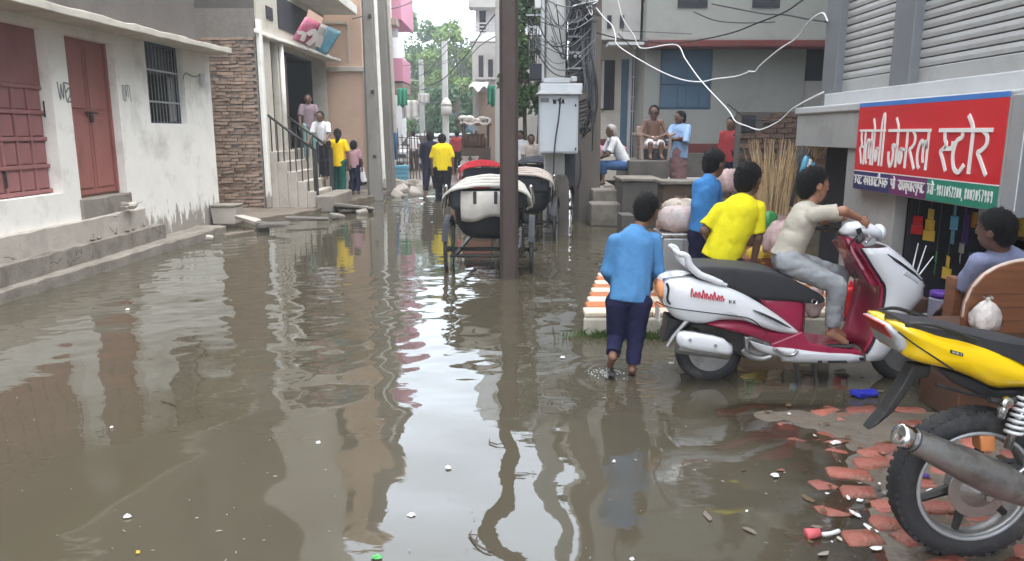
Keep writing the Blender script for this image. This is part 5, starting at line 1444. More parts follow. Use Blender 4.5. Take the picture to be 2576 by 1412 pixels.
aw = MB(); a, b = at(1178, 228, 27), at(1224, 196, 27)
vs = []
for i in range(9):
    u = i / 8
    for j in range(6):
        v = j / 5
        x = a.x + (b.x - a.x) * u; vs.append((x, 27 + v * 3, a.z + (b.z - a.z) * v ** 0.8 + 0.12 * math.sin(u * 9) * (1 - v) + 0.05 * math.sin(v * 7 + u * 3)))
aw.add(vs, [(i * 6 + j, i * 6 + j + 1, i * 6 + j + 7, i * 6 + j + 6) for i in range(8) for j in range(5)])
o = aw.build('cloth_awning', 'tarp_white', smooth=True); s_ = o.modifiers.new('solid', 'SOLIDIFY'); s_.thickness = 0.02
tag(o, 'sagging dirty white cloth awning over the far right shop', 'awning')
def hung_sheet(name, m, label, px0, py0, px1, py1, Y, cat='tarpaulin', waves=5):
    mb = MB(); a, b = at(px0, py1, Y), at(px1, py0, Y); vs = []; N, K = 16, 6
    for i in range(N + 1):
        for j in range(K + 1):
            u, v = i / N, j / K; vs.append((a.x + (b.x - a.x) * u, Y + 0.08 * math.sin(u * 6.28 * waves / 2) * (1.2 - v), a.z + (b.z - a.z) * v + 0.06 * (1 - v) * math.sin(u * 9)))
    mb.add(vs, [(i * (K + 1) + j, i * (K + 1) + j + 1, (i + 1) * (K + 1) + j + 1, (i + 1) * (K + 1) + j) for i in range(N) for j in range(K)])
    o = mb.build(name, m, smooth=True); s_ = o.modifiers.new('solid', 'SOLIDIFY'); s_.thickness = 0.015
    return tag(o, label, cat)
hung_sheet('green_tarpaulin', 'tarp_green', 'green tarpaulin hanging beside the rusty pole far down the street', 1226, 216, 1252, 266, 26)
hung_sheet('green_tarpaulin', 'tarp_green', 'green tarpaulin hanging below the pink balcony on the left', 1000, 222, 1024, 268, 30)
hung_sheet('white_sheet', 'tarp_white', 'white sheets hung over a stall left of the far pole', 1012, 252, 1052, 300, 33, 'sheet')
hung_sheet('white_sheet', 'tarp_white', 'small white board hung on the far pole', 1052, 235, 1080, 262, 36, 'sheet')
t = far_block('far_shed', 'low grey shed wall at the end of the street under the trees', 'far_grey', -9, -3.6, 50, 52, 2.6, [(-5.5, -4.7, 0.6, 2.0)])
t = far_block('far_shed', 'low dark blue green shed right of the far bagged pole', 'blue_paint', at(1128, 300, 48).x, 1.5, 48, 50, 2.8, [(at(1140, 300, 48).x, at(1165, 300, 48).x, 0.8, 2.2)], 'inner_shade')
t = far_block('end_house', 'pale house closing the end of the street behind the trees', 'far_grey', -9, 3, 74, 80, 5)
# ---- white car
def car(loc, rz, label):
    t = thing('parked_car', label, 'car', (0, 0, 0))
    L_, Wd = 3.7, 1.6
    prof = [(-1.85, 0.35), (-1.85, 0.75), (-1.7, 0.9), (-0.95, 0.98), (-0.45, 1.42), (0.2, 1.5), (1.3, 1.46), (1.72, 1.0), (1.85, 0.9), (1.85, 0.4), (1.7, 0.28), (-1.7, 0.28)]
    secs = []
    for k, (yy, s, dz) in enumerate(((-0.8, 0.93, -0.05), (-0.76, 0.98, -0.01), (-0.6, 1, 0), (0.6, 1, 0), (0.76, 0.98, -0.01), (0.8, 0.93, -0.05))):
        secs.append([(x * s, yy * (0.86 if z > 1.1 else 1), z + (dz if z > 0.5 else 0)) for x, z in prof])
    MB().loft(secs).build('body', 'paint_white', t, smooth=False, bev=0.03)
    for s in (-1, 1):
        MB().prism([(-0.8, s * 0.71, 1.0), (-0.42, s * 0.685, 1.36), (1.2, s * 0.685, 1.38), (1.5, s * 0.71, 1.0)], (0, s * 0.03, 0)).build('side_window', 'inner_shade', t)
        hl = MB(); hl.puff([(-1.84, s * 0.42, 0.72), (-1.84, s * 0.72, 0.74), (-1.8, s * 0.74, 0.88), (-1.8, s * 0.5, 0.86)], (0.05, 0, 0), (-0.05, 0, 0), 3, smooth=1); hl.build('headlight', 'glass_clear', t, smooth=True)
        MB().box((1.84, s * 0.5, 0.75), (1.88, s * 0.75, 0.98)).build('tail_light', 'red_lamp', t, bev=0.01)
        MB().ball((-0.75, s * 0.88, 1.02), (0.06, 0.09, 0.06)).build('mirror', 'paint_white', t, smooth=True)
        for x in (-1.15, 1.15):
            w = MB().torus((x, s * 0.72, 0.3), (0, 1, 0), 0.22, 0.085, 24, 8).build('wheel', 'black_rubber', t, smooth=True)
            MB().lathe((x, s * 0.72, 0.3), (0, 1, 0), [(0.2, -0.07), (0.2, 0.07)], 16).build('rim', 'steel_dull', w)
    MB().prism([(-1.0, -0.62, 1.0), (-1.0, 0.62, 1.0), (-0.5, 0.58, 1.38), (-0.5, -0.58, 1.38)], (-0.03, 0, 0.03)).build('windscreen', 'inner_shade', t)
    MB().box((-1.88, -0.35, 0.5), (-1.84, 0.35, 0.66)).build('grille', 'black_plastic', t, bev=0.01)
    MB().box((-1.9, -0.25, 0.38), (-1.87, 0.25, 0.48)).build('number_plate', 'sign_white', t)
    t.location = loc; t.rotation_euler = (0, 0, rz)
c = on(1068, 408, 0.1)
car((at(1075, 380, 33).x, 33, 0.07), R(58), 'white car parked nose towards the camera behind the wading men')
car((at(1150, 380, 41).x, 41, 0.08), R(80), 'white car far down the street right of the bagged pole')
# ---- stall of sacks and jars with canopy, right of the wading men
sl = thing('street_stall', 'cluttered street stall with tan cloth roof and dark jars right of the wading men', 'stall', tuple(on(1195, 420, 0.06)))
Yq = 25.0; q = lambda px, py: at(px, py, Yq)
for px in (1163, 1226):
    for dy in (0, 1.2):
        MB().bar((q(px, 300).x, Yq + dy, 0), (q(px, 300).x, Yq + dy, q(px, 300).z), 0.05).build('post', 'wood_bench', sl)
rf = MB(); a, b = q(1158, 312), q(1234, 300); vs = []
for i in range(9):
    for j in range(5):
        vs.append((a.x + (b.x - a.x) * i / 8, Yq - 0.2 + j * 0.45, a.z + 0.16 * math.sin(math.pi * j / 4) + 0.05 * math.sin(i * 1.7 + j)))
rf.add(vs, [(i * 5 + j, i * 5 + j + 1, i * 5 + j + 6, i * 5 + j + 5) for i in range(8) for j in range(4)])
sheet(rf, 'cloth_roof', 'hood_tan', sl, 0.02)
P('counter', sl, 'wood_bench', ((a.x, Yq, 0), (b.x, Yq + 1, q(1190, 372).z)))
for k in range(5):
    x = q(1172 + 11 * k, 340).x
    MB().lathe((x, Yq + 0.15, q(1190, 372).z), (0, 0, 1), [(0.07, 0), (0.11, 0.05), (0.12, 0.3), (0.08, 0.38), (0.07, 0.45)], 10).build('jar', 'wood_dark', sl, smooth=True)
for k in range(8):
    MB().ball((q(1164 + 8 * k, 300).x, Yq + 0.2, q(1190, 303).z + random.uniform(-.03, .08)), (0.16, 0.16, 0.09), 8, 6).build('bundle', random.choice(('tarp_white', 'hood_tan', 'far_grey')), sl, smooth=True)
for k, px in enumerate((1172, 1196)):
    MB().lathe((q(px, 372).x, Yq - 0.3, 0.05), (0, 0, 1), [(0.16, 0), (0.2, 0.1), (0.19, 0.4), (0.17, 0.62), (0.08, 0.7), (0.13, 0.8)], 11).build('standing_sack', 'hood_tan', sl, smooth=True)
# bamboo frame and twigs by the footway end, left
fr = thing('stick_fence', 'thin dark stick fence at the far left water edge', 'fence', tuple(on(1010, 430, 0.08)))
rr = random.Random(12)
for k in range(11):
    p = at(992 + 8 * k, 420, 25.5 + 0.1 * (k % 3)); MB().tube([(p.x, p.y, 0.05), (p.x + rr.uniform(-.08, .08), p.y, at(992, 330 + rr.uniform(-12, 14), 25.5).z)], 0.018, 5).build('stick', 'wood_dark', fr)
for py in (345, 372, 395):
    a, b = at(990, py, 25.6), at(1075, py + 6, 25.6); MB().tube([a, b], 0.015, 5).build('rail', 'wood_dark', fr)
cr_ = thing('blue_crate', 'light blue plastic crate by the stick fence at the far left', 'crate', tuple(on(1000, 455, 0.08)))
a = at(990, 440, 23.8)
for k in range(4):
    P('side_slat', cr_, 'pk_blue', ((a.x, 23.7, 0.1 + k * 0.13), (a.x + 0.45, 24.1, 0.2 + k * 0.13)), bev=0.01)
for k, (px, py) in enumerate(((1005, 462), (1022, 470), (1040, 462), (1058, 474), (1012, 478), (1050, 488), (1002, 492), (1072, 468))):
    slabstone(px, py, 0.04, (0.45, 0.3, 0.22), (0.1 * k, 0.2, k * 1.3), 'concrete_light', 'rubble_stone', ('upper left', 'lower left', 'upper middle', 'lower middle', 'left front', 'right front', 'nearest left', 'upper right')[k] + ' pale rubble stone heaped at the far water edge behind the poles', 'stone', 'rubble at the far water edge')

# ================================================================ cycle rickshaws
def wheel_parts(t, c, ax, Rr, name='wheel', spokes=20, m='iron', tyre='black_rubber'):
    w = MB().torus(c, ax, Rr, 0.022, 44, 8).build(name, tyre, t, smooth=True)
    MB().torus(c, ax, Rr - 0.03, 0.011, 40, 6).build('rim', 'steel_dull', w, smooth=True)
    sp = MB(); A = Vector(ax).normalized(); u = A.orthogonal().normalized(); v = A.cross(u); c = Vector(c)
    for k in range(spokes):
        th = 2 * math.pi * k / spokes; sp.tube([c + A * 0.03 * (-1) ** k + (u * math.cos(th + .3) + v * math.sin(th + .3)) * 0.03, c + (u * math.cos(th) + v * math.sin(th)) * (Rr - 0.03)], 0.0035, 4)
    sp.build('spokes', 'steel_dull', w)
    MB().lathe(c - A * 0.05, A, [(0.02, 0), (0.035, 0.02), (0.035, 0.08), (0.02, 0.1)], 10).build('hub', 'iron', w, smooth=True)
    return w
def rickshaw(loc, rz, label, hood, body, flap=True, sc=1.0):
    """local frame: faces +Y; rear axle at origin height of the wheel centre"""
    t = thing('cycle_rickshaw', label, 'rickshaw', (0, 0, 0), None)
    wr = 0.33; wz = wr - 0.02
    for s in (-1, 1):
        wheel_parts(t, (s * 0.47, 0, wz), (1, 0, 0), wr)
        fd = MB(); secs = []
        for i in range(13):                                   # curved mudguard
            a = R(20 + 130 * i / 12); y, z = -math.cos(a) * (wr + 0.05), math.sin(a) * (wr + 0.05)
            secs.append([(s * 0.47 - 0.033, y, wz + z), (s * 0.47 + 0.033, y, wz + z), (s * 0.47 + 0.033, y * 1.02, wz + z * 1.02), (s * 0.47 - 0.033, y * 1.02, wz + z * 1.02)])
        fd.loft(secs).build('mudguard', body, t)
        MB().bar((s * 0.36, -0.35, wz - 0.02), (s * 0.3, 1.2, wz + 0.05), 0.035).build('frame_rail', 'iron', t)
        MB().tube([(s * 0.38, -0.3, wz), (s * 0.38, -0.3, 0.6)], 0.016, 6).build('stay', 'iron', t)
        MB().tube(smooth_path([(s * 0.4, 0.45, 0.72), (s * 0.47, 0.2, 0.8), (s * 0.48, -0.1, 0.92), (s * 0.46, -0.25, 1.04)]), 0.018, 6).build('arm_rail', 'chrome', t, smooth=True)
    MB().tube([(-0.5, 0, wz), (0.5, 0, wz)], 0.022, 8).build('axle', 'iron', t, smooth=True)
    MB().tube([(-0.42, -0.3, wz - 0.03), (0.42, -0.3, wz - 0.03)], 0.018, 8).build('rear_bar', 'iron', t)
    # seat tub, tapering towards the bottom
    secs = []
    for z, hw, y0, y1 in ((0.44, 0.16, -0.1, 0.36), (0.46, 0.24, -0.2, 0.44), (0.51, 0.31, -0.28, 0.49), (0.6, 0.355, -0.34, 0.48), (0.72, 0.38, -0.37, 0.4), (0.84, 0.395, -0.39, 0.2)):
        ring = []
        for q_ in range(24):
            a_ = 2 * math.pi * q_ / 24; ca, sa = math.cos(a_), math.sin(a_)
            ring.append((hw * math.copysign(abs(ca) ** 0.55, ca), (y0 + y1) / 2 + (y1 - y0) / 2 * math.copysign(abs(sa) ** 0.45, sa), z))
        secs.append(ring)
    MB().loft(secs).build('seat_tub', body, t, smooth=True)
    MB().box((-0.38, -0.2, 0.6), (0.38, 0.5, 0.68)).build('seat_cushion', 'pk_red' if body == 'hood_red' else 'trafo', t, bev=0.03)
    MB().box((-0.4, -0.42, 0.8), (0.4, -0.33, 1.02)).build('back_panel', 'trafo', t, bev=0.03)
    # folded hood: layered arched folds over the seat back
    for k in range(4):
        secs = []; w = 0.48 - 0.018 * k
        for i in range(15):
            th = math.pi * i / 14; x = -w * math.cos(th) * (1 if abs(math.cos(th)) < .9 else 1.0); z = 0.82 + 0.24 * math.sin(th) ** 0.55 + 0.024 * k * math.sin(th) ** 0.5 + 0.004 * math.sin(i * 2.3 + k * 1.7)
            y = -0.46 + 0.13 * k + 0.03 * math.sin(i)
            secs.append([(x, y - 0.06, z - 0.014), (x, y + 0.09, z - 0.01), (x, y + 0.08, z + 0.02), (x, y - 0.05, z + 0.018)])
        MB().loft(secs).build('hood_fold', hood, t, smooth=True)
    if flap:
        q = MB(); vs = []; N, K = 10, 6
        for i in range(N + 1):
            for j in range(K + 1):
                u, v = i / N, j / K
                vs.append((-0.27 + 0.52 * u, -0.5 - 0.03 * math.sin(v * 3.1) + 0.012 * math.sin(u * 14), 1.0 - v * (0.27 + 0.05 * math.sin(u * 5 + 1) + 0.06 * u)))
        q.add(vs, [(i * (K + 1) + j, i * (K + 1) + j + 1, (i + 1) * (K + 1) + j + 1, (i + 1) * (K + 1) + j) for i in range(N) for j in range(K)])
        fl = sheet(q, 'hood_flap', hood, t, 0.01)
        for x in (-0.12, 0.1):
            MB().box((x - 0.018, -0.545, 0.87), (x + 0.018, -0.525, 1.0)).build('strap', 'black_rubber', fl, bev=0.005)
    # cycle front
    MB().tube([(0, 0.9, 0.55), (0, 1.75, 0.6)], 0.02, 6).build('down_tube', 'iron', t)
    MB().tube([(0, 0.6, 0.4), (0, 0.95, 0.85)], 0.02, 6).build('seat_tube', 'iron', t)
    MB().ball((0, 0.95, 0.9), (0.09, 0.13, 0.05)).build('saddle', 'black_rubber', t, smooth=True)
    MB().tube([(0, 1.95, wz), (0, 1.72, 0.85)], 0.02, 6).build('fork', 'iron', t)
    MB().tube(smooth_path([(-0.28, 1.55, 0.95), (-0.15, 1.7, 0.98), (0, 1.72, 0.92), (0.15, 1.7, 0.98), (0.28, 1.55, 0.95)]), 0.014, 6).build('handlebar', 'chrome', t, smooth=True)
    wheel_parts(t, (0, 1.95, wz), (1, 0, 0), wr)
    t.location = loc; t.rotation_euler = (0, 0, rz); t.scale = (sc, sc, sc)
    return t
rk = on(1232, 690, 0)
rickshaw((at(1234, 600, 8.95).x, 8.95, -0.1), R(-3), 'cycle rickshaw with folded beige hood and white flap behind the rusty pole', 'hood_beige', 'trafo', True, 1.06)
rickshaw((at(1322, 480, 11.6).x, 11.6, -0.06), R(-8), 'cycle rickshaw with plain tan hood parked beyond the beige one', 'hood_tan', 'trafo', False, 1.0)
rickshaw((at(1212, 440, 14.6).x, 14.6, -0.06), R(10), 'cycle rickshaw with bright red body and hood further up the street', 'hood_red', 'hood_red', False, 1.0)
rickshaw((at(1365, 480, 12.9).x, 13.6, -0.06), R(-14), 'dark cycle rickshaw in the shade left of the transformer post', 'trafo', 'trafo', False, 1.1)
# ================================================================ scooter
SY = 4.8
z5 = lambda x, y, Y: at(1635.2 + x * 0.3117, 566 + y * 0.3117, Y)
def zl(pts, Y): return [z5(x, y, Y) for x, y in pts]
def mirror_y(pts, yc): return [Vector((p.x, 2 * yc - p.y, p.z)) for p in pts]
sc_ = thing('motor_scooter', 'white scooter with maroon leg shield and black seat standing in shallow water', 'scooter', (1.9, SY, -0.03))
YN = 4.615
side = [(125, 460), (220, 438), (330, 430), (500, 470), (640, 502), (800, 580), (930, 660), (1060, 750), (1225, 882), (1150, 886), (1000, 862), (880, 815), (760, 770), (560, 765), (440, 798), (330, 790), (190, 750), (128, 660), (112, 560)]
for s in (1, -1):
    def pp(pts, Y):
        q = zl(pts, Y); return q if s == 1 else mirror_y(q, SY)
    sp = MB().puff(pp(side, YN + 0.03), (0, 0.08 * s, 0), (0, -0.06 * s, 0), 6, 0.6, 2).build('side_panel', 'paint_white', sc_, smooth=True)
    if s == 1:
        # seam, slot and lettering on the near panel
        MB().tube(smooth_path(zl([(50, 620), (170, 668), (400, 700), (640, 730), (800, 755), (880, 810), (945, 880)], YN - 0.028), 5), 0.0035, 5).build('seam', 'black_plastic', sp)
        q = MB(); q.puff(zl([(818, 683), (900, 708), (1050, 775), (1160, 845), (1080, 815), (930, 735)], YN - 0.03), (0, 0.02, 0), (0, -0.006, 0), 2, smooth=1); q.build('air_slot', 'black_plastic', sp, smooth=True)
        tx3 = lambda x, y, d: z5(330 + x * 290 + (1 - y) * 2, 590 + x * 45 - (1 - (1 - y)) * 70 + (0), YN - 0.032) + Vector((0, -d, 0))
        lm = MB()
        for i in range(9):
            x = i * 0.105
            ribbon(lm, [(x, 0.1), (x + 0.03, 0.85 if i % 3 else 1.15), (x + 0.07, 0.2)], 0.028, tx3, 0.003, 3)
            ribbon(lm, [(x + 0.05, 0.15), (x + 0.1, 0.8 if i % 2 else 0.5)], 0.022, tx3, 0.003)
        lm.build('red_lettering', 'ink_red', sp)
        tx4 = lambda x, y, d: z5(635 + x * 70, 632 - y * 38 + x * 6, YN - 0.036) + Vector((0, -d, 0))
        digits('DX', 0, 0, 0.7, 0.9, tx4, 0.09, 'ink', sp, 'small_mark', 0.003)
    MB().puff(pp([(430, 800), (560, 775), (760, 775), (880, 815), (1000, 862), (1225, 885), (1280, 960), (1000, 965), (830, 905), (600, 845)], YN + 0.045), (0, 0.08 * s, 0), (0, -0.03 * s, 0), 4, 0.6, 2).build('lower_panel', 'paint_maroon', sc_, smooth=True)
    MB().puff(pp([(870, 585), (1060, 572), (1255, 600), (1240, 800), (1232, 895), (1060, 760), (930, 662)], YN + 0.055), (0, 0.08 * s, 0), (0, -0.02 * s, 0), 3, 0.6, 1).build('seat_box_panel', 'paint_maroon', sc_, smooth=True)
    MB().puff(pp([(800, 930), (850, 955), (930, 985), (1060, 980), (1400, 1030), (1740, 1042), (1745, 1118), (1400, 1118), (1070, 1110), (1050, 1062), (930, 1040), (850, 1000)], YN + 0.02), (0, 0.06 * s, 0), (0, -0.025 * s, 0), 3, 0.6, 1).build('floor_skirt', 'paint_white', sc_, smooth=True)
    gr = pp([(240, 245), (262, 238), (300, 262), (325, 330), (400, 400), (480, 432), (560, 465), (620, 488)], YN + 0.02)
    MB().tube(smooth_path(gr, 5), [0.017 + 0.006 * math.sin(math.pi * i / 35) if i < 32 else 0.011 for i in range(36)], 10).build('grab_rail', 'paint_white', sc_, smooth=True)
MB().tube([z5(248, 243, YN + 0.02), mirror_y([z5(248, 243, YN + 0.02)], SY)[0]], 0.018, 8).build('grab_rail', 'paint_white', sc_, smooth=True)
a, b = z5(1400, 1112, YN - 0.008), z5(1590, 1100, YN - 0.008)
MB().box((a.x + 0.03, YN - 0.012, a.z), (b.x, YN + 0.01, b.z)).build('vent_slot', 'black_plastic', sc_)
for x in (1375, 1712):
    c = z5(x, 1085 if x > 1500 else 1108, YN - 0.008); MB().box((c.x - 0.01, YN - 0.012, c.z - 0.008), (c.x + 0.01, YN + 0.01, c.z + 0.008)).build('screw_cap', 'black_plastic', sc_)
# seat lofted across the width
seat = [(320, 395), (322, 300), (370, 288), (560, 295), (800, 318), (960, 335), (1130, 425), (1280, 505), (1345, 560), (1335, 596), (1250, 608), (1060, 575), (900, 580), (780, 560), (640, 495), (450, 430)]
secs = []
base = zl(seat, SY)
cz = sum((p.z for p in base)) / len(base); cxm = sum((p.x for p in base)) / len(base)
for yy, s in ((-0.165, 0.9), (-0.15, 0.96), (-0.11, 1.0), (0, 1.03), (0.11, 1.0), (0.15, 0.96), (0.165, 0.9)):
    secs.append([(cxm + (p.x - cxm) * (0.98 + 0.02 * s), SY + yy, cz + (p.z - cz) * s) for p in base])
o = MB().loft(secs).build('seat', 'seat_black', sc_, smooth=True); o.data.set_sharp_from_angle(angle=R(60))
sb = o.modifiers.new('sub', 'SUBSURF'); sb.levels = sb.render_levels = 2
# body core between the panels
MB().prism(zl([(150, 480), (400, 440), (700, 540), (1200, 600), (1230, 880), (1000, 850), (600, 780), (200, 740)], SY - 0.12), (0, 0.24, 0)).build('inner_body', 'black_plastic', sc_)
MB().prism(zl([(1230, 860), (1290, 960), (1700, 1020), (1740, 1060), (1000, 1060), (980, 960)], SY - 0.17), (0, 0.34, 0)).build('floorboard', 'paint_maroon', sc_, bev=0.01)
MB().prism(zl([(300, 800), (760, 800), (960, 960), (960, 1060), (760, 1080), (420, 900)], SY - 0.1), (0, 0.2, 0)).build('engine', 'iron', sc_, bev=0.02)
for k in range(5):
    c = z5(800 + 25 * k, 950, SY - 0.13); MB().box((c.x - 0.004, SY - 0.14, c.z - 0.05), (c.x + 0.004, SY - 0.09, c.z + 0.05)).build('engine_fin', 'steel_dull', sc_)
MB().tube(smooth_path(zl([(740, 1010), (800, 1060), (900, 1080), (980, 1060)], SY - 0.16)), 0.018, 8).build('exhaust_pipe', 'steel_dull', sc_, smooth=True)
# muffler and white heat shield
MB().tube(zl([(225, 960), (640, 1020)], SY - 0.17), [0.06, 0.055], 14).build('muffler', 'steel_dull', sc_, smooth=False)
MB().puff(zl([(222, 880), (300, 862), (590, 915), (640, 960), (672, 1038), (640, 1055), (590, 1048), (300, 1005), (215, 965)], SY - 0.225), (0, 0.05, 0), (0, -0.025, 0), 4, 0.5, 1).build('heat_shield', 'paint_white', sc_, smooth=True)
for x, y in ((325, 930), (530, 975)):
    c = z5(x, y, SY - 0.252); MB().lathe(c, (0, -1, 0), [(0.012, 0), (0.01, 0.006)], 10).build('bolt', 'steel', sc_)
# wheels
def fat_wheel(t, c, Rr, r, m='black_rubber'):
    w = MB().torus(c, (0, 1, 0), Rr, r, 48, 12, 0.95).build('wheel', m, t, smooth=True)
    MB().lathe(Vector(c) - Vector((0, 0.04, 0)), (0, 1, 0), [(Rr - r * 0.5, 0), (Rr - r * 0.7, 0.015), (0.06, 0.03), (0.06, 0.05), (Rr - r * 0.7, 0.065), (Rr - r * 0.5, 0.08)], 32).build('rim', 'steel_dull', w, smooth=False)
    return w
cw = z5(475, 985, SY); fat_wheel(sc_, (cw.x, SY, 0.2), 0.172, 0.052)
cf = z5(2040, 985, SY); fat_wheel(sc_, (cf.x, SY, 0.2), 0.172, 0.05)
secs = []
for i in range(11):
    a = R(15 + 150 * i / 10); y = math.cos(a) * 0.25; z = math.sin(a) * 0.25
    secs.append([(cf.x + y, SY - 0.06, 0.2 + z), (cf.x + y, SY + 0.06, 0.2 + z), (cf.x + y * 1.05, SY + 0.05, 0.2 + z * 1.05), (cf.x + y * 1.05, SY - 0.05, 0.2 + z * 1.05)])
MB().loft(secs).build('front_mudguard', 'black_plastic', sc_, smooth=False)
for dy in (-0.075, 0.075):
    MB().tube([(cf.x, SY + dy, 0.2), (cf.x - 0.08, SY + dy, 0.55)], 0.016, 8).build('fork', 'iron', sc_)
MB().prism(zl([(150, 745), (290, 770), (220, 880), (110, 955), (105, 930), (135, 860)], SY - 0.09), (0, 0.18, 0)).build('mud_flap', 'black_plastic', sc_, bev=0.01)
MB().tube(zl([(300, 775), (190, 900), (140, 980)], SY - 0.15), [0.016, 0.016, 0.012], 6).build('flap_stay', 'steel', sc_)
tl = MB(); tl.puff(zl([(72, 490), (135, 470), (145, 555), (125, 590), (66, 590)], SY - 0.1), (0, 0.2, 0), (0, -0.012, 0), 3, smooth=1); tl.build('tail_lamp', 'orange_lamp', sc_, smooth=True)
MB().tube(smooth_path(zl([(135, 470), (150, 520), (140, 600), (165, 640)], YN + 0.02)), 0.008, 6).build('lamp_trim', 'black_plastic', sc_)
for px in (1180, 1320):
    c = z5(px, 1120, SY - 0.12); MB().tube([c, (c.x + 0.02, SY - 0.16, -0.03)], 0.014, 6).build('stand_leg', 'iron', sc_)
MB().torus(z5(1328, 620, SY - 0.17), (0, 1, 0), 0.016, 0.004, 14, 5).build('seat_lock', 'chrome', sc_)
# leg shield: maroon inner skin, white outer apron wrapped round the nose
lev = [(190, 1700, 1880), (250, 1740, 1960), (340, 1795, 2060), (440, 1860, 2140), (500, 1893, 2166), (600, 1890, 2165), (700, 1870, 2080), (800, 1845, 1995), (950, 1800, 1950), (1040, 1745, 1900), (1100, 1745, 1850)]
E_ = [z5(e, y, SY - 0.2) for y, e, nn in lev]; N_ = [Vector((z5(nn, y, SY).x, SY, z5(e, y, SY - 0.2).z)) for y, e, nn in lev]
def apron(i, t):
    """t from 0 (near edge) through 1 (nose) to 2 (far edge)"""
    e, nn = E_[i], N_[i]; a = math.pi / 2 * t
    return Vector((e.x + (nn.x - e.x) * math.sin(a) ** 0.75 if a < math.pi else e.x, SY - 0.2 * math.copysign(abs(math.cos(a)) ** 0.8, math.cos(a)), e.z))
K = 17
ap = MB(); vs = [apron(i, 2 * k / (K - 1)) for i in range(len(lev)) for k in range(K)]
ap.add(vs, [(i * K + k, i * K + k + 1, (i + 1) * K + k + 1, (i + 1) * K + k) for i in range(len(lev) - 1) for k in range(K - 1)])
o = ap.build('front_apron', 'paint_white', sc_, smooth=True)
s_ = o.modifiers.new('solid', 'SOLIDIFY'); s_.thickness = 0.012; s_.offset = -1
apo = o
inn = MB(); KK = 9
vs = [Vector((E_[i].x - 0.004 + 0.035 * math.sin(math.pi * k / (KK - 1)), SY - 0.196 + 0.392 * k / (KK - 1), E_[i].z)) for i in range(len(lev) - 1) for k in range(KK)]
inn.add(vs, [(i * KK + k, i * KK + k + 1, (i + 1) * KK + k + 1, (i + 1) * KK + k) for i in range(len(lev) - 2) for k in range(KK - 1)])
o = inn.build('leg_shield', 'paint_maroon', sc_, smooth=True); s_ = o.modifiers.new('solid', 'SOLIDIFY'); s_.thickness = 0.015
lsh = o
MB().tube(smooth_path([p + Vector((0, -0.003, 0)) for p in E_[:-1]], 4), 0.007, 6).build('edge_trim', 'black_plastic', lsh, smooth=True)
# upper column of the shield, up to the cowl
secs = []
for (y, x0, x1, w) in ((90, 1535, 1640, 0.07), (200, 1565, 1720, 0.1), (330, 1625, 1790, 0.14), (460, 1690, 1870, 0.16)):
    a, b = z5(x0, y, SY), z5(x1, y, SY); secs.append([(a.x, SY - w, a.z), (b.x, SY - w, a.z), (b.x, SY + w, a.z), (a.x, SY + w, a.z)])
MB().loft(secs).build('column_cover', 'paint_maroon', sc_, bev=0.02)
MB().tube(smooth_path(zl([(1635, 370), (1640, 415), (1665, 425), (1672, 405)], SY - 0.18)), 0.007, 6).build('bag_hook', 'black_plastic', sc_)
# apron trims: dark slots and lamp
def ap_pt(y, t):
    ys = [q[0] for q in lev]
    for i in range(len(ys) - 1):
        if ys[i] <= y <= ys[i + 1]:
            f = (y - ys[i]) / (ys[i + 1] - ys[i]); return apron(i, t).lerp(apron(i + 1, t), f)
def ap_patch(pts, name, m):
    c = [ap_pt(*p) for p in pts]; mb = MB(); nrm = Vector((0.75, -0.65, 0.1)) * 0.008
    mb.prism([p + nrm for p in c], nrm * -2); return mb.build(name, m, apo)
ap_patch([(240, 0.3), (300, 0.4), (400, 0.55), (470, 0.62), (400, 0.46), (300, 0.32)], 'dark_slot', 'black_plastic')
ap_patch([(450, 0.62), (520, 0.72), (560, 0.9), (500, 0.95), (455, 0.8)], 'indicator', 'glass_clear')
ap_patch([(380, 0.35), (470, 0.5), (480, 0.45), (400, 0.28)], 'dark_slot', 'plastic_grey')
ap_patch([(560, 0.75), (590, 0.95), (470, 1.0), (440, 0.92)], 'dark_slot', 'black_plastic')
# handlebar cowl
secs = []
for (x, y0, y1, w) in ((1545, 45, 75, 0.05), (1600, -20, 90, 0.085), (1680, -35, 95, 0.11), (1760, -20, 110, 0.11), (1820, 10, 120, 0.09), (1850, 50, 100, 0.04)):
    ring = []
    for k in range(14):
        th = 2 * math.pi * k / 14; c = z5(x, (y0 + y1) / 2, SY); hgt = z5(x, y0, SY).z - c.z
        ring.append((c.x, SY + w * math.cos(th), c.z + hgt * math.sin(th)))
    secs.append(ring)
MB().loft(secs).build('handlebar_cowl', 'paint_white', sc_, smooth=True)
MB().prism(zl([(1600, 85), (1840, 100), (1830, 165), (1700, 200), (1650, 150)], SY - 0.07), (0, 0.14, 0)).build('cowl_base', 'plastic_grey', sc_, bev=0.02)
hl = MB(); c = z5(1845, 60, SY); hl.ball(c, (0.035, 0.075, 0.055), 14, 9); hl.build('headlamp', 'glass_clear', sc_, smooth=True)
for s in (-1, 1):
    g0 = z5(1660, 60, SY) + Vector((0, s * 0.09, 0)); g1 = z5(1600, 62, SY) + Vector((-0.03, s * 0.26, 0)); g2 = z5(1560, 66, SY) + Vector((-0.05, s * 0.33, -0.005))
    MB().tube([g0, g1], 0.014, 8).build('handlebar', 'iron', sc_, smooth=True)
    MB().tube([g1, g2], [0.019, 0.018], 10).build('grip', 'black_rubber', sc_, smooth=True)
    MB().tube(smooth_path([g0 + Vector((0.03, 0, 0)), g1 + Vector((0.05, 0, 0)), g2 + Vector((0.045, 0, -0.01))]), 0.007, 6).build('brake_lever', 'chrome', sc_, smooth=True)
MB().prism(zl([(1665, 35), (1705, 25), (1715, 70), (1680, 80)], SY - 0.112), (0, 0.012, 0)).build('switch_panel', 'black_plastic', sc_)
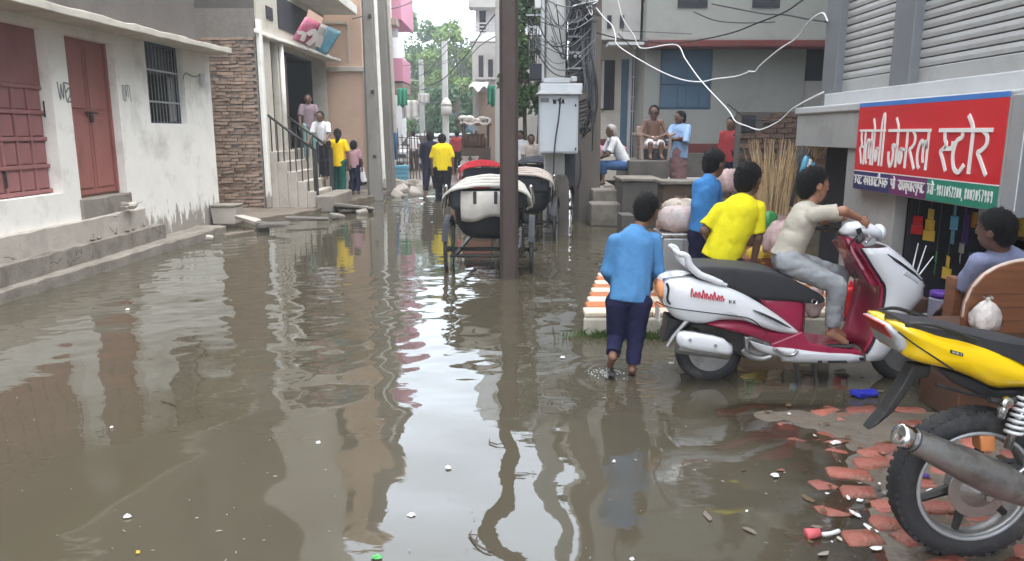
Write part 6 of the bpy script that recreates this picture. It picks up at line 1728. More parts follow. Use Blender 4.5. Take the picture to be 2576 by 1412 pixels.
GRIP_NEAR = z5(1590, 62, SY) + Vector((-0.035, -0.28, 0)); GRIP_FAR = z5(1590, 62, SY) + Vector((-0.035, 0.28, 0))
for s in (-1,):
    MB().lathe(z5(1880, 190, SY - 0.14), (0.6, -0.8, 0), [(0.014, 0), (0.012, 0.01)], 8).build('mirror_boss', 'black_plastic', sc_)

for s in (-1, 1):      # control cables and levers at the column
    MB().tube(smooth_path([z5(1600, 62, SY) + Vector((0, s * 0.14, 0)), z5(1590, 150, SY) + Vector((-0.03, s * 0.1, 0)), z5(1640, 240, SY) + Vector((-0.02, s * 0.06, 0))]), 0.005, 5).build('control_cable', 'black_rubber', sc_)
MB().tube(smooth_path(zl([(1000, 1000), (1060, 1040), (1150, 1050), (1190, 1010)], SY - 0.2)), 0.011, 7).build('kick_lever', 'steel', sc_, smooth=True)
MB().prism(zl([(760, 900), (900, 905), (985, 965), (990, 1050), (880, 1075), (770, 1030)], SY - 0.14), (0, 0.05, 0)).build('engine_cover', 'steel_dull', sc_, bev=0.015)
for k in range(4):
    a_, b_ = z5(1330 + 90 * k, 985 + 10 * k, SY - 0.12), z5(1330 + 90 * k, 985 + 10 * k, SY + 0.12)
    MB().tube([a_ + Vector((0, 0, 0.012)), b_ + Vector((0, 0, 0.012))], 0.006, 5).build('floor_rib', 'black_rubber', sc_)
MB().tube(smooth_path(zl([(1255, 605), (1245, 800), (1236, 890)], YN + 0.02)), 0.003, 5).build('seam', 'black_plastic', sc_)
MB().box((z5(60, 640, SY).x, SY - 0.07, z5(60, 760, SY).z), (z5(60, 640, SY).x + 0.006, SY + 0.07, z5(60, 660, SY).z)).build('number_plate', 'sign_white', sc_)

# ================================================================ yellow motorcycle, near right corner
MY = 2.66
z6 = lambda x, y, Y: at(2012.5 + x * 0.4879, 723.2 + y * 0.4879, Y)
def ml(pts, Y): return [z6(x, y, Y) for x, y in pts]
mc = thing('motorcycle', 'yellow motorcycle with silver exhaust parked at the right edge of the picture', 'motorcycle', (2.2, MY, 0))
wc = z6(872, 1000, MY); wcz = 0.298
W0 = Vector((wc.x, MY, wcz))
tyre = MB().torus(W0, (0, 1, 0), 0.252, 0.05, 72, 14, 1.05).build('rear_tyre', 'black_rubber', mc, smooth=True)
tr_ = MB()
for k in range(54):      # tread blocks
    th = 2 * math.pi * k / 54
    for s in (-1, 1):
        d = Vector((math.cos(th), 0, math.sin(th))); tt = Vector((-math.sin(th), 0, math.cos(th)))
        c = W0 + d * 0.2885 + Vector((0, s * 0.02, 0)); rot = (0, -th, 0)
        tr_.obox(c, (0.016, 0.034, 0.021), rot)
tr_.build('tread', 'black_rubber', tyre)
rim = MB().torus(W0, (0, 1, 0), 0.208, 0.016, 64, 8, 2.2).build('rim', 'steel_dull', mc, smooth=True)
MB().torus(W0 - Vector((0, 0.037, 0)), (0, 1, 0), 0.213, 0.009, 64, 6).build('rim_edge', 'iron_pale', rim, smooth=True)
for k in range(6):
    th = 2 * math.pi * k / 6 + 0.35; d = Vector((math.cos(th), 0, math.sin(th)))
    MB().tube([W0 + d * 0.05, W0 + d * 0.2], [0.022, 0.014], 6).build('spoke', 'iron', rim)
MB().lathe(W0 - Vector((0, 0.08, 0)), (0, 1, 0), [(0.02, -0.02), (0.05, 0), (0.085, 0.03), (0.085, 0.1), (0.05, 0.15)], 24).build('hub', 'steel_dull', rim, smooth=False)
tl = [(470, 185), (560, 190), (700, 240), (830, 265), (1000, 320), (1155, 400), (1290, 480), (1250, 520), (1155, 512), (1000, 520), (900, 470), (790, 425), (600, 385), (530, 350), (545, 300), (520, 245)]
for s in (1, -1):
    q = ml(tl, MY - 0.1)
    if s == -1: q = mirror_y(q, MY)
    tp = MB().puff(q, (0, 0.06 * s, 0), (0, -0.04 * s, 0), 5, 0.6, 1).build('tail_panel', 'paint_yellow', mc, smooth=True)
    if s == 1:
        MB().tube(smooth_path(ml([(505, 230), (600, 300), (700, 365), (790, 425)], MY - 0.135), 5), 0.003, 5).build('seam', 'black_plastic', tp)
        lb = MB(); lb.prism(ml([(778, 322), (842, 340), (842, 358), (778, 340)], MY - 0.143), (0, 0.004, 0)); lb.build('badge', 'ink', tp)
        t6 = lambda x, y, d: z6(786 + x * 50, 338 - y * 10 + x * 14, MY - 0.1445) + Vector((0, -d, 0))
        digits('0150-5', 0, 0, 1.0, 1.0, t6, 0.04, 'sign_white', tp, 'badge_lettering', 0.0015)
lp = MB(); lp.puff(ml([(430, 192), (475, 192), (545, 245), (590, 300), (570, 325), (512, 338), (498, 312), (470, 250)], MY - 0.085), (0, 0.17, 0), (0, -0.02, 0), 3, smooth=1); lp.build('tail_cowl', 'plastic_grey', mc, smooth=True)
MB().prism(ml([(424, 192), (446, 194), (482, 262), (474, 268)], MY - 0.085), (0, 0.16, 0)).build('tail_lamp', 'red_lamp', mc, bev=0.006)
ms = [(460, 168), (470, 140), (640, 172), (730, 180), (900, 225), (1080, 255), (1250, 300), (1290, 420), (1150, 385), (1000, 318), (850, 268), (700, 240), (560, 190)]
secs = []; base = ml(ms, MY); cz = sum(p.z for p in base) / len(base)
for yy, s in ((-0.11, 0.85), (-0.09, 0.95), (-0.05, 1.03), (0, 1.06), (0.05, 1.03), (0.09, 0.95), (0.11, 0.85)):
    secs.append([(p.x, MY + yy, cz + (p.z - cz) * 1 + (s - 1) * 0.04) for p in base])
o = MB().loft(secs).build('seat', 'seat_black', mc, smooth=True); o.data.set_sharp_from_angle(angle=R(50))
for s in (-1, 1):
    MB().tube(smooth_path([z6(480, 150, MY) + Vector((0, s * 0.1, 0)), z6(600, 165, MY) + Vector((0, s * 0.125, 0.01)), z6(800, 225, MY) + Vector((0, s * 0.13, 0))]), 0.007, 8).build('grab_rail', 'iron', mc, smooth=True)
# silencer
e0, e1 = z6(505, 752, MY - 0.17), z6(1230, 1090, MY - 0.15)
ax = (e1 - e0).normalized()
MB().lathe(e0, ax, [(0.032, 0), (0.041, 0.004), (0.042, 0.055)], 20).build('silencer_tip', 'chrome', mc, smooth=True)
MB().lathe(e0 + ax * 0.056, ax, [(0.043, 0), (0.045, 0.006), (0.045, 0.02), (0.052, 0.12), (0.062, 0.24), (0.066, 0.38), (0.05, 0.5), (0.025, 0.62)], 22).build('silencer', mat('steel_worn', (0.3, 0.295, 0.29), 0.4, 0.8, 0.3, 6, 0.15, 30, dirt=((0.12, 0.1, 0.085), 0.55, 9)), mc, smooth=True)
MB().torus(e0 + ax * 0.06, ax, 0.044, 0.004, 20, 6).build('band', 'iron', mc)
# swing arm, shock absorber, chain guard, plate bracket
MB().tube([W0 + Vector((0, -0.1, 0)), W0 + Vector((0.5, -0.09, 0.06))], 0.026, 8).build('swing_arm', 'steel_dull', mc)
MB().tube([W0 + Vector((0, 0.1, 0)), W0 + Vector((0.5, 0.09, 0.06))], 0.026, 8).build('swing_arm', 'iron', mc)
s0, s1 = z6(1095, 760, MY - 0.12), z6(1175, 560, MY - 0.12)
hel = []
for k in range(90):
    t_ = k / 89; th = t_ * 2 * math.pi * 7; axs = (s1 - s0).normalized(); u = axs.orthogonal().normalized(); v = axs.cross(u)
    hel.append(s0.lerp(s1, t_) + (u * math.cos(th) + v * math.sin(th)) * 0.026)
MB().tube(hel, 0.007, 6).build('shock_spring', 'pk_white', mc, smooth=True)
MB().tube([s0 + (s0 - s1) * 0.35, s1 + (s1 - s0) * 0.2], 0.014, 8).build('shock_rod', 'steel', mc, smooth=True)
MB().tube(ml([(1030, 670), (1060, 590)], MY - 0.13), 0.016, 8).build('bracket', 'steel', mc, smooth=True)
MB().lathe(z6(1062, 592, MY - 0.145), (0, -1, 0), [(0.022, 0), (0.02, 0.012), (0.01, 0.016)], 12).build('bolt', 'chrome', mc)
MB().tube(ml([(975, 580), (1060, 595), (1110, 580)], MY - 0.125), 0.012, 8).build('footrest_bar', 'iron', mc)
MB().prism(ml([(585, 400), (680, 405), (670, 465), (600, 480), (560, 540), (480, 650), (400, 715), (352, 742), (440, 640), (530, 500)], MY - 0.03), (0, 0.06, 0)).build('rear_fender', 'iron', mc, bev=0.008)
MB().prism(ml([(680, 400), (900, 470), (1000, 530), (1250, 530), (1300, 620), (1000, 590), (800, 500)], MY - 0.08), (0, 0.16, 0)).build('under_tray', 'black_plastic', mc, bev=0.01)
# front of the machine, outside the frame
fx = wc.x + 1.28
fw = MB().torus((fx, MY, 0.298), (0, 1, 0), 0.255, 0.043, 48, 10).build('front_tyre', 'black_rubber', mc, smooth=True)
MB().lathe((fx, MY - 0.03, 0.298), (0, 1, 0), [(0.21, 0), (0.06, 0.015), (0.06, 0.045), (0.21, 0.06)], 28).build('front_rim', 'steel_dull', fw)
for s in (-1, 1):
    MB().tube([(fx, MY + s * 0.08, 0.3), (fx - 0.22, MY + s * 0.08, 0.95)], 0.02, 8).build('fork', 'steel', mc)
secs = []
for x, z, w, h in ((-0.0, 0.78, 0.1, 0.07), (0.12, 0.82, 0.14, 0.11), (0.3, 0.85, 0.15, 0.12), (0.45, 0.83, 0.09, 0.08)):
    secs.append([(wc.x + 0.62 + x, MY + w * math.cos(2 * math.pi * k / 12), z + h * math.sin(2 * math.pi * k / 12)) for k in range(12)])
MB().loft(secs).build('fuel_tank', 'paint_yellow', mc, smooth=True)
MB().box((wc.x + 0.45, MY - 0.11, 0.22), (wc.x + 0.9, MY + 0.11, 0.62)).build('engine', 'steel_dull', mc, bev=0.05)
MB().tube(smooth_path([(fx - 0.42, MY - 0.33, 1.0), (fx - 0.25, MY - 0.15, 1.02), (fx - 0.23, MY + 0.15, 1.02), (fx - 0.42, MY + 0.33, 1.0)]), 0.013, 8).build('handlebar', 'iron', mc, smooth=True)
MB().tube([(wc.x + 0.2, MY, 0.7), (fx - 0.25, MY, 0.85)], 0.03, 8).build('frame_tube', 'iron', mc)

MB().lathe(W0 + Vector((0, -0.062, 0)), (0, 1, 0), [(0.11, 0), (0.112, 0.002), (0.112, 0.005), (0.11, 0.007)], 32).build('brake_drum', 'steel', rim)
MB().lathe(W0 + Vector((0, -0.13, 0)), (0, 1, 0), [(0.014, 0), (0.014, 0.06)], 6).build('axle_nut', 'chrome', mc)
MB().tube(smooth_path([W0 + Vector((0.02, -0.12, 0.02)), W0 + Vector((0.18, -0.125, 0.16)), W0 + Vector((0.42, -0.12, 0.2))]), 0.006, 6).build('brake_rod', 'steel', mc, smooth=True)
MB().tube(smooth_path(ml([(700, 500), (860, 545), (980, 575), (1100, 640), (1200, 640)], MY - 0.06)), 0.007, 5).build('cable', 'black_rubber', mc)
MB().obox(W0 + Vector((0.36, -0.13, 0.09)), (0.14, 0.03, 0.03), (0, -0.2, 0)).build('footrest', 'black_rubber', mc, bev=0.006)
MB().prism(ml([(930, 770), (1010, 770), (1010, 850), (935, 850)], MY - 0.05), (0, 0.06, 0)).build('reflector', 'orange_lamp', mc, bev=0.006)
# ================================================================ people: one continuous implicit surface each
def surface_net(F, org, h):
    nx, ny, nz = F.shape
    S = F < 0
    cx = S[:-1, :-1, :-1].astype(np.int8)
    cnt = np.zeros((nx - 1, ny - 1, nz - 1), np.int8)
    for a in (0, 1):
        for b in (0, 1):
            for c in (0, 1):
                cnt += S[a:nx - 1 + a, b:ny - 1 + b, c:nz - 1 + c]
    mix = (cnt > 0) & (cnt < 8)
    idx = np.full(mix.shape, -1, np.int64); I = np.argwhere(mix); idx[mix] = np.arange(len(I))
    acc = np.zeros((len(I), 3)); num = np.zeros(len(I))
    for ax in range(3):
        o1, o2 = [k for k in range(3) if k != ax]
        for u in (0, 1):
            for v in (0, 1):
                p = I.copy(); p[:, o1] += u; p[:, o2] += v
                q = p.copy(); q[:, ax] += 1
                fa = F[p[:, 0], p[:, 1], p[:, 2]]; fb = F[q[:, 0], q[:, 1], q[:, 2]]
                m = (fa < 0) != (fb < 0)
                t = np.where(m, fa / np.where(m, fa - fb, 1), 0)
                pos = p.astype(float); pos[:, ax] += t
                acc[m] += pos[m]; num[m] += 1
    V = acc / num[:, None] * h + org
    Q = []
    for ax in range(3):
        o1, o2 = [(1, 2), (2, 0), (0, 1)][ax]
        sl0 = [slice(None)] * 3; sl1 = [slice(None)] * 3
        sl0[ax] = slice(0, -1); sl1[ax] = slice(1, None)
        d = S[tuple(sl0)] != S[tuple(sl1)]
        E = np.argwhere(d)
        ok = (E[:, o1] > 0) & (E[:, o2] > 0) & (E[:, o1] < F.shape[o1] - 1) & (E[:, o2] < F.shape[o2] - 1)
        E = E[ok]
        def cell(du, dv):
            c = E.copy(); c[:, o1] -= du; c[:, o2] -= dv
            return idx[c[:, 0], c[:, 1], c[:, 2]]
        q = np.stack([cell(1, 1), cell(0, 1), cell(0, 0), cell(1, 0)], 1)
        fl = S[E[:, 0], E[:, 1], E[:, 2]]
        q[~fl] = q[~fl][:, ::-1]
        Q.append(q)
    Q = np.concatenate(Q); Q = Q[(Q >= 0).all(1)]
    return V, Q
class SDF:
    def __init__(s, k=0.02): s.p = []; s.k = k; s.cuts = []
    def cone(s, a, b, ra, rb, sx=None, cut=False, k=None):
        s.p.append(('c', np.array(a, float), np.array(b, float), ra, rb, sx, cut, k)); return s
    def ell(s, c, r, M=None, k=None):
        s.p.append(('e', np.array(c, float), np.array(r, float), M, k)); return s
    def cut(s, pt, n): s.cuts.append((np.array(pt, float), np.array(n, float) / np.linalg.norm(n), None)); return s
    def carve(s, a, b, ra, rb): s.cuts.append((np.array(a, float), np.array(b, float), (ra, rb))); return s
    @staticmethod
    def _cone(X, a, b, ra, rb, sx, cut):
        d = b - a; L2 = d @ d
        t = ((X - a) @ d) / L2
        tc = np.clip(t, 0, 1)
        v = X - a - tc[..., None] * d
        if sx is not None:          # flattened along the axis sx[0] by factor sx[1]
            n, f = sx; c = v @ n; v = v + (c * (1 / f - 1))[..., None] * n
        r = ra + (rb - ra) * tc
        D = np.sqrt((v * v).sum(-1)) - r
        if sx is not None: D = D * (0.5 + 0.5 * sx[1])
        if cut: D = np.maximum(D, (t - 1) * math.sqrt(L2))
        return D
    def mesh(s, name, m, h, parent, fold=None):
        lo = np.full(3, 1e9); hi = -lo
        for p in s.p:
            if p[0] == 'c':
                r = max(p[3], p[4]) * 1.05
                lo = np.minimum(lo, np.minimum(p[1], p[2]) - r); hi = np.maximum(hi, np.maximum(p[1], p[2]) + r)
            else:
                r = p[2].max(); lo = np.minimum(lo, p[1] - r); hi = np.maximum(hi, p[1] + r)
        lo -= 3 * h; hi += 3 * h
        n = np.ceil((hi - lo) / h).astype(int) + 1
        ax = [lo[i] + h * np.arange(n[i]) for i in range(3)]
        F = np.full(n, 0.25)
        for p in s.p:
            kk = (p[7] if p[0] == 'c' else p[4]); kk = s.k if kk is None else kk
            mg = 2 * kk + 3 * h
            if p[0] == 'c':
                r = max(p[3], p[4]) * 1.05; a = np.minimum(p[1], p[2]) - r - mg; b = np.maximum(p[1], p[2]) + r + mg
            else:
                r = p[2].max(); a = p[1] - r - mg; b = p[1] + r + mg
            i0 = np.clip(np.floor((a - lo) / h).astype(int), 0, n); i1 = np.clip(np.ceil((b - lo) / h).astype(int) + 1, 0, n)
            sl = tuple(slice(i0[q], i1[q]) for q in range(3))
            X = np.stack(np.meshgrid(*[ax[q][sl[q]] for q in range(3)], indexing='ij'), -1)
            if X.size == 0: continue
            if p[0] == 'c':
                D = s._cone(X, p[1], p[2], p[3], p[4], p[5], p[6])
            else:
                v = X - p[1]
                if p[3] is not None: v = v @ p[3]
                q_ = v / p[2]; l0 = np.sqrt((q_ * q_).sum(-1)); l1 = np.sqrt(((q_ / p[2]) ** 2).sum(-1)) + 1e-9
                D = l0 * (l0 - 1) / l1
            A = F[sl]
            hh = np.clip(0.5 + 0.5 * (A - D) / kk, 0, 1)
            F[sl] = A * (1 - hh) + D * hh - kk * hh * (1 - hh)
        G = None
        if fold or s.cuts:
            G = np.stack(np.meshgrid(*ax, indexing='ij'), -1)
        if fold:
            amp, fr, sd = fold[:3]; wv = np.array(fold[3] if len(fold) > 3 else (1, 1, 1.3))
            r = np.random.default_rng(sd); N = 0
            for q_ in range(9):
                d = r.normal(size=3) * wv; d = d / np.linalg.norm(d) * fr * r.uniform(0.6, 1.9)
                N = N + np.sin(G @ d + r.uniform(0, 6.28) + 1.2 * np.sin(G @ (r.normal(size=3) * fr * 0.4)))
            N = N / 4.0
            F = F + amp * (0.4 - np.abs(N)) * np.where(np.abs(F) < 0.05, 1, 0)
        for a, b, rr_ in s.cuts:
            if rr_ is None: F = np.maximum(F, (G - a) @ b)
            else: F = np.maximum(F, -self_cone(G, a, b, rr_))
        V, Q = surface_net(F, lo, h)
        me = bpy.data.meshes.new(name)
        me.vertices.add(len(V)); me.vertices.foreach_set("co", V.astype(np.float32).ravel())
        me.loops.add(Q.size); me.loops.foreach_set("vertex_index", Q.astype(np.int32).ravel())
        me.polygons.add(len(Q)); me.polygons.foreach_set("loop_start", np.arange(0, Q.size, 4, dtype=np.int32))
        me.polygons.foreach_set("use_smooth", np.ones(len(Q), bool))
        me.update(calc_edges=True); me.validate()
        me.materials.append(MATS[m] if isinstance(m, str) else m)
        o = bpy.data.objects.new(name, me); COL.objects.link(o)
        if parent: attach(o, parent)
        return o
def self_cone(G, a, b, rr_): return SDF._cone(G, a, b, rr_[0], rr_[1], None, False)
def nrm(v): v = np.array(v, float); return v / np.linalg.norm(v)

def person(label, J, s, look, res=0.012, skin='skin', hair='hair_black', shirt='c_blue', sleeve='long', pants='c_navy', leg='long', hem=0.02,
           head=0.105, hairlong=False, group=None, shoes=None, skirt=False, collar=True, curl=None, glasses=False, bulk=1.0, vest=False, seed=0, hairline=0.02, beltcut=True, tilt=None, folds=(1.2, 1.2, 0.5)):
    """J: joint positions in world space. s: body scale (1 = 1.65 m adult). look: facing direction of the head."""
    J = {k: np.array(v, float) for k, v in J.items()}
    base = J['al'] * 0.5 + J['ar'] * 0.5
    t = thing('person', label, 'person', (base[0], base[1], min(J['al'][2], J['ar'][2]) - 0.06 * s), group)
    up = nrm(J['nk'] - J['pv']); rt = J['sr'] - J['sl']; rt = nrm(rt - up * (rt @ up)); fw = np.cross(up, rt)
    f = nrm(look); hup = nrm(np.array(tilt if tilt is not None else (J['hd'] - J['nk']) * 0.6 + np.array([0, 0, 0.25]))); f = nrm(f - hup * (f @ hup)); hr = np.cross(f, hup)
    HM = np.stack([hr, f, hup], 1)
    hd = J['hd']; q = head
    B = SDF(0.018 * s + 0.004)
    fl = (fw, 0.66)
    ch = J['nk'] - up * 0.13 * s
    bb = bulk * (0.88 if shirt else 1.0)
    B.cone(J['pv'], ch, 0.125 * s * bb, 0.138 * s * bb, fl).cone(J['pv'] + up * -0.02, J['pv'] + up * 0.06 * s, 0.13 * s * bb, 0.12 * s * bb, fl)
    B.cone(J['sl'], J['sr'], 0.05 * s, 0.05 * s)
    B.cone(J['nk'] - up * 0.02, hd - hup * q * 0.45, 0.054 * s + 0.004, 0.048 * s + 0.004)
    B.ell(hd + hup * q * 0.12, (q * 0.74, q * 0.92, q * 0.95), HM, 0.01)
    B.ell(hd + f * q * 0.2 - hup * q * 0.5, (q * 0.58, q * 0.62, q * 0.62), HM, 0.02)
    B.cone(hd + f * q * 0.86 + hup * q * 0.1, hd + f * q * 0.96 - hup * q * 0.2, q * 0.08, q * 0.13, k=0.01)
    B.cone(hd + f * q * 0.74 - hup * q * 0.52 - hr * q * 0.16, hd + f * q * 0.74 - hup * q * 0.52 + hr * q * 0.16, q * 0.09, q * 0.09, k=0.008)
    for sg_ in (-1, 1):
        B.ell(hd + hr * sg_ * q * 0.78 - hup * q * 0.08 - f * q * 0.02, (q * 0.12, q * 0.22, q * 0.3), HM, 0.006)
    for a, e, w in (('sl', 'el', 'wl'), ('sr', 'er', 'wr')):
        B.cone(J[a], J[e], 0.047 * s, 0.038 * s).cone(J[e], J[w], 0.039 * s, 0.027 * s)
        d = nrm(J[w] - J[e]); pdir = J.get('h' + w[1] + 'd', None)
        hdv = nrm(pdir) if pdir is not None else d
        sd = nrm(np.cross(hdv, fw + 1e-3)); nn = np.cross(sd, hdv)
        pl = J[w] + hdv * 0.06 * s
        HMM = np.stack([sd, nn, hdv], 1)
        B.ell(pl, (0.038 * s, 0.018 * s, 0.052 * s), HMM, 0.01)
        fr_ = max(0.0085 * s, res * 0.62)
        cl = curl if curl is not None else 0.5
        for i, (off, ln) in enumerate(((-0.028, 0.062), (-0.01, 0.072), (0.01, 0.068), (0.027, 0.052))):
            b0 = pl + hdv * 0.04 * s + sd * off * s
            b1 = b0 + (hdv * (1 - 0.5 * cl) - nn * cl * 0.7) * ln * 0.55 * s
            b2 = b1 + (hdv * (0.6 - cl) - nn * (0.4 + cl * 0.6)) * ln * 0.5 * s
            B.cone(b0, b1, fr_, fr_ * 0.95, k=0.004).cone(b1, b2, fr_ * 0.95, fr_ * 0.85, k=0.004)
        sg_ = 1 if w == 'wl' else -1
        th0 = pl - hdv * 0.02 * s + sd * sg_ * 0.03 * s
        B.cone(th0, th0 + (hdv * 0.7 + sd * sg_ * 0.7 - nn * 0.3) * 0.05 * s, fr_ * 1.1, fr_ * 0.9, k=0.006)
    for hp, kn, an, to in (('hl', 'kl', 'al', 'tl'), ('hr', 'kr', 'ar', 'tr')):
        sl_ = 0.78 if (pants and leg != 'short') else 1.0
        B.cone(J[hp], J[kn], 0.078 * s * bulk * sl_, 0.052 * s * sl_).cone(J[kn], J[an], 0.05 * s * sl_, 0.034 * s)
        B.ell(J[kn] + (J[an] - J[kn]) * 0.3 - fw * 0.012, (0.048 * s * sl_, 0.048 * s * sl_, 0.1 * s))
        B.cone(J[an], J[to], 0.036 * s, 0.026 * s).cone(J[an] - nrm(J[to] - J[an]) * 0.04 * s - np.array([0, 0, 0.03 * s]), J[to], 0.028 * s, 0.024 * s)
    body = B.mesh('body', skin, res, t)
    # hair: cap over the skull, cut along the hairline
    Hh = SDF(0.012)
    Hh.ell(hd + hup * q * 0.24 - f * q * 0.05, (q * 0.85, q * 1.0, q * 0.97), HM)
    Hh.ell(hd - f * q * 0.45 - hup * q * 0.16, (q * 0.72, q * 0.6, q * 0.82), HM)
    for k_ in range(0):
        rh = np.random.default_rng(seed * 50 + k_); d_ = nrm(rh.normal(size=3) + hup * 0.9 - f * 0.15); d2_ = nrm(rh.normal(size=3) * 0.5 + f * 0.6 + hup * 0.4)
        p_ = hd + hup * q * 0.2 + d_ * q * 0.93; Hh.cone(p_ - d2_ * q * 0.16, p_ + d2_ * q * 0.3 + d_ * q * 0.04, q * 0.1, q * 0.02, k=0.01)
    if hairlong:
        Hh.cone(hd - f * q * 0.75 - hup * q * 0.4, J['nk'] - fw * 0.09 * s - up * 0.12 * s, q * 0.5, q * 0.42).cone(J['nk'] - fw * 0.09 * s - up * 0.12 * s, J['nk'] - fw * 0.11 * s - up * 0.26 * s, q * 0.42, q * 0.12)
    else:
        Hh.cut(hd - hup * q * 0.74, -hup + f * 0.3)
    Hh.cut(hd + f * q * 0.42 + hup * (q * 0.42 + hairline * 0.5), f * 1.0 - hup * 0.62)
    Hh.mesh('hair', hair, max(res * 0.75, 0.0065), t, fold=(0.004, 60, seed + 3))
    if res < 0.012:      # loose strands over the cap
        rs3 = np.random.default_rng(seed + 70); Vh = []; Fh = []; capc = hd + hup * q * 0.22 - f * q * 0.07; crown = nrm(hup - f * 0.45)
        for k_ in range(1500):
            d_ = nrm(rs3.normal(size=3)); lx, ly, lz = d_ @ hr, d_ @ f, d_ @ hup
            if lz < -0.75 or (ly > 0.25 and lz < 0.15 + 0.5 * (ly - 0.25)) or (abs(lx) > 0.75 and lz < -0.25 and ly > -0.2): continue
            p_ = capc + hr * lx * q * 0.84 + f * ly * q * 0.98 + hup * lz * q * 0.95
            g_ = d_ - crown * (d_ @ crown); g_ = -crown + d_ * (d_ @ crown) if np.linalg.norm(g_) < 1e-3 else nrm(np.cross(d_, np.cross(-crown, d_)) + rs3.normal(size=3) * 0.35)
            L_ = q * rs3.uniform(0.22, 0.42); w_ = nrm(np.cross(d_, g_)) * q * 0.022
            o_ = len(Vh); Vh += [p_ - w_, p_ + w_, p_ + g_ * L_ * 0.55 + d_ * q * 0.02 + w_ * 0.6, p_ + g_ * L_ * 0.55 + d_ * q * 0.02 - w_ * 0.6, p_ + g_ * L_ * 0.9 + d_ * q * rs3.uniform(-0.06, 0.05)]
            Fh += [(o_, o_ + 1, o_ + 2, o_ + 3), (o_ + 3, o_ + 2, o_ + 4)]
        hs_ = MB(); hs_.add(Vh, Fh); ob_ = hs_.build('hair_strands', hair, t); ob_['kind'] = 'stuff'
    # eyes, brows
    for sg_ in (-1, 1):
        e = hd + f * q * 0.79 + hr * sg_ * q * 0.3 + hup * q * 0.06
        ey = MB().ball(e, (q * 0.12, q * 0.07, q * 0.06), 8, 6, Matrix([list(r) for r in HM])).build('eye', 'eye_white', t, smooth=True)
        MB().ball(e + f * q * 0.05, q * 0.045, 6, 5).build('iris', 'hair_black', ey, smooth=True)
        MB().tube([e + hup * q * 0.2 - hr * q * 0.16 + f * q * 0.06, e + hup * q * 0.22 + hr * q * 0.16 + f * q * 0.06], q * 0.045, 5).build('eyebrow', 'hair_black', t)
    mo = hd + f * q * 0.84 - hup * q * 0.5
    MB().ball(mo, (q * 0.24, q * 0.07, q * 0.05), 8, 5, Matrix([list(r) for r in HM])).build('mouth', mat('lip', (0.16, 0.06, 0.05), 0.5, 0, 0.05, 10, 0), t, smooth=True)
    if glasses:
        for sg_ in (-1, 1):
            MB().ball(hd + f * q * 0.92 + hr * sg_ * q * 0.34 + hup * q * 0.06, (q * 0.3, q * 0.06, q * 0.22), 10, 6, Matrix([list(r) for r in HM])).build('sunglass_lens', 'black_plastic', t, smooth=True)
    # shirt
    if shirt:
        S = SDF(0.022 * s)
        hp_ = J['pv'] - up * hem
        S.cone(hp_, ch, 0.158 * s * bulk, 0.152 * s * bulk, (fw, 0.74)).cone(ch, J['nk'] - up * 0.05 * s, 0.15 * s * bulk, 0.1 * s, (fw, 0.66))
        S.cone(J['sl'] * 0.9 + J['sr'] * 0.1, J['sr'] * 0.9 + J['sl'] * 0.1, 0.06 * s, 0.06 * s)
        if not vest:
            for a, e, w in (('sl', 'el', 'wl'), ('sr', 'er', 'wr')):
                if sleeve == 'long':
                    S.cone(J[a], J[e], 0.062 * s, 0.056 * s).cone(J[e], J[w] + (J[e] - J[w]) * 0.06, 0.056 * s, 0.044 * s, cut=True)
                else:
                    e2 = J[a] + (J[e] - J[a]) * (0.82 if sleeve == 'short' else 1.12)
                    S.cone(J[a], e2, 0.066 * s, 0.07 * s, cut=True)
        if collar: S.cone(J['nk'] - up * 0.03 * s, J['nk'] + (hd - J['nk']) * 0.2, 0.07 * s, 0.066 * s, cut=True)
        if beltcut: S.cut(hp_ - up * 0.0, -up + fw * 0.1)
        S.mesh('shirt', shirt, res, t, fold=(0.0115 * s, 22 / s, seed, folds))
    # trousers or skirt
    if pants:
        T_ = SDF(0.02 * s)
        T_.cone(J['pv'] + up * 0.02 * s, J['pv'] + up * 0.1 * s, 0.145 * s * bulk, 0.125 * s * bulk, (fw, 0.72))
        if skirt:
            T_.cone(J['pv'], (J['al'] + J['ar']) * 0.5 + np.array([0, 0, 0.08 * s]), 0.14 * s, 0.17 * s, cut=True)
        else:
            for hp, kn, an in (('hl', 'kl', 'al'), ('hr', 'kr', 'ar')):
                T_.cone(J[hp], J[kn], 0.102 * s * bulk, 0.08 * s, cut=(leg == 'short'))
                if leg != 'short':
                    fr2 = {'long': 0.04, 'rolled': 0.16, 'mid': 0.5}[leg]
                    T_.cone(J[kn], J[an] + (J[kn] - J[an]) * fr2, 0.08 * s, 0.066 * s, cut=True)
        T_.mesh('trousers' if not skirt else 'lungi', pants, res, t, fold=(0.011 * s, 28 / s, seed + 1))
    if shoes:
        for an, to in (('al', 'tl'), ('ar', 'tr')):
            d = J[to] - J[an]; d[2] = 0; d = nrm(d) if np.linalg.norm(d) > 1e-6 else fw
            bt = J[to] - np.array([0, 0, 0.03 * s])
            Sh = SDF(0.01); Sh.cone(bt + d * 0.035 * s, bt - d * 0.16 * s, 0.042 * s, 0.034 * s, (np.array([0, 0, 1.0]), 0.4))
            sh_ = Sh.mesh('sandal', shoes, max(res * 0.8, 0.008), t)
            MB().tube([Vector(bt + np.cross(d, [0, 0, 1]) * 0.035 * s + np.array([0, 0, 0.01])), Vector(bt - d * 0.03 * s + np.array([0, 0, 0.045 * s])), Vector(bt - np.cross(d, [0, 0, 1]) * 0.035 * s + np.array([0, 0, 0.01]))], 0.007, 5).build('strap', shoes, sh_)
    return t

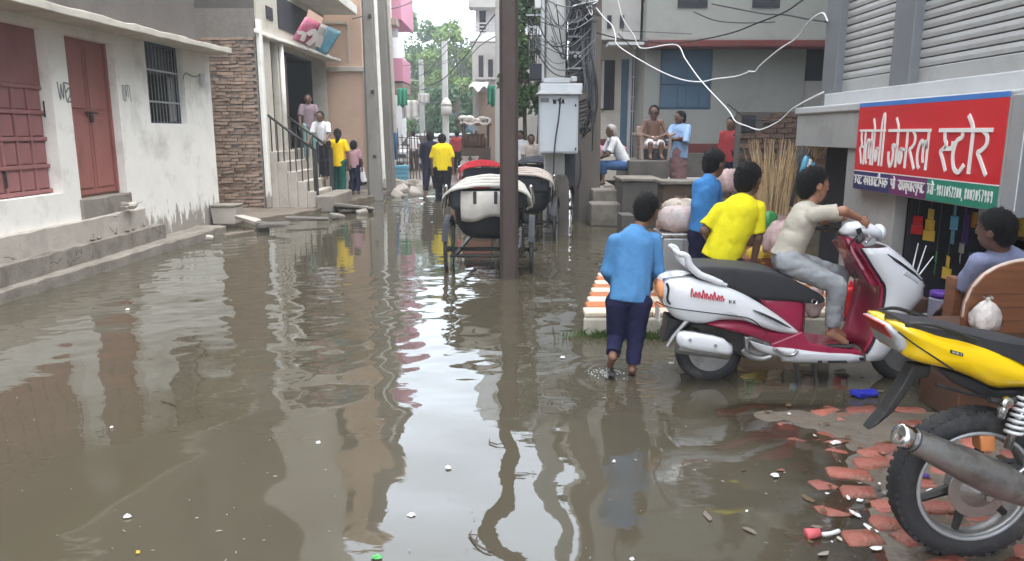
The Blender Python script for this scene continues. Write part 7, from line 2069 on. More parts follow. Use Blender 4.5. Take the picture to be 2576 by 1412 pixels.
def stand(x, y, z, h, yaw, stride=0.0, armf=(0, 0), lean=0.0, armout=0.06, headdrop=0.0):
    """standing/walking joints. yaw: 0 faces +Y (away from the camera), counter-clockwise"""
    s = h / 1.65
    L = {'pv': (0, 0, .92), 'nk': (0, lean * .9, 1.40), 'hd': (0, lean * 1.2 + .02, 1.535 - headdrop), 'sl': (-.165, lean * .85, 1.35), 'sr': (.165, lean * .85, 1.35),
         'hl': (-.085, 0, .88), 'hr': (.085, 0, .88), 'kl': (-.09, .03 + stride * .55, .48), 'kr': (.09, .03 - stride * .3, .48),
         'al': (-.095, stride, .085), 'ar': (.095, -stride * .9, .085 + abs(stride) * .25), 'tl': (-.105, stride + .15, .03), 'tr': (.105, -stride * .9 + .14, .03 + abs(stride) * .05)}
    for sd, x0, a in (('l', -.165, armf[0]), ('r', .165, armf[1])):
        o = -armout if sd == 'l' else armout
        L['e' + sd] = (x0 + o, lean * .7 + a * .18, 1.08 + abs(a) * 0.02); L['w' + sd] = (x0 + o * 1.1, lean * .5 + a * .42 + .03, .85 + abs(a) * .2)
    c, sn = math.cos(yaw), math.sin(yaw); out = {}
    for k, (a, b, zz) in L.items():
        a, b, zz = a * s, b * s, zz * s
        out[k] = np.array((x + a * c - b * sn, y + a * sn + b * c, z + zz))
    return out, s
def dirv(yaw, pitch=0.0): return (-math.sin(yaw) * math.cos(pitch), math.cos(yaw) * math.cos(pitch), math.sin(pitch))
V3 = lambda px, py, Y: np.array(at(px, py, Y))

# --- boy in blue wading, seen from behind
Yb = 4.86
J = {'hd': V3(1626, 528, Yb + 0.13), 'nk': V3(1600, 582, Yb + 0.06), 'sl': V3(1545, 606, Yb + 0.03), 'sr': V3(1648, 603, Yb + 0.07), 'pv': V3(1583, 742, Yb),
     'el': V3(1526, 682, Yb + 0.05), 'wl': V3(1545, 715, Yb + 0.2), 'er': V3(1656, 680, Yb + 0.08), 'wr': V3(1640, 712, Yb + 0.24),
     'hl': V3(1556, 762, Yb), 'hr': V3(1607, 762, Yb), 'kl': V3(1550, 845, Yb + 0.07), 'al': V3(1541, 898, Yb - 0.08), 'tl': V3(1533, 922, Yb + 0.0),
     'kr': V3(1600, 845, Yb + 0.02), 'ar': V3(1590, 928, Yb - 0.02), 'tr': V3(1588, 952, Yb + 0.1)}
person('boy in blue long sleeved shirt and navy trousers wading past the scooter, back to camera', J, 0.73, dirv(R(-35), -0.5), 0.0085, 'skin', shirt='c_blue', sleeve='long', pants='c_navy', leg='rolled', hem=0.035,
       head=0.094, shoes='black_rubber', bulk=1.18, seed=1, collar=True)
# --- boy in yellow leaning behind the scooter seat
Yy = 5.3
J = {'hd': V3(1882, 452, Yy + 0.06), 'nk': V3(1876, 500, Yy), 'sl': V3(1812, 530, Yy + 0.02), 'sr': V3(1906, 522, Yy + 0.02), 'pv': V3(1815, 640, Yy),
     'el': V3(1772, 580, Yy + 0.02), 'wl': V3(1790, 615, Yy + 0.2), 'er': V3(1907, 600, Yy + 0.02), 'wr': V3(1895, 660, Yy + 0.06),
     'hl': V3(1793, 668, Yy), 'hr': V3(1840, 668, Yy), 'kl': V3(1795, 770, Yy + 0.02), 'kr': V3(1842, 770, Yy + 0.02), 'al': V3(1795, 865, Yy + 0.02), 'ar': V3(1842, 865, Yy + 0.02),
     'tl': V3(1795, 872, Yy + 0.14), 'tr': V3(1845, 872, Yy + 0.14)}
person('boy in bright yellow t-shirt leaning over behind the scooter seat', J, 0.8, dirv(R(-48), -0.2), 0.0085, 'skin_dark', shirt='c_yellow', sleeve='short', pants='c_dark', hem=0.04, head=0.107, collar=False, bulk=1.1, seed=4, hairline=0.01, folds=(0.9, 0.9, 1.2))
# --- boy in blue further back
Yc = 6.2
J = {'hd': V3(1797, 412, Yc + 0.06), 'nk': V3(1783, 450, Yc), 'sl': V3(1757, 466, Yc - 0.02), 'sr': V3(1800, 466, Yc + 0.1), 'pv': V3(1768, 572, Yc),
     'el': V3(1752, 520, Yc - 0.05), 'wl': V3(1775, 570, Yc - 0.04), 'er': V3(1806, 530, Yc + 0.15), 'wr': V3(1815, 560, Yc + 0.25),
     'hl': V3(1755, 590, Yc), 'hr': V3(1782, 590, Yc + 0.05), 'kl': V3(1755, 670, Yc + 0.03), 'kr': V3(1784, 670, Yc + 0.06), 'al': V3(1755, 745, Yc), 'ar': V3(1784, 745, Yc + 0.05), 'tl': V3(1762, 752, Yc + 0.1), 'tr': V3(1790, 752, Yc + 0.14)}
person('boy in bright blue shirt standing by the steel bin behind the boy in yellow', J, 0.78, dirv(R(-60), -0.1), 0.01, 'skin_dark', shirt='c_blue2', sleeve='long', pants='c_navy', hem=0.03, head=0.101, seed=7)
# --- boy astride the scooter
Ys = SY
J = {'hd': V3(2046, 466, Ys + 0.03), 'nk': V3(2035, 518, Ys), 'sl': V3(2050, 532, Ys + 0.16), 'sr': V3(2046, 540, Ys - 0.12), 'pv': V3(1976, 648, Ys),
     'er': V3(2122, 531, Ys - 0.17), 'el': V3(2120, 545, Ys + 0.24), 'wr': V3(2160, 549, Ys - 0.12), 'wl': np.array(GRIP_FAR) + np.array([-0.02, 0, 0.04]),
     'hr': V3(1985, 662, Ys - 0.09), 'hl': V3(1985, 662, Ys + 0.09), 'kr': V3(2103, 718, Ys - 0.16), 'kl': V3(2112, 690, Ys + 0.17), 'ar': V3(2094, 838, Ys - 0.14), 'al': V3(2100, 830, Ys + 0.14),
     'tr': V3(2126, 862, Ys - 0.14), 'tl': V3(2130, 852, Ys + 0.14), 'hrd': (0.85, 0.1, -0.5), 'hld': (0.6, 0.2, -0.5)}
person('boy in beige shirt and grey jeans sitting astride the white scooter', J, 0.74, dirv(R(-82), -0.12), 0.0085, 'skin_light', shirt='c_beige', sleeve='short', pants='c_jeans', leg='rolled', hem=0.0, head=0.101, collar=False, bulk=1.12, shoes='black_rubber', seed=9, curl=0.8, folds=(0.5, 0.6, 1.6))
# --- man sitting at the shop
Ym = 4.35
J = {'hd': V3(2505, 578, Ym), 'nk': V3(2520, 632, Ym + 0.02), 'sl': V3(2462, 662, Ym - 0.02), 'sr': V3(2600, 660, Ym + 0.02), 'pv': V3(2530, 815, Ym + 0.1),
     'el': V3(2420, 742, Ym + 0.08), 'wl': V3(2375, 775, Ym + 0.3), 'er': V3(2600, 750, Ym + 0.15), 'wr': V3(2480, 790, Ym + 0.3),
     'hl': V3(2490, 825, Ym + 0.12), 'hr': V3(2570, 825, Ym + 0.12), 'kl': V3(2420, 820, Ym + 0.4), 'kr': V3(2500, 830, Ym + 0.45), 'al': V3(2420, 930, Ym + 0.42), 'ar': V3(2500, 930, Ym + 0.48), 'tl': V3(2400, 940, Ym + 0.52), 'tr': V3(2480, 940, Ym + 0.58)}
person('man in grey blue t-shirt seated behind the round wooden panel under the shop sign', J, 0.93, dirv(R(34), -0.3), 0.011, 'skin_dark', shirt='c_greyblue', sleeve='short', pants='c_dark', hem=0.02, head=0.106, collar=False, bulk=1.05, seed=12)
# --- two men wading up the street
J, s = stand(at(1113, 400, 18.0).x, 18.0, -0.16, 1.72, R(4), 0.1, (0.1, -0.1))
person('man in yellow t-shirt and dark trousers wading up the middle of the street', J, s, dirv(R(4), -0.05), 0.016, 'skin', shirt='c_yman', sleeve='short', pants='c_dark', hem=0.06, bulk=1.4, collar=False, head=0.118, seed=15)
J, s = stand(at(1083, 400, 19.6).x, 19.6, -0.16, 1.78, R(-6), -0.28, (0.2, 0.5))
person('man in dark navy clothes striding just left of the man in yellow', J, s, dirv(R(-6)), 0.018, 'skin_dark', shirt='c_navyman', sleeve='elbow', pants='c_navyman', leg='mid', hem=0.12, bulk=1.2, head=0.122, seed=18)
# --- footway group
zf_ = 0.1
J, s = stand(at(853, 450, 17.3).x, 17.3, zf_, 1.58, R(-5), 0.06, (0, 0.0), armout=0.07)
person('girl in yellow top and dark green trousers with long dark hair beside the stairs', J, s, dirv(R(25)), 0.015, 'skin', shirt='c_gold', sleeve='short', pants='c_green', hem=0.12, hairlong=True, bulk=1.1, collar=False, seed=21)
J, s = stand(at(893, 450, 18.6).x, 18.6, zf_, 1.28, R(0), 0.08, (0.1, 0))
person('small child in pink shirt standing between the girl in yellow and the pole', J, s, dirv(R(-10)), 0.015, 'skin_dark', shirt='c_pink', sleeve='short', pants='c_navy', hem=0.05, head=0.108, seed=24)
def sitting(x, y, z, h, yaw, seat=0.42, lean=0.0, arms='knee'):
    s = h / 1.65
    L = {'pv': (0, 0, seat + .08), 'nk': (0, lean, seat + .56), 'hd': (0, lean + .03, seat + .70), 'sl': (-.165, lean, seat + .51), 'sr': (.165, lean, seat + .51), 'hl': (-.09, .04, seat + .05), 'hr': (.09, .04, seat + .05),
         'kl': (-.11, .44, seat + .06), 'kr': (.11, .44, seat + .06), 'al': (-.11, .46, .09), 'ar': (.11, .46, .09), 'tl': (-.12, .62, .035), 'tr': (.12, .62, .035),
         'el': (-.22, lean + .12, seat + .26), 'er': (.22, lean + .12, seat + .26), 'wl': (-.1, lean * .5 + .36, seat + .2), 'wr': (.1, lean * .5 + .36, seat + .2)}
    if arms == 'chair':
        L.update({'el': (-.27, .08, seat + .26), 'er': (.27, .08, seat + .26), 'wl': (-.06, .3, seat + .18), 'wr': (.06, .3, seat + .18)})
    c, sn = math.cos(yaw), math.sin(yaw)
    return {k: np.array((x + (a * c - b * sn) * s, y + (a * sn + b * c) * s, z + zz * s)) for k, (a, b, zz) in L.items()}, s
J, s = sitting(at(915, 470, 19.3).x, 19.3, zf_, 1.2, R(70), 0.3, 0.12)
person('child in white shirt crouched low behind the first leaning pole', J, s, dirv(R(60)), 0.016, 'skin_dark', shirt='c_white', pants='c_dark', head=0.105, seed=27)
# --- people on the stair landing
J, s = stand(at(775, 260, 17.6).x, 17.6, 0.95, 1.5, R(200), 0.05, (0.6, 0.3))
person('person in dull mauve top and pale green trousers in the dark doorway', J, s, dirv(R(190)), 0.018, 'skin_dark', shirt=mat('c_mauve', (0.22, 0.16, 0.18), 0.9, 0, 0.2, 9, 0.1), sleeve='short', pants='c_teal', hem=0.1, seed=30)
J, s = stand(at(812, 330, 17.0).x, 17.0, 0.55, 1.5, R(170), 0.12, (0.7, 0.6), lean=0.08)
person('person in white shirt and dark trousers coming down the stairs', J, s, dirv(R(170)), 0.018, 'skin_dark', shirt='c_white', sleeve='short', pants='c_dark', hem=0.06, seed=33)
# --- group in front of the grey house
J, s = sitting(at(1572, 420, 14.3).x, 14.3, 0.6, 1.6, R(95), 0.36, 0.26)
person('white haired man in white shirt and blue lower garment sitting hunched on the terrace', J, s, dirv(R(100), -0.35), 0.015, 'skin_dark', hair='hair_white', shirt='c_white', sleeve='short', pants='c_denim', leg='mid', hem=0.0, shoes='pk_white', collar=False, seed=36)
J, s = sitting(at(1640, 380, 14.6).x, 14.55, 1.1, 1.5, R(178), 0.26, 0.0, 'chair')
person('bare chested man in dark glasses sitting in the grey armchair', J, s, dirv(R(168)), 0.014, 'skin_dark', shirt=None, pants='c_white', leg='short', glasses=True, head=0.118, seed=39)
J, s = stand(at(1708, 400, 15.1).x, 15.1, 0.32, 1.68, R(140), 0, (0.75, 0.75), armout=0.03)
J['wl'] = J['pv'] + np.array([-0.22, -0.16, 0.24]); J['wr'] = J['pv'] + np.array([-0.1, -0.22, 0.22])
person('man in pale blue shirt and brown lungi standing with folded hands by the grey house', J, s, dirv(R(105), 0.1), 0.014, 'skin_dark', shirt='c_paleblue', sleeve='elbow', pants='c_lungi', skirt=True, hem=0.16, bulk=1.12, head=0.118, seed=42)
J, s = stand(at(1838, 380, 14.2).x, 14.2, 0.25, 1.62, R(150), 0, (0, 0), armout=0.03)
person('person in red sleeved dark top and blue trousers beside the low brick wall', J, s, dirv(R(120), 0.05), 0.015, 'skin_dark', shirt='c_red', sleeve='long', pants='c_navy', hem=0.1, head=0.115, seed=45)
# dark waistcoat over the red shirt
W2 = SDF(0.02); up_ = nrm(J['nk'] - J['pv'])
fx_ = np.array([0.06, 0, 0]); W2.cone(J['pv'] + fx_ - up_ * 0.1, J['nk'] - up_ * 0.14 + fx_, 0.155, 0.165, (np.array([0, 1.0, 0]), 0.78))
o = W2.mesh('waistcoat', 'c_dark', 0.016, None, fold=(0.01, 17, 2)); attach(o, bpy.data.objects[[q for q in bpy.data.objects.keys() if bpy.data.objects[q].get('label', '').startswith('person in red')][0]])
# --- behind the rickshaws and far off
J, s = stand(at(1310, 370, 19.5).x, 19.5, 0.0, 1.65, R(160), 0.05)
person('person all in white standing between the rusty pole and the electric box', J, s, dirv(R(150)), 0.02, 'skin_dark', shirt='c_white', pants='c_white', hem=0.25, bulk=1.15, seed=48)
J, s = stand(at(1336, 370, 18.2).x, 18.2, 0.0, 1.55, R(185), 0.05, (0.3, 0.3))
person('person in tan shirt standing left of the electric box', J, s, dirv(R(185)), 0.02, 'skin_dark', shirt='hood_tan', sleeve='short', pants='c_dark', hem=0.05, seed=51)
J, s = stand(at(1150, 360, 27).x, 27, 0.05, 1.62, R(10), 0.1)
person('distant person in red top beyond the man in yellow', J, s, dirv(R(10)), 0.025, 'skin_dark', shirt='c_red', pants='c_dark', seed=54)

for px, Y, h_, yaw, sh_, pn_, lab in ((1040, 30, 1.6, 20, 'c_white', 'c_dark', 'distant person in white shirt left of the navy man'), (1168, 31, 1.6, 170, 'c_sackpink', 'c_dark', 'distant person in pinkish shirt by the street stall'),
                                      (1100, 36, 1.65, 10, 'c_denim', 'c_dark', 'distant person in blue shirt under the bag wrapped pole'), (1200, 27.5, 1.6, 200, 'hood_tan', 'c_navy', 'distant person in tan shirt behind the stall jars')):
    J, s = stand(at(px, 360, Y).x, Y, 0.06, h_, R(yaw), 0.12, (0.2, -0.2))
    person(lab, J, s, dirv(R(yaw)), 0.026, 'skin_dark', shirt=sh_, sleeve='short', pants=pn_, hem=0.05, seed=int(px))
# ================================================================ goods round the shop front
def sack(name, label, c, r, m, cat='sack', seed=0, lumps=0.02, h=0.012, tip=True):
    S = SDF(0.03); c = np.array(c)
    rs2 = np.random.default_rng(seed + 5)
    S.k = 0.012
    S.ell(c + [0, 0, r[2] * 0.8], (r[0] * 0.92, r[1] * 0.92, r[2] * 0.9))
    for k_ in range(9):
        o_ = rs2.uniform(-1, 1, 3) * np.array(r) * [0.6, 0.6, 0.5]; S.ell(c + [0, 0, r[2]] + o_, np.array(r) * rs2.uniform(0.3, 0.6, 3))
    if tip: S.cone(c + [r[0] * 0.2, 0, r[2] * 1.6], c + [r[0] * 0.45, -r[1] * 0.1, r[2] * 2.05], r[0] * 0.3, r[0] * 0.1)
    S.cut(c + [0, 0, 0.005], (0, 0, -1))
    o = S.mesh(name, m, h, None, fold=(max(lumps, 0.016), 34, seed))
    return tag(o, label, cat)
def poly_bag(name, label, c, w, h, m, cat='bag', seed=0, knot=True):
    """thin plastic bag: gathered neck, creased belly"""
    rr_ = random.Random(seed); mb = MB(); secs = []; N = 34
    ph = [rr_.uniform(0, 6.28) for _ in range(6)]
    prof = ((0.0, 0.55), (0.06, 0.85), (0.2, 1.0), (0.45, 0.96), (0.65, 0.8), (0.8, 0.5), (0.88, 0.18), (0.93, 0.14), (1.0, 0.34)) if knot else ((0.0, 0.7), (0.1, 0.98), (0.4, 1.0), (0.75, 0.95), (0.95, 0.7), (1.0, 0.4))
    for t_, r_ in prof:
        ring = []
        for k in range(N):
            th = 2 * math.pi * k / N
            cr_ = 1 + 0.2 * abs(math.sin(3 * th + ph[0] + t_ * 3)) - 0.2 * abs(math.sin(5 * th + ph[1] - t_ * 5)) + 0.07 * math.sin(13 * th + ph[2] + 9 * t_)
            ring.append((c[0] + w * r_ * cr_ * math.cos(th), c[1] + w * 0.75 * r_ * cr_ * math.sin(th), c[2] + h * t_ + 0.04 * h * math.sin(3 * th + ph[3])))
        secs.append(ring)
    o = mb.loft(secs).build(name, m, smooth=True)
    return tag(o, label, cat)
Zp = ztopp + 0.014
bx = thing('steel_bin', 'tall square steel storage bin on the platform behind the wading boy', 'bin', (at(1704, 690, 6.25).x, 6.4, Zp))
a, b = at(1664, 690, 6.25), at(1752, 690, 6.25); zt = at(1700, 598, 6.25).z
MB().box((a.x, 6.25, Zp), (b.x, 6.62, zt)).build('body', 'tin', bx, bev=0.02)
MB().box((a.x - 0.015, 6.235, zt + 0.001), (b.x + 0.015, 6.635, zt + 0.035)).build('lid', 'steel', bx, bev=0.012)
MB().tube(smooth_path([(a.x - 0.01, 6.23, zt + 0.01), (a.x - 0.03, 6.2, zt - 0.05), (a.x - 0.02, 6.22, zt - 0.11)]), 0.008, 6).build('clasp', 'chrome', bx)
P('seam', bx, 'steel', ((a.x + 0.17, 6.243, Zp + 0.03), (a.x + 0.18, 6.249, zt - 0.01)))
sk_m = mat('sack_print', (0.52, 0.45, 0.43), 0.7, 0, 0.25, 6, 0.5, 20, dirt=((0.33, 0.13, 0.09), 0.75, 6))
poly_bag('plastic_sack', 'white and pink printed plastic sack lying on the steel bin', (at(1706, 590, 6.4).x, 6.42, zt + 0.03), 0.17, at(1700, 520, 6.4).z - zt - 0.03, sk_m, 'sack', 3, False)
poly_bag('brown_sack', 'orange brown sack slumped against the steel bin', (at(1655, 600, 6.55).x, 6.85, Zp - 0.01), 0.19, 0.5, mat('sack_brown', (0.42, 0.24, 0.16), 0.9, 0, 0.15, 9, 0.3, 40), 'sack', 4)
tb = thing('wooden_table', 'low dark wooden table with shop goods behind the boys', 'table', (2.2, 6.7, Zp))
zt2 = at(1900, 650, 6.5).z
a, b = at(1790, 650, 6.6), at(1990, 650, 6.6)
P('top', tb, 'wood', ((a.x, 6.5, zt2 - 0.04), (b.x, 7.4, zt2)), bev=0.008)
P('apron', tb, 'wood', ((a.x + 0.03, 6.53, zt2 - 0.16), (b.x - 0.03, 6.56, zt2 - 0.041)))
for x in (a.x + 0.05, b.x - 0.1):
    for y in (6.55, 7.3):
        P('leg', tb, 'wood', ((x, y, Zp), (x + 0.06, y + 0.06, zt2 - 0.041)))
for (px, py, Y, r, m_, nm, lab) in ((1712, 512, 7.2, (0.17, 0.14, 0.07), 'c_sack', 'cloth_bundle', 'cream patterned cloth bundle above the printed sack'), (1838, 455, 7.4, (0.12, 0.1, 0.11), 'c_sackpink', 'paper_packet', 'pale pink paper packet standing behind the boy in yellow'),
                                (1930, 560, 6.9, (0.09, 0.08, 0.1), 'pk_green', 'green_packet', 'bright green packet beside the yellow sleeve'), (1968, 590, 6.4, (0.15, 0.13, 0.16), 'c_sackpink', 'pink_bag', 'pink and white bag behind the back of the boy in beige'),
                                (1915, 640, 6.6, (0.12, 0.1, 0.07), 'pk_yellow', 'yellow_packet', 'yellow packets on the table below the yellow sleeve'), (1960, 640, 6.9, (0.2, 0.15, 0.12), mat('sack_dk', (0.25, 0.15, 0.13), 0.9, 0, 0.15, 9, 0.3, 40), 'brown_sack', 'dull brown sack on the wooden table behind the boy in beige')):
    p = at(px, py, Y); poly_bag(nm, lab, (p.x, p.y, p.z - r[2]), r[0], r[2] * 2, m_, 'packet' if 'packet' in nm else 'bag', int(px), nm in ('pink_bag', 'cloth_bundle'))
for px, Y in ((1712, 7.2), (1838, 7.4)):        # crates that carry the bundles
    p = at(px, 530 if px < 1800 else 500, Y); t = thing('wooden_crate', 'dark wooden crate under the ' + ('patterned cloth bundle' if px < 1800 else 'pink paper packet'), 'crate', (p.x, Y, Zp))
    for k in range(5):
        z0 = Zp + (p.z - Zp) * k / 5; P('slat', t, 'wood_bench', ((p.x - 0.2, Y - 0.16, z0 + 0.01), (p.x + 0.2, Y + 0.16, z0 + (p.z - Zp) / 5 - 0.006)), bev=0.006)
# long dark bench / parapet behind the boys
bn = thing('stone_bench', 'long dark stone bench with pale edge behind the boys', 'bench', (3.2, 11.5, 0))
a, b = at(1664, 460, 11.4), at(1850, 460, 11.4); zz = at(1750, 456, 11.4).z
P('seat', bn, 'concrete', ((a.x, 11.4, zz - 0.05), (b.x, 12.0, zz)), bev=0.008)
P('base', bn, 'wood_bench', ((a.x + 0.05, 11.46, 0), (b.x - 0.05, 11.95, zz - 0.051)))
P('inner_block', bn, 'concrete_dark', ((at(1566, 480, 12.0).x, 12.0, 0), (at(1566, 480, 12.0).x + 0.2, 12.5, 0.3)))
# broom bundle
br = thing('broom_bundle', 'tall bundle of pale straw brooms against the wall behind the boy in beige', 'brooms', (at(1945, 560, 8.4).x, 8.5, 0.2))
rr = random.Random(5); zb0 = 0.2
bk = at(1948, 600, 8.4)
P('bin', br, 'wood_bench', ((bk.x - 0.22, 8.25, 0.0), (bk.x + 0.3, 8.75, 0.62)), bev=0.02)
for k in range(230):
    x = bk.x + rr.uniform(-0.2, 0.28); y = 8.5 + rr.uniform(-0.18, 0.18); top = at(1948, rr.uniform(345, 440), 8.5).z
    lean = (x - bk.x) * 0.55 + rr.gauss(0.02, 0.04); p0 = Vector((x, y, 0.5)); p2 = Vector((x + lean, y + rr.gauss(0, 0.04), top)); p1 = p0.lerp(p2, 0.55) + Vector((-lean * 0.2, 0, 0))
    MB().tube([p0, p1, p2], [0.006, 0.005, 0.002], 4).build('straw', 'straw', br)
for i, (px, py, m_, lab) in enumerate(((2018, 390, 'iron', 'dark iron rod bundle leaning right of the straw brooms'), (2052, 360, 'straw', 'orange brown broom head held up beside the dark opening'))):
    t = thing('broom', lab, 'broom', tuple(at(px, 520, 8.0)))
    p0, p1 = at(px - 28, 520, 8.0), at(px, py, 8.0)
    MB().tube([p0, p1], 0.02, 6).build('handle', 'iron' if i == 0 else 'wood', t)
    for k in range(26):
        q0 = p0.lerp(p1, 0.7); q1 = p1 + Vector((rr.gauss(0.02, 0.05), rr.gauss(0, 0.04), rr.uniform(-0.02, 0.12)))
        MB().tube([q0, q1], [0.009, 0.004], 4).build('bristle', 'straw' if i else 'cable_grey', t)
t = thing('hanging_packets', 'pale blue packets hanging beside the brooms', 'packet', tuple(at(2025, 420, 7.9)))
for k in range(3):
    c = at(2020 + 9 * k, 415 + 8 * k, 7.9); q = MB(); q.puff([c + Vector((-0.035, 0, -0.1)), c + Vector((0.02, 0, -0.11)), c + Vector((0.07, 0, 0.08)), c + Vector((0.01, 0, 0.1))], (0, 0.02, 0), (0, -0.02, 0), 3, smooth=1)
    q.build('packet', 'pk_blue' if k != 1 else 'pk_white', t, smooth=True)
# things between the scooter's legs and the shop
t = thing('red_canister', 'red plastic canister with white label seen through the scooter', 'canister', tuple(at(2140, 830, 5.5)))
a, b = at(2124, 826, 5.5), at(2160, 726, 5.5)
MB().box((a.x, 5.5, a.z + 0.07), (b.x, 5.62, b.z)).build('body', 'pk_red', t, bev=0.02)
MB().box((a.x, 5.5, ztopp), (b.x, 5.62, a.z + 0.069)).build('foot', 'trafo', t, bev=0.01)
MB().box((a.x + 0.02, 5.496, a.z + 0.1), (b.x - 0.02, 5.4995, a.z + 0.16)).build('label_patch', 'pk_white', t)
MB().tube(smooth_path([(a.x + 0.03, 5.56, b.z), (a.x + 0.05, 5.56, b.z + 0.04), (b.x - 0.03, 5.56, b.z + 0.035), (b.x - 0.02, 5.56, b.z)]), 0.01, 6).build('handle', 'pk_red', t)
sack('pink_bag', 'small pink bag on the platform seen under the scooter seat', tuple(np.array(at(2042, 830, 5.6)) * [1, 1, 0] + [0, 0, ztopp + 0.01]), (0.07, 0.07, 0.15), 'c_sackpink', 'bag', 71, 0.01)
t = thing('plastic_jar', 'clear ribbed plastic jar with purple lid in front of the shop', 'jar', tuple(at(2362, 830, 4.9)))
c = at(2362, 812, 4.9); zt_ = at(2362, 748, 4.9).z
for k in range(6):
    pass
prof = []
for k in range(9):
    prof += [(0.072, (zt_ - c.z) * k / 9), (0.078, (zt_ - c.z) * (k + 0.5) / 9)]
MB().lathe((c.x, 4.9, c.z), (0, 0, 1), prof + [(0.06, zt_ - c.z)], 20).build('jar_body', mat('jar_plastic', (0.35, 0.33, 0.42), 0.25, 0, 0.08, 8, 0), t, smooth=True)
MB().lathe((c.x, 4.9, zt_ + 0.001), (0, 0, 1), [(0.072, 0), (0.074, 0.01), (0.074, 0.035), (0.068, 0.04)], 20).build('lid', 'pk_violet', t, smooth=True)
t = thing('white_tub', 'white plastic tub behind the scooter nose', 'tub', tuple(at(2300, 820, 5.1)))
c = at(2318, 815, 5.1); MB().lathe((c.x, 5.1, c.z), (0, 0, 1), [(0.1, 0), (0.13, 0.09), (0.135, 0.095), (0.12, 0.1)], 20).build('tub', 'pk_white', t, smooth=True)
P('stool', t, 'wood_dark', ((c.x - 0.15, 4.95, 0.1), (c.x + 0.45, 5.25, c.z - 0.002)))
# shop counter with the curved panel, plastic bag and post
ct = thing('curved_counter', 'varnished wooden counter panel with rounded top in front of the seated man', 'counter', tuple(at(2520, 830, 4.0)))
YQ = 3.98
arc = [(2426, 840), (2426, 800), (2432, 765), (2450, 725), (2480, 692), (2515, 672), (2555, 660), (2600, 655), (2660, 655), (2660, 840)]
MB().prism([at(x, y, YQ) for x, y in arc], (0, 0.05, 0)).build('panel', 'wood', ct, bev=0.006)
rim_ = MB().tube(smooth_path([at(x, y, YQ + 0.02) for x, y in arc[1:9]], 5), 0.016, 8).build('pale_edge', mat('edge_pale', (0.5, 0.4, 0.34), 0.4, 0, 0.1, 8, 0.05), ct, smooth=True)
a, b = at(2426, 880, YQ), at(2660, 838, YQ)
P('base', ct, 'wood_dark', ((a.x, YQ + 0.002, 0), (b.x, YQ + 0.4, b.z)), bev=0.01)
for k in range(3):
    zz = at(2500, 740 + 34 * k, YQ).z; MB().box((at(2445, 700, YQ).x, YQ - 0.004, zz), (b.x, YQ - 0.001, zz + 0.003)).build('groove', 'wood_dark', ct)
t = thing('wooden_post', 'short square wooden post left of the curved counter', 'post', tuple(at(2405, 830, 4.4)))
a, b = at(2388, 835, 4.4), at(2426, 700, 4.4); P('post', t, 'wood', ((a.x, 4.4, 0), (b.x, 4.5, b.z)), bev=0.008); P('foot', t, 'wood_dark', ((a.x - 0.03, 4.38, 0), (b.x + 0.03, 4.52, 0.1)), bev=0.008)
c = at(2478, 820, 3.9)
poly_bag('carrier_bag', 'crumpled white carrier bag hanging on the curved counter', (c.x, 3.9, at(2478, 830, 3.9).z), 0.075, at(2478, 748, 3.9).z - at(2478, 830, 3.9).z, mat('bag_white', (0.6, 0.54, 0.5), 0.5, 0, 0.2, 12, 0.4, 25), 'bag', 77)
t = thing('bamboo_sticks', 'three thin pale bamboo sticks standing behind the scooter nose', 'sticks', tuple(at(2300, 720, 5.05)))
for (x0, y0, x1, y1) in ((2292, 690, 2310, 612), (2302, 700, 2330, 618), (2306, 700, 2348, 645)):
    MB().tube([at(x0, y0 + 60, 5.05), at(x0, y0, 5.05), at(x1, y1, 5.05)], [0.007, 0.006, 0.003], 5).build('stick', 'cable_white', t)
P('holder', t, 'wood_dark', (tuple(at(2280, 790, 5.0)), tuple(at(2320, 745, 5.1))))
# armchair on the block steps
ac = thing('armchair', 'grey brown plastic armchair on the concrete block steps', 'chair', (at(1640, 400, 14.5).x, 14.5, 1.1))
x, z0 = at(1640, 400, 14.5).x, 1.1
P('seat', ac, 'far_brown', ((x - 0.25, 14.2, z0 + 0.2), (x + 0.25, 14.75, z0 + 0.25)), bev=0.015)
P('front_panel', ac, 'trafo', ((x - 0.22, 14.2, z0 + 0.02), (x + 0.22, 14.23, z0 + 0.199)))
P('backrest', ac, 'far_brown', ((x - 0.27, 14.74, z0 + 0.2), (x + 0.27, 14.79, z0 + 0.62)), bev=0.02)
for s in (-1, 1):
    MB().prism([(x + s * 0.26, 14.15, z0 + 0.42), (x + s * 0.36, 14.15, z0 + 0.46), (x + s * 0.36, 14.15, z0 + 0.5), (x + s * 0.24, 14.15, z0 + 0.46)], (0, 0.6, 0)).build('armrest', 'far_brown', ac, bev=0.01)
    for y in (14.18, 14.7):
        MB().bar((x + s * 0.24, y, z0), (x + s * 0.27, y, z0 + 0.44), 0.05).build('leg', 'far_brown', ac)
t = thing('pink_sack_pile', 'pile of pink and red plastic sacks on the ledge left of the white haired man', 'sacks', tuple(at(1530, 385, 16.2)))
for k, (px, py, r) in enumerate(((1508, 372, (0.14, 0.12, 0.1)), (1535, 372, (0.16, 0.12, 0.12)), (1562, 374, (0.14, 0.12, 0.1)))):
    c = at(px, py, 16.3); MB().ball((c.x, 16.3, 1.15 + r[2] * 0.9), r, 10, 7).build('sack', ('pink', 'c_red', 'c_pink')[k], t, smooth=True)

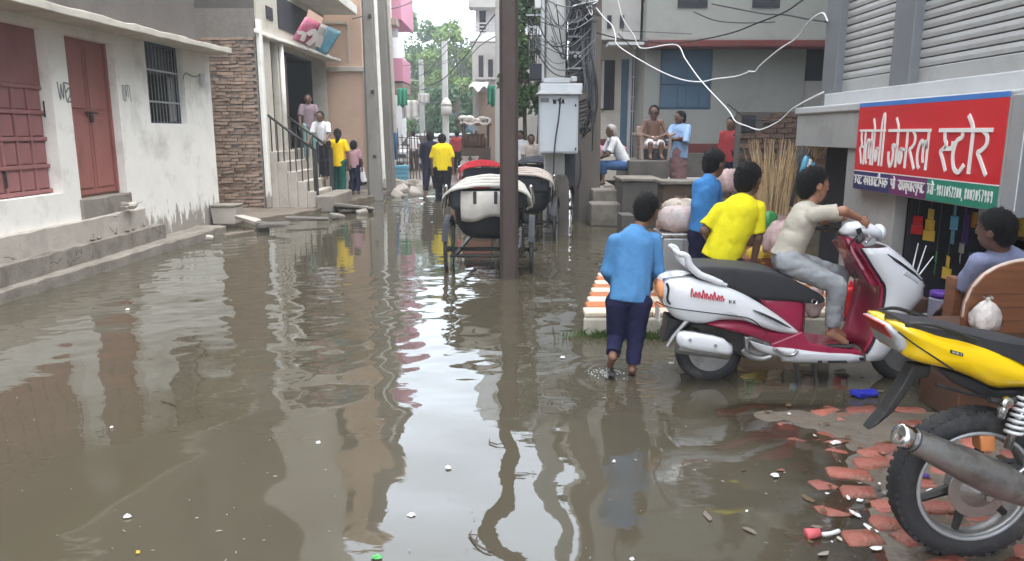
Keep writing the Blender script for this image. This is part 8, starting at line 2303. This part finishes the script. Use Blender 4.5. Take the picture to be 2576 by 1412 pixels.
# ================================================================ litter floating on the water
rr = random.Random(21)
lit = [(320, 778, 0.07, 'litter_white', 'small white scrap floating below the white house steps'), (800, 1112, 0.045, 'litter_white', 'white scrap floating left of the bright sky reflection'),
       (1128, 1174, 0.05, 'litter_white', 'pale scrap floating in the middle of the sky reflection'), (1035, 1294, 0.05, 'litter_white', 'white crumpled scrap at the bottom of the sky reflection'),
       (1950, 1194, 0.07, 'litter_white', 'white scrap floating right of centre near the brick verge'), (1985, 1040, 0.04, 'litter_white', 'tiny white scrap near the scooter stand'),
       (945, 1400, 0.07, 'litter_green', 'bright green wrapper at the bottom edge of the picture'), (1590, 1405, 0.03, 'litter_white', 'tiny white scrap near the bottom edge right of the reflection'), (320, 1297, 0.05, 'litter_white', 'thin white stick like scrap on the brown water at lower left'),
       (348, 1388, 0.03, 'pk_yellow', 'tiny yellow leaf scrap at the lower left'), (280, 1074, 0.03, 'litter_white', 'tiny white scrap on the left brown water'), (2100, 1112, 0.09, 'litter_white', 'torn white scrap lying on the bricks near the exhaust'),
       (2345, 1235, 0.1, 'litter_white', 'crumpled white paper lying behind the motorcycle wheel'), (1415, 898, 0.05, 'litter_white', 'white scrap floating left of the wading boy'), (1690, 912, 0.06, 'litter_white', 'white scrap floating left of the scooter rear wheel'),
       (2330, 1195, 0.07, 'pk_violet', 'violet and white wrapper seen through the motorcycle wheel'), (1545, 1160, 0.03, 'litter_white', 'tiny white scrap left of the brick verge')]
for px, py, s, m_, lab in lit:
    g = on(px, py, 0); z = max(0.004, float(ground_z(g.x, g.y)) + 0.006)
    s *= 0.62
    p = on(px, py, z + 0.006); mb = MB(); N = 9
    ring = [(s * rr.uniform(0.35, 0.7) * math.cos(2 * math.pi * k / N), s * rr.uniform(0.25, 0.55) * math.sin(2 * math.pi * k / N)) for k in range(N)]
    vs = [(p.x + x, p.y + y, p.z - 0.004) for x, y in ring] + [(p.x + x * 0.6, p.y + y * 0.6, p.z + rr.uniform(0.0, 0.007)) for x, y in ring] + [(p.x, p.y, p.z + 0.003)]
    fs = [(k, (k + 1) % N, N + (k + 1) % N, N + k) for k in range(N)] + [(N + k, N + (k + 1) % N, 2 * N) for k in range(N)] + [tuple(range(N - 1, -1, -1))]
    mb.add(vs, fs); tag(mb.build('litter_scrap', m_), lab, 'litter')
mat('leaf_brown', (0.12, 0.075, 0.035), 0.7, 0, 0.3, 20, 0)
nl = 0
for k in range(48):      # trodden scraps, leaves and wrappers in the shallows by the motorcycle
    px, py = rr.gauss(2130, 120), rr.gauss(1140, 130)
    if not (1750 < px < 2560 and 940 < py < 1405): continue
    g = on(px, py, 0); zg = float(ground_z(g.x, g.y)); p = on(px, py, max(zg + 0.012, 0.003)); s = rr.uniform(0.005, 0.018); a0 = rr.uniform(0, 3.1); el = rr.uniform(1.2, 2.6); N = 7
    ring = []
    for q in range(N):
        x, y = s * el * math.cos(6.283 * q / N) * rr.uniform(0.7, 1.2), s * math.sin(6.283 * q / N) * rr.uniform(0.7, 1.2)
        ring.append((p.x + x * math.cos(a0) - y * math.sin(a0), p.y + x * math.sin(a0) + y * math.cos(a0), p.z + rr.uniform(-0.002, 0.006)))
    mb = MB(); mb.add(ring + [(p.x, p.y, p.z + 0.006), (p.x, p.y, p.z - 0.004)], [(q, (q + 1) % N, N) for q in range(N)] + [((q + 1) % N, q, N + 1) for q in range(N)])
    tag(mb.build('litter_scrap', rr.choice(('litter_white', 'leaf_brown', 'leaf_brown', 'leaf_brown', 'brick_paver', 'concrete', 'c_sack', 'mud'))), 'small trodden scrap of litter in the shallows around the motorcycle', 'litter', 'litter in the brick shallows')
t = thing('blue_wrapper', 'folded bright blue plastic packet floating beside the scooter stand', 'litter', tuple(on(2170, 990, 0.01)))
c = on(2170, 990, 0.02)
MB().obox((c.x - 0.03, c.y - 0.01, 0.02), (0.07, 0.08, 0.035), (0.1, 0.2, 0.5)).build('fold', 'litter_blue', t, bev=0.008)
MB().obox((c.x + 0.04, c.y + 0.01, 0.02), (0.1, 0.07, 0.025), (0.1, -0.1, 0.0)).build('fold', 'litter_blue', t, bev=0.008)
t = thing('ice_cream_wrapper', 'pink cup with white paper spoon floating at lower right', 'litter', tuple(on(2045, 1345, 0.0)))
c = on(2048, 1345, 0.012); MB().lathe((c.x - 0.035, c.y, c.z), (1, 0.1, 0.1), [(0.02, 0), (0.024, 0.005), (0.017, 0.06)], 12).build('cup', 'litter_pink', t, smooth=True)
MB().tube(smooth_path([(c.x + 0.03, c.y, 0.012), (c.x + 0.07, c.y + 0.005, 0.014), (c.x + 0.115, c.y + 0.03, 0.012)]), [0.004] + [0.009] * 15 + [0.004], 6).build('spoon', 'litter_white', t, smooth=True)
# crumbs, straw bits and froth flecks
V = []; Fc = []
for k in range(170):
    px, py = rr.uniform(0, 2500), rr.uniform(640, 1412)
    if px < 900 and py < 760 - px * 0.3 + 20: continue
    p = on(px, py, 0.008); s = rr.uniform(0.0015, 0.006); a = rr.uniform(0, 3.14); L = s * rr.uniform(0.8, 3.0)
    if p.x < -4.5 or (p.x > 0.4 and p.y > 5.4): continue
    u = Vector((math.cos(a), math.sin(a), 0)); w = Vector((-u.y, u.x, 0)); o = len(V)
    V += [p - u * L, p + w * s * 0.6, p + u * L, p - w * s * 0.6, p + Vector((0, 0, 0.004))]; Fc += [(o, o + 1, o + 4), (o + 1, o + 2, o + 4), (o + 2, o + 3, o + 4), (o + 3, o, o + 4), (o, o + 3, o + 2, o + 1)]
mb = MB(); mb.add(V, Fc); o = mb.build('floating_flecks', mat('fleck', (0.3, 0.28, 0.24), 0.8, 0, 0.5, 30, 0)); o['kind'] = 'stuff'; o['label'] = 'pale flecks of froth and straw drifting on the flood water'
for i, (pts, lab) in enumerate((([(1180, 1345), (1195, 1365), (1215, 1380), (1235, 1385)], 'thin dark branched twig floating at the bottom of the sky reflection'), ([(405, 1008), (425, 1012), (445, 1020)], 'small dark twig on the brown water at left centre'),
                                ([(1230, 1112), (1250, 1118)], 'short dark twig in the right half of the sky reflection'))):
    q = [on(x, y, 0.01) for x, y in pts]; mb = MB().tube(smooth_path(q, 4) if len(q) > 2 else q, 0.004, 5)
    for k in range(5 if i == 0 else 2):
        b = q[k % len(q)]; mb.tube([b, b + Vector((rr.uniform(-.05, .05), rr.uniform(-.04, .06), 0.006))], 0.0025, 4)
    tag(mb.build('floating_twig', 'bark'), lab, 'twig')
# splash thrown up by the wading boy's heel
sp = MB(); c = on(1528, 945, 0)
for k in range(160):
    a = rr.uniform(0, 6.28); d = abs(rr.gauss(0, 0.07)); z = 0.005 + max(0, 0.055 * rr.random() * math.exp(-d * 9)); r_ = rr.uniform(0.002, 0.006)
    sp.ball((c.x + d * math.cos(a), c.y + d * math.sin(a) * 0.8, z), r_, 5, 4)
o = sp.build('water_splash', mat('splash', (0.5, 0.49, 0.47), 0.1, 0, 0.1, 9, 0, spec=0.6), smooth=True); o['kind'] = 'stuff'; o['label'] = 'small splash behind the heel of the wading boy'

# ================================================================ damp air over the street
hz = MB().box((-470, -75, -1.3), (470, 960, 17.5)).build('haze', None)
mh = bpy.data.materials.new('haze_air'); mh.use_nodes = True
hn, hl_ = mh.node_tree.nodes, mh.node_tree.links
hn.clear()
ho = hn.new("ShaderNodeOutputMaterial"); hv = hn.new("ShaderNodeVolumePrincipled")
hv.inputs["Color"].default_value = (0.86, 0.92, 0.95, 1)
hv.inputs["Density"].default_value = 0.003
hv.inputs["Anisotropy"].default_value = 0.2
hl_.new(hv.outputs[0], ho.inputs["Volume"])
hz.data.materials.append(mh)
hz['kind'] = 'stuff'; hz['label'] = 'thin damp haze over the street'
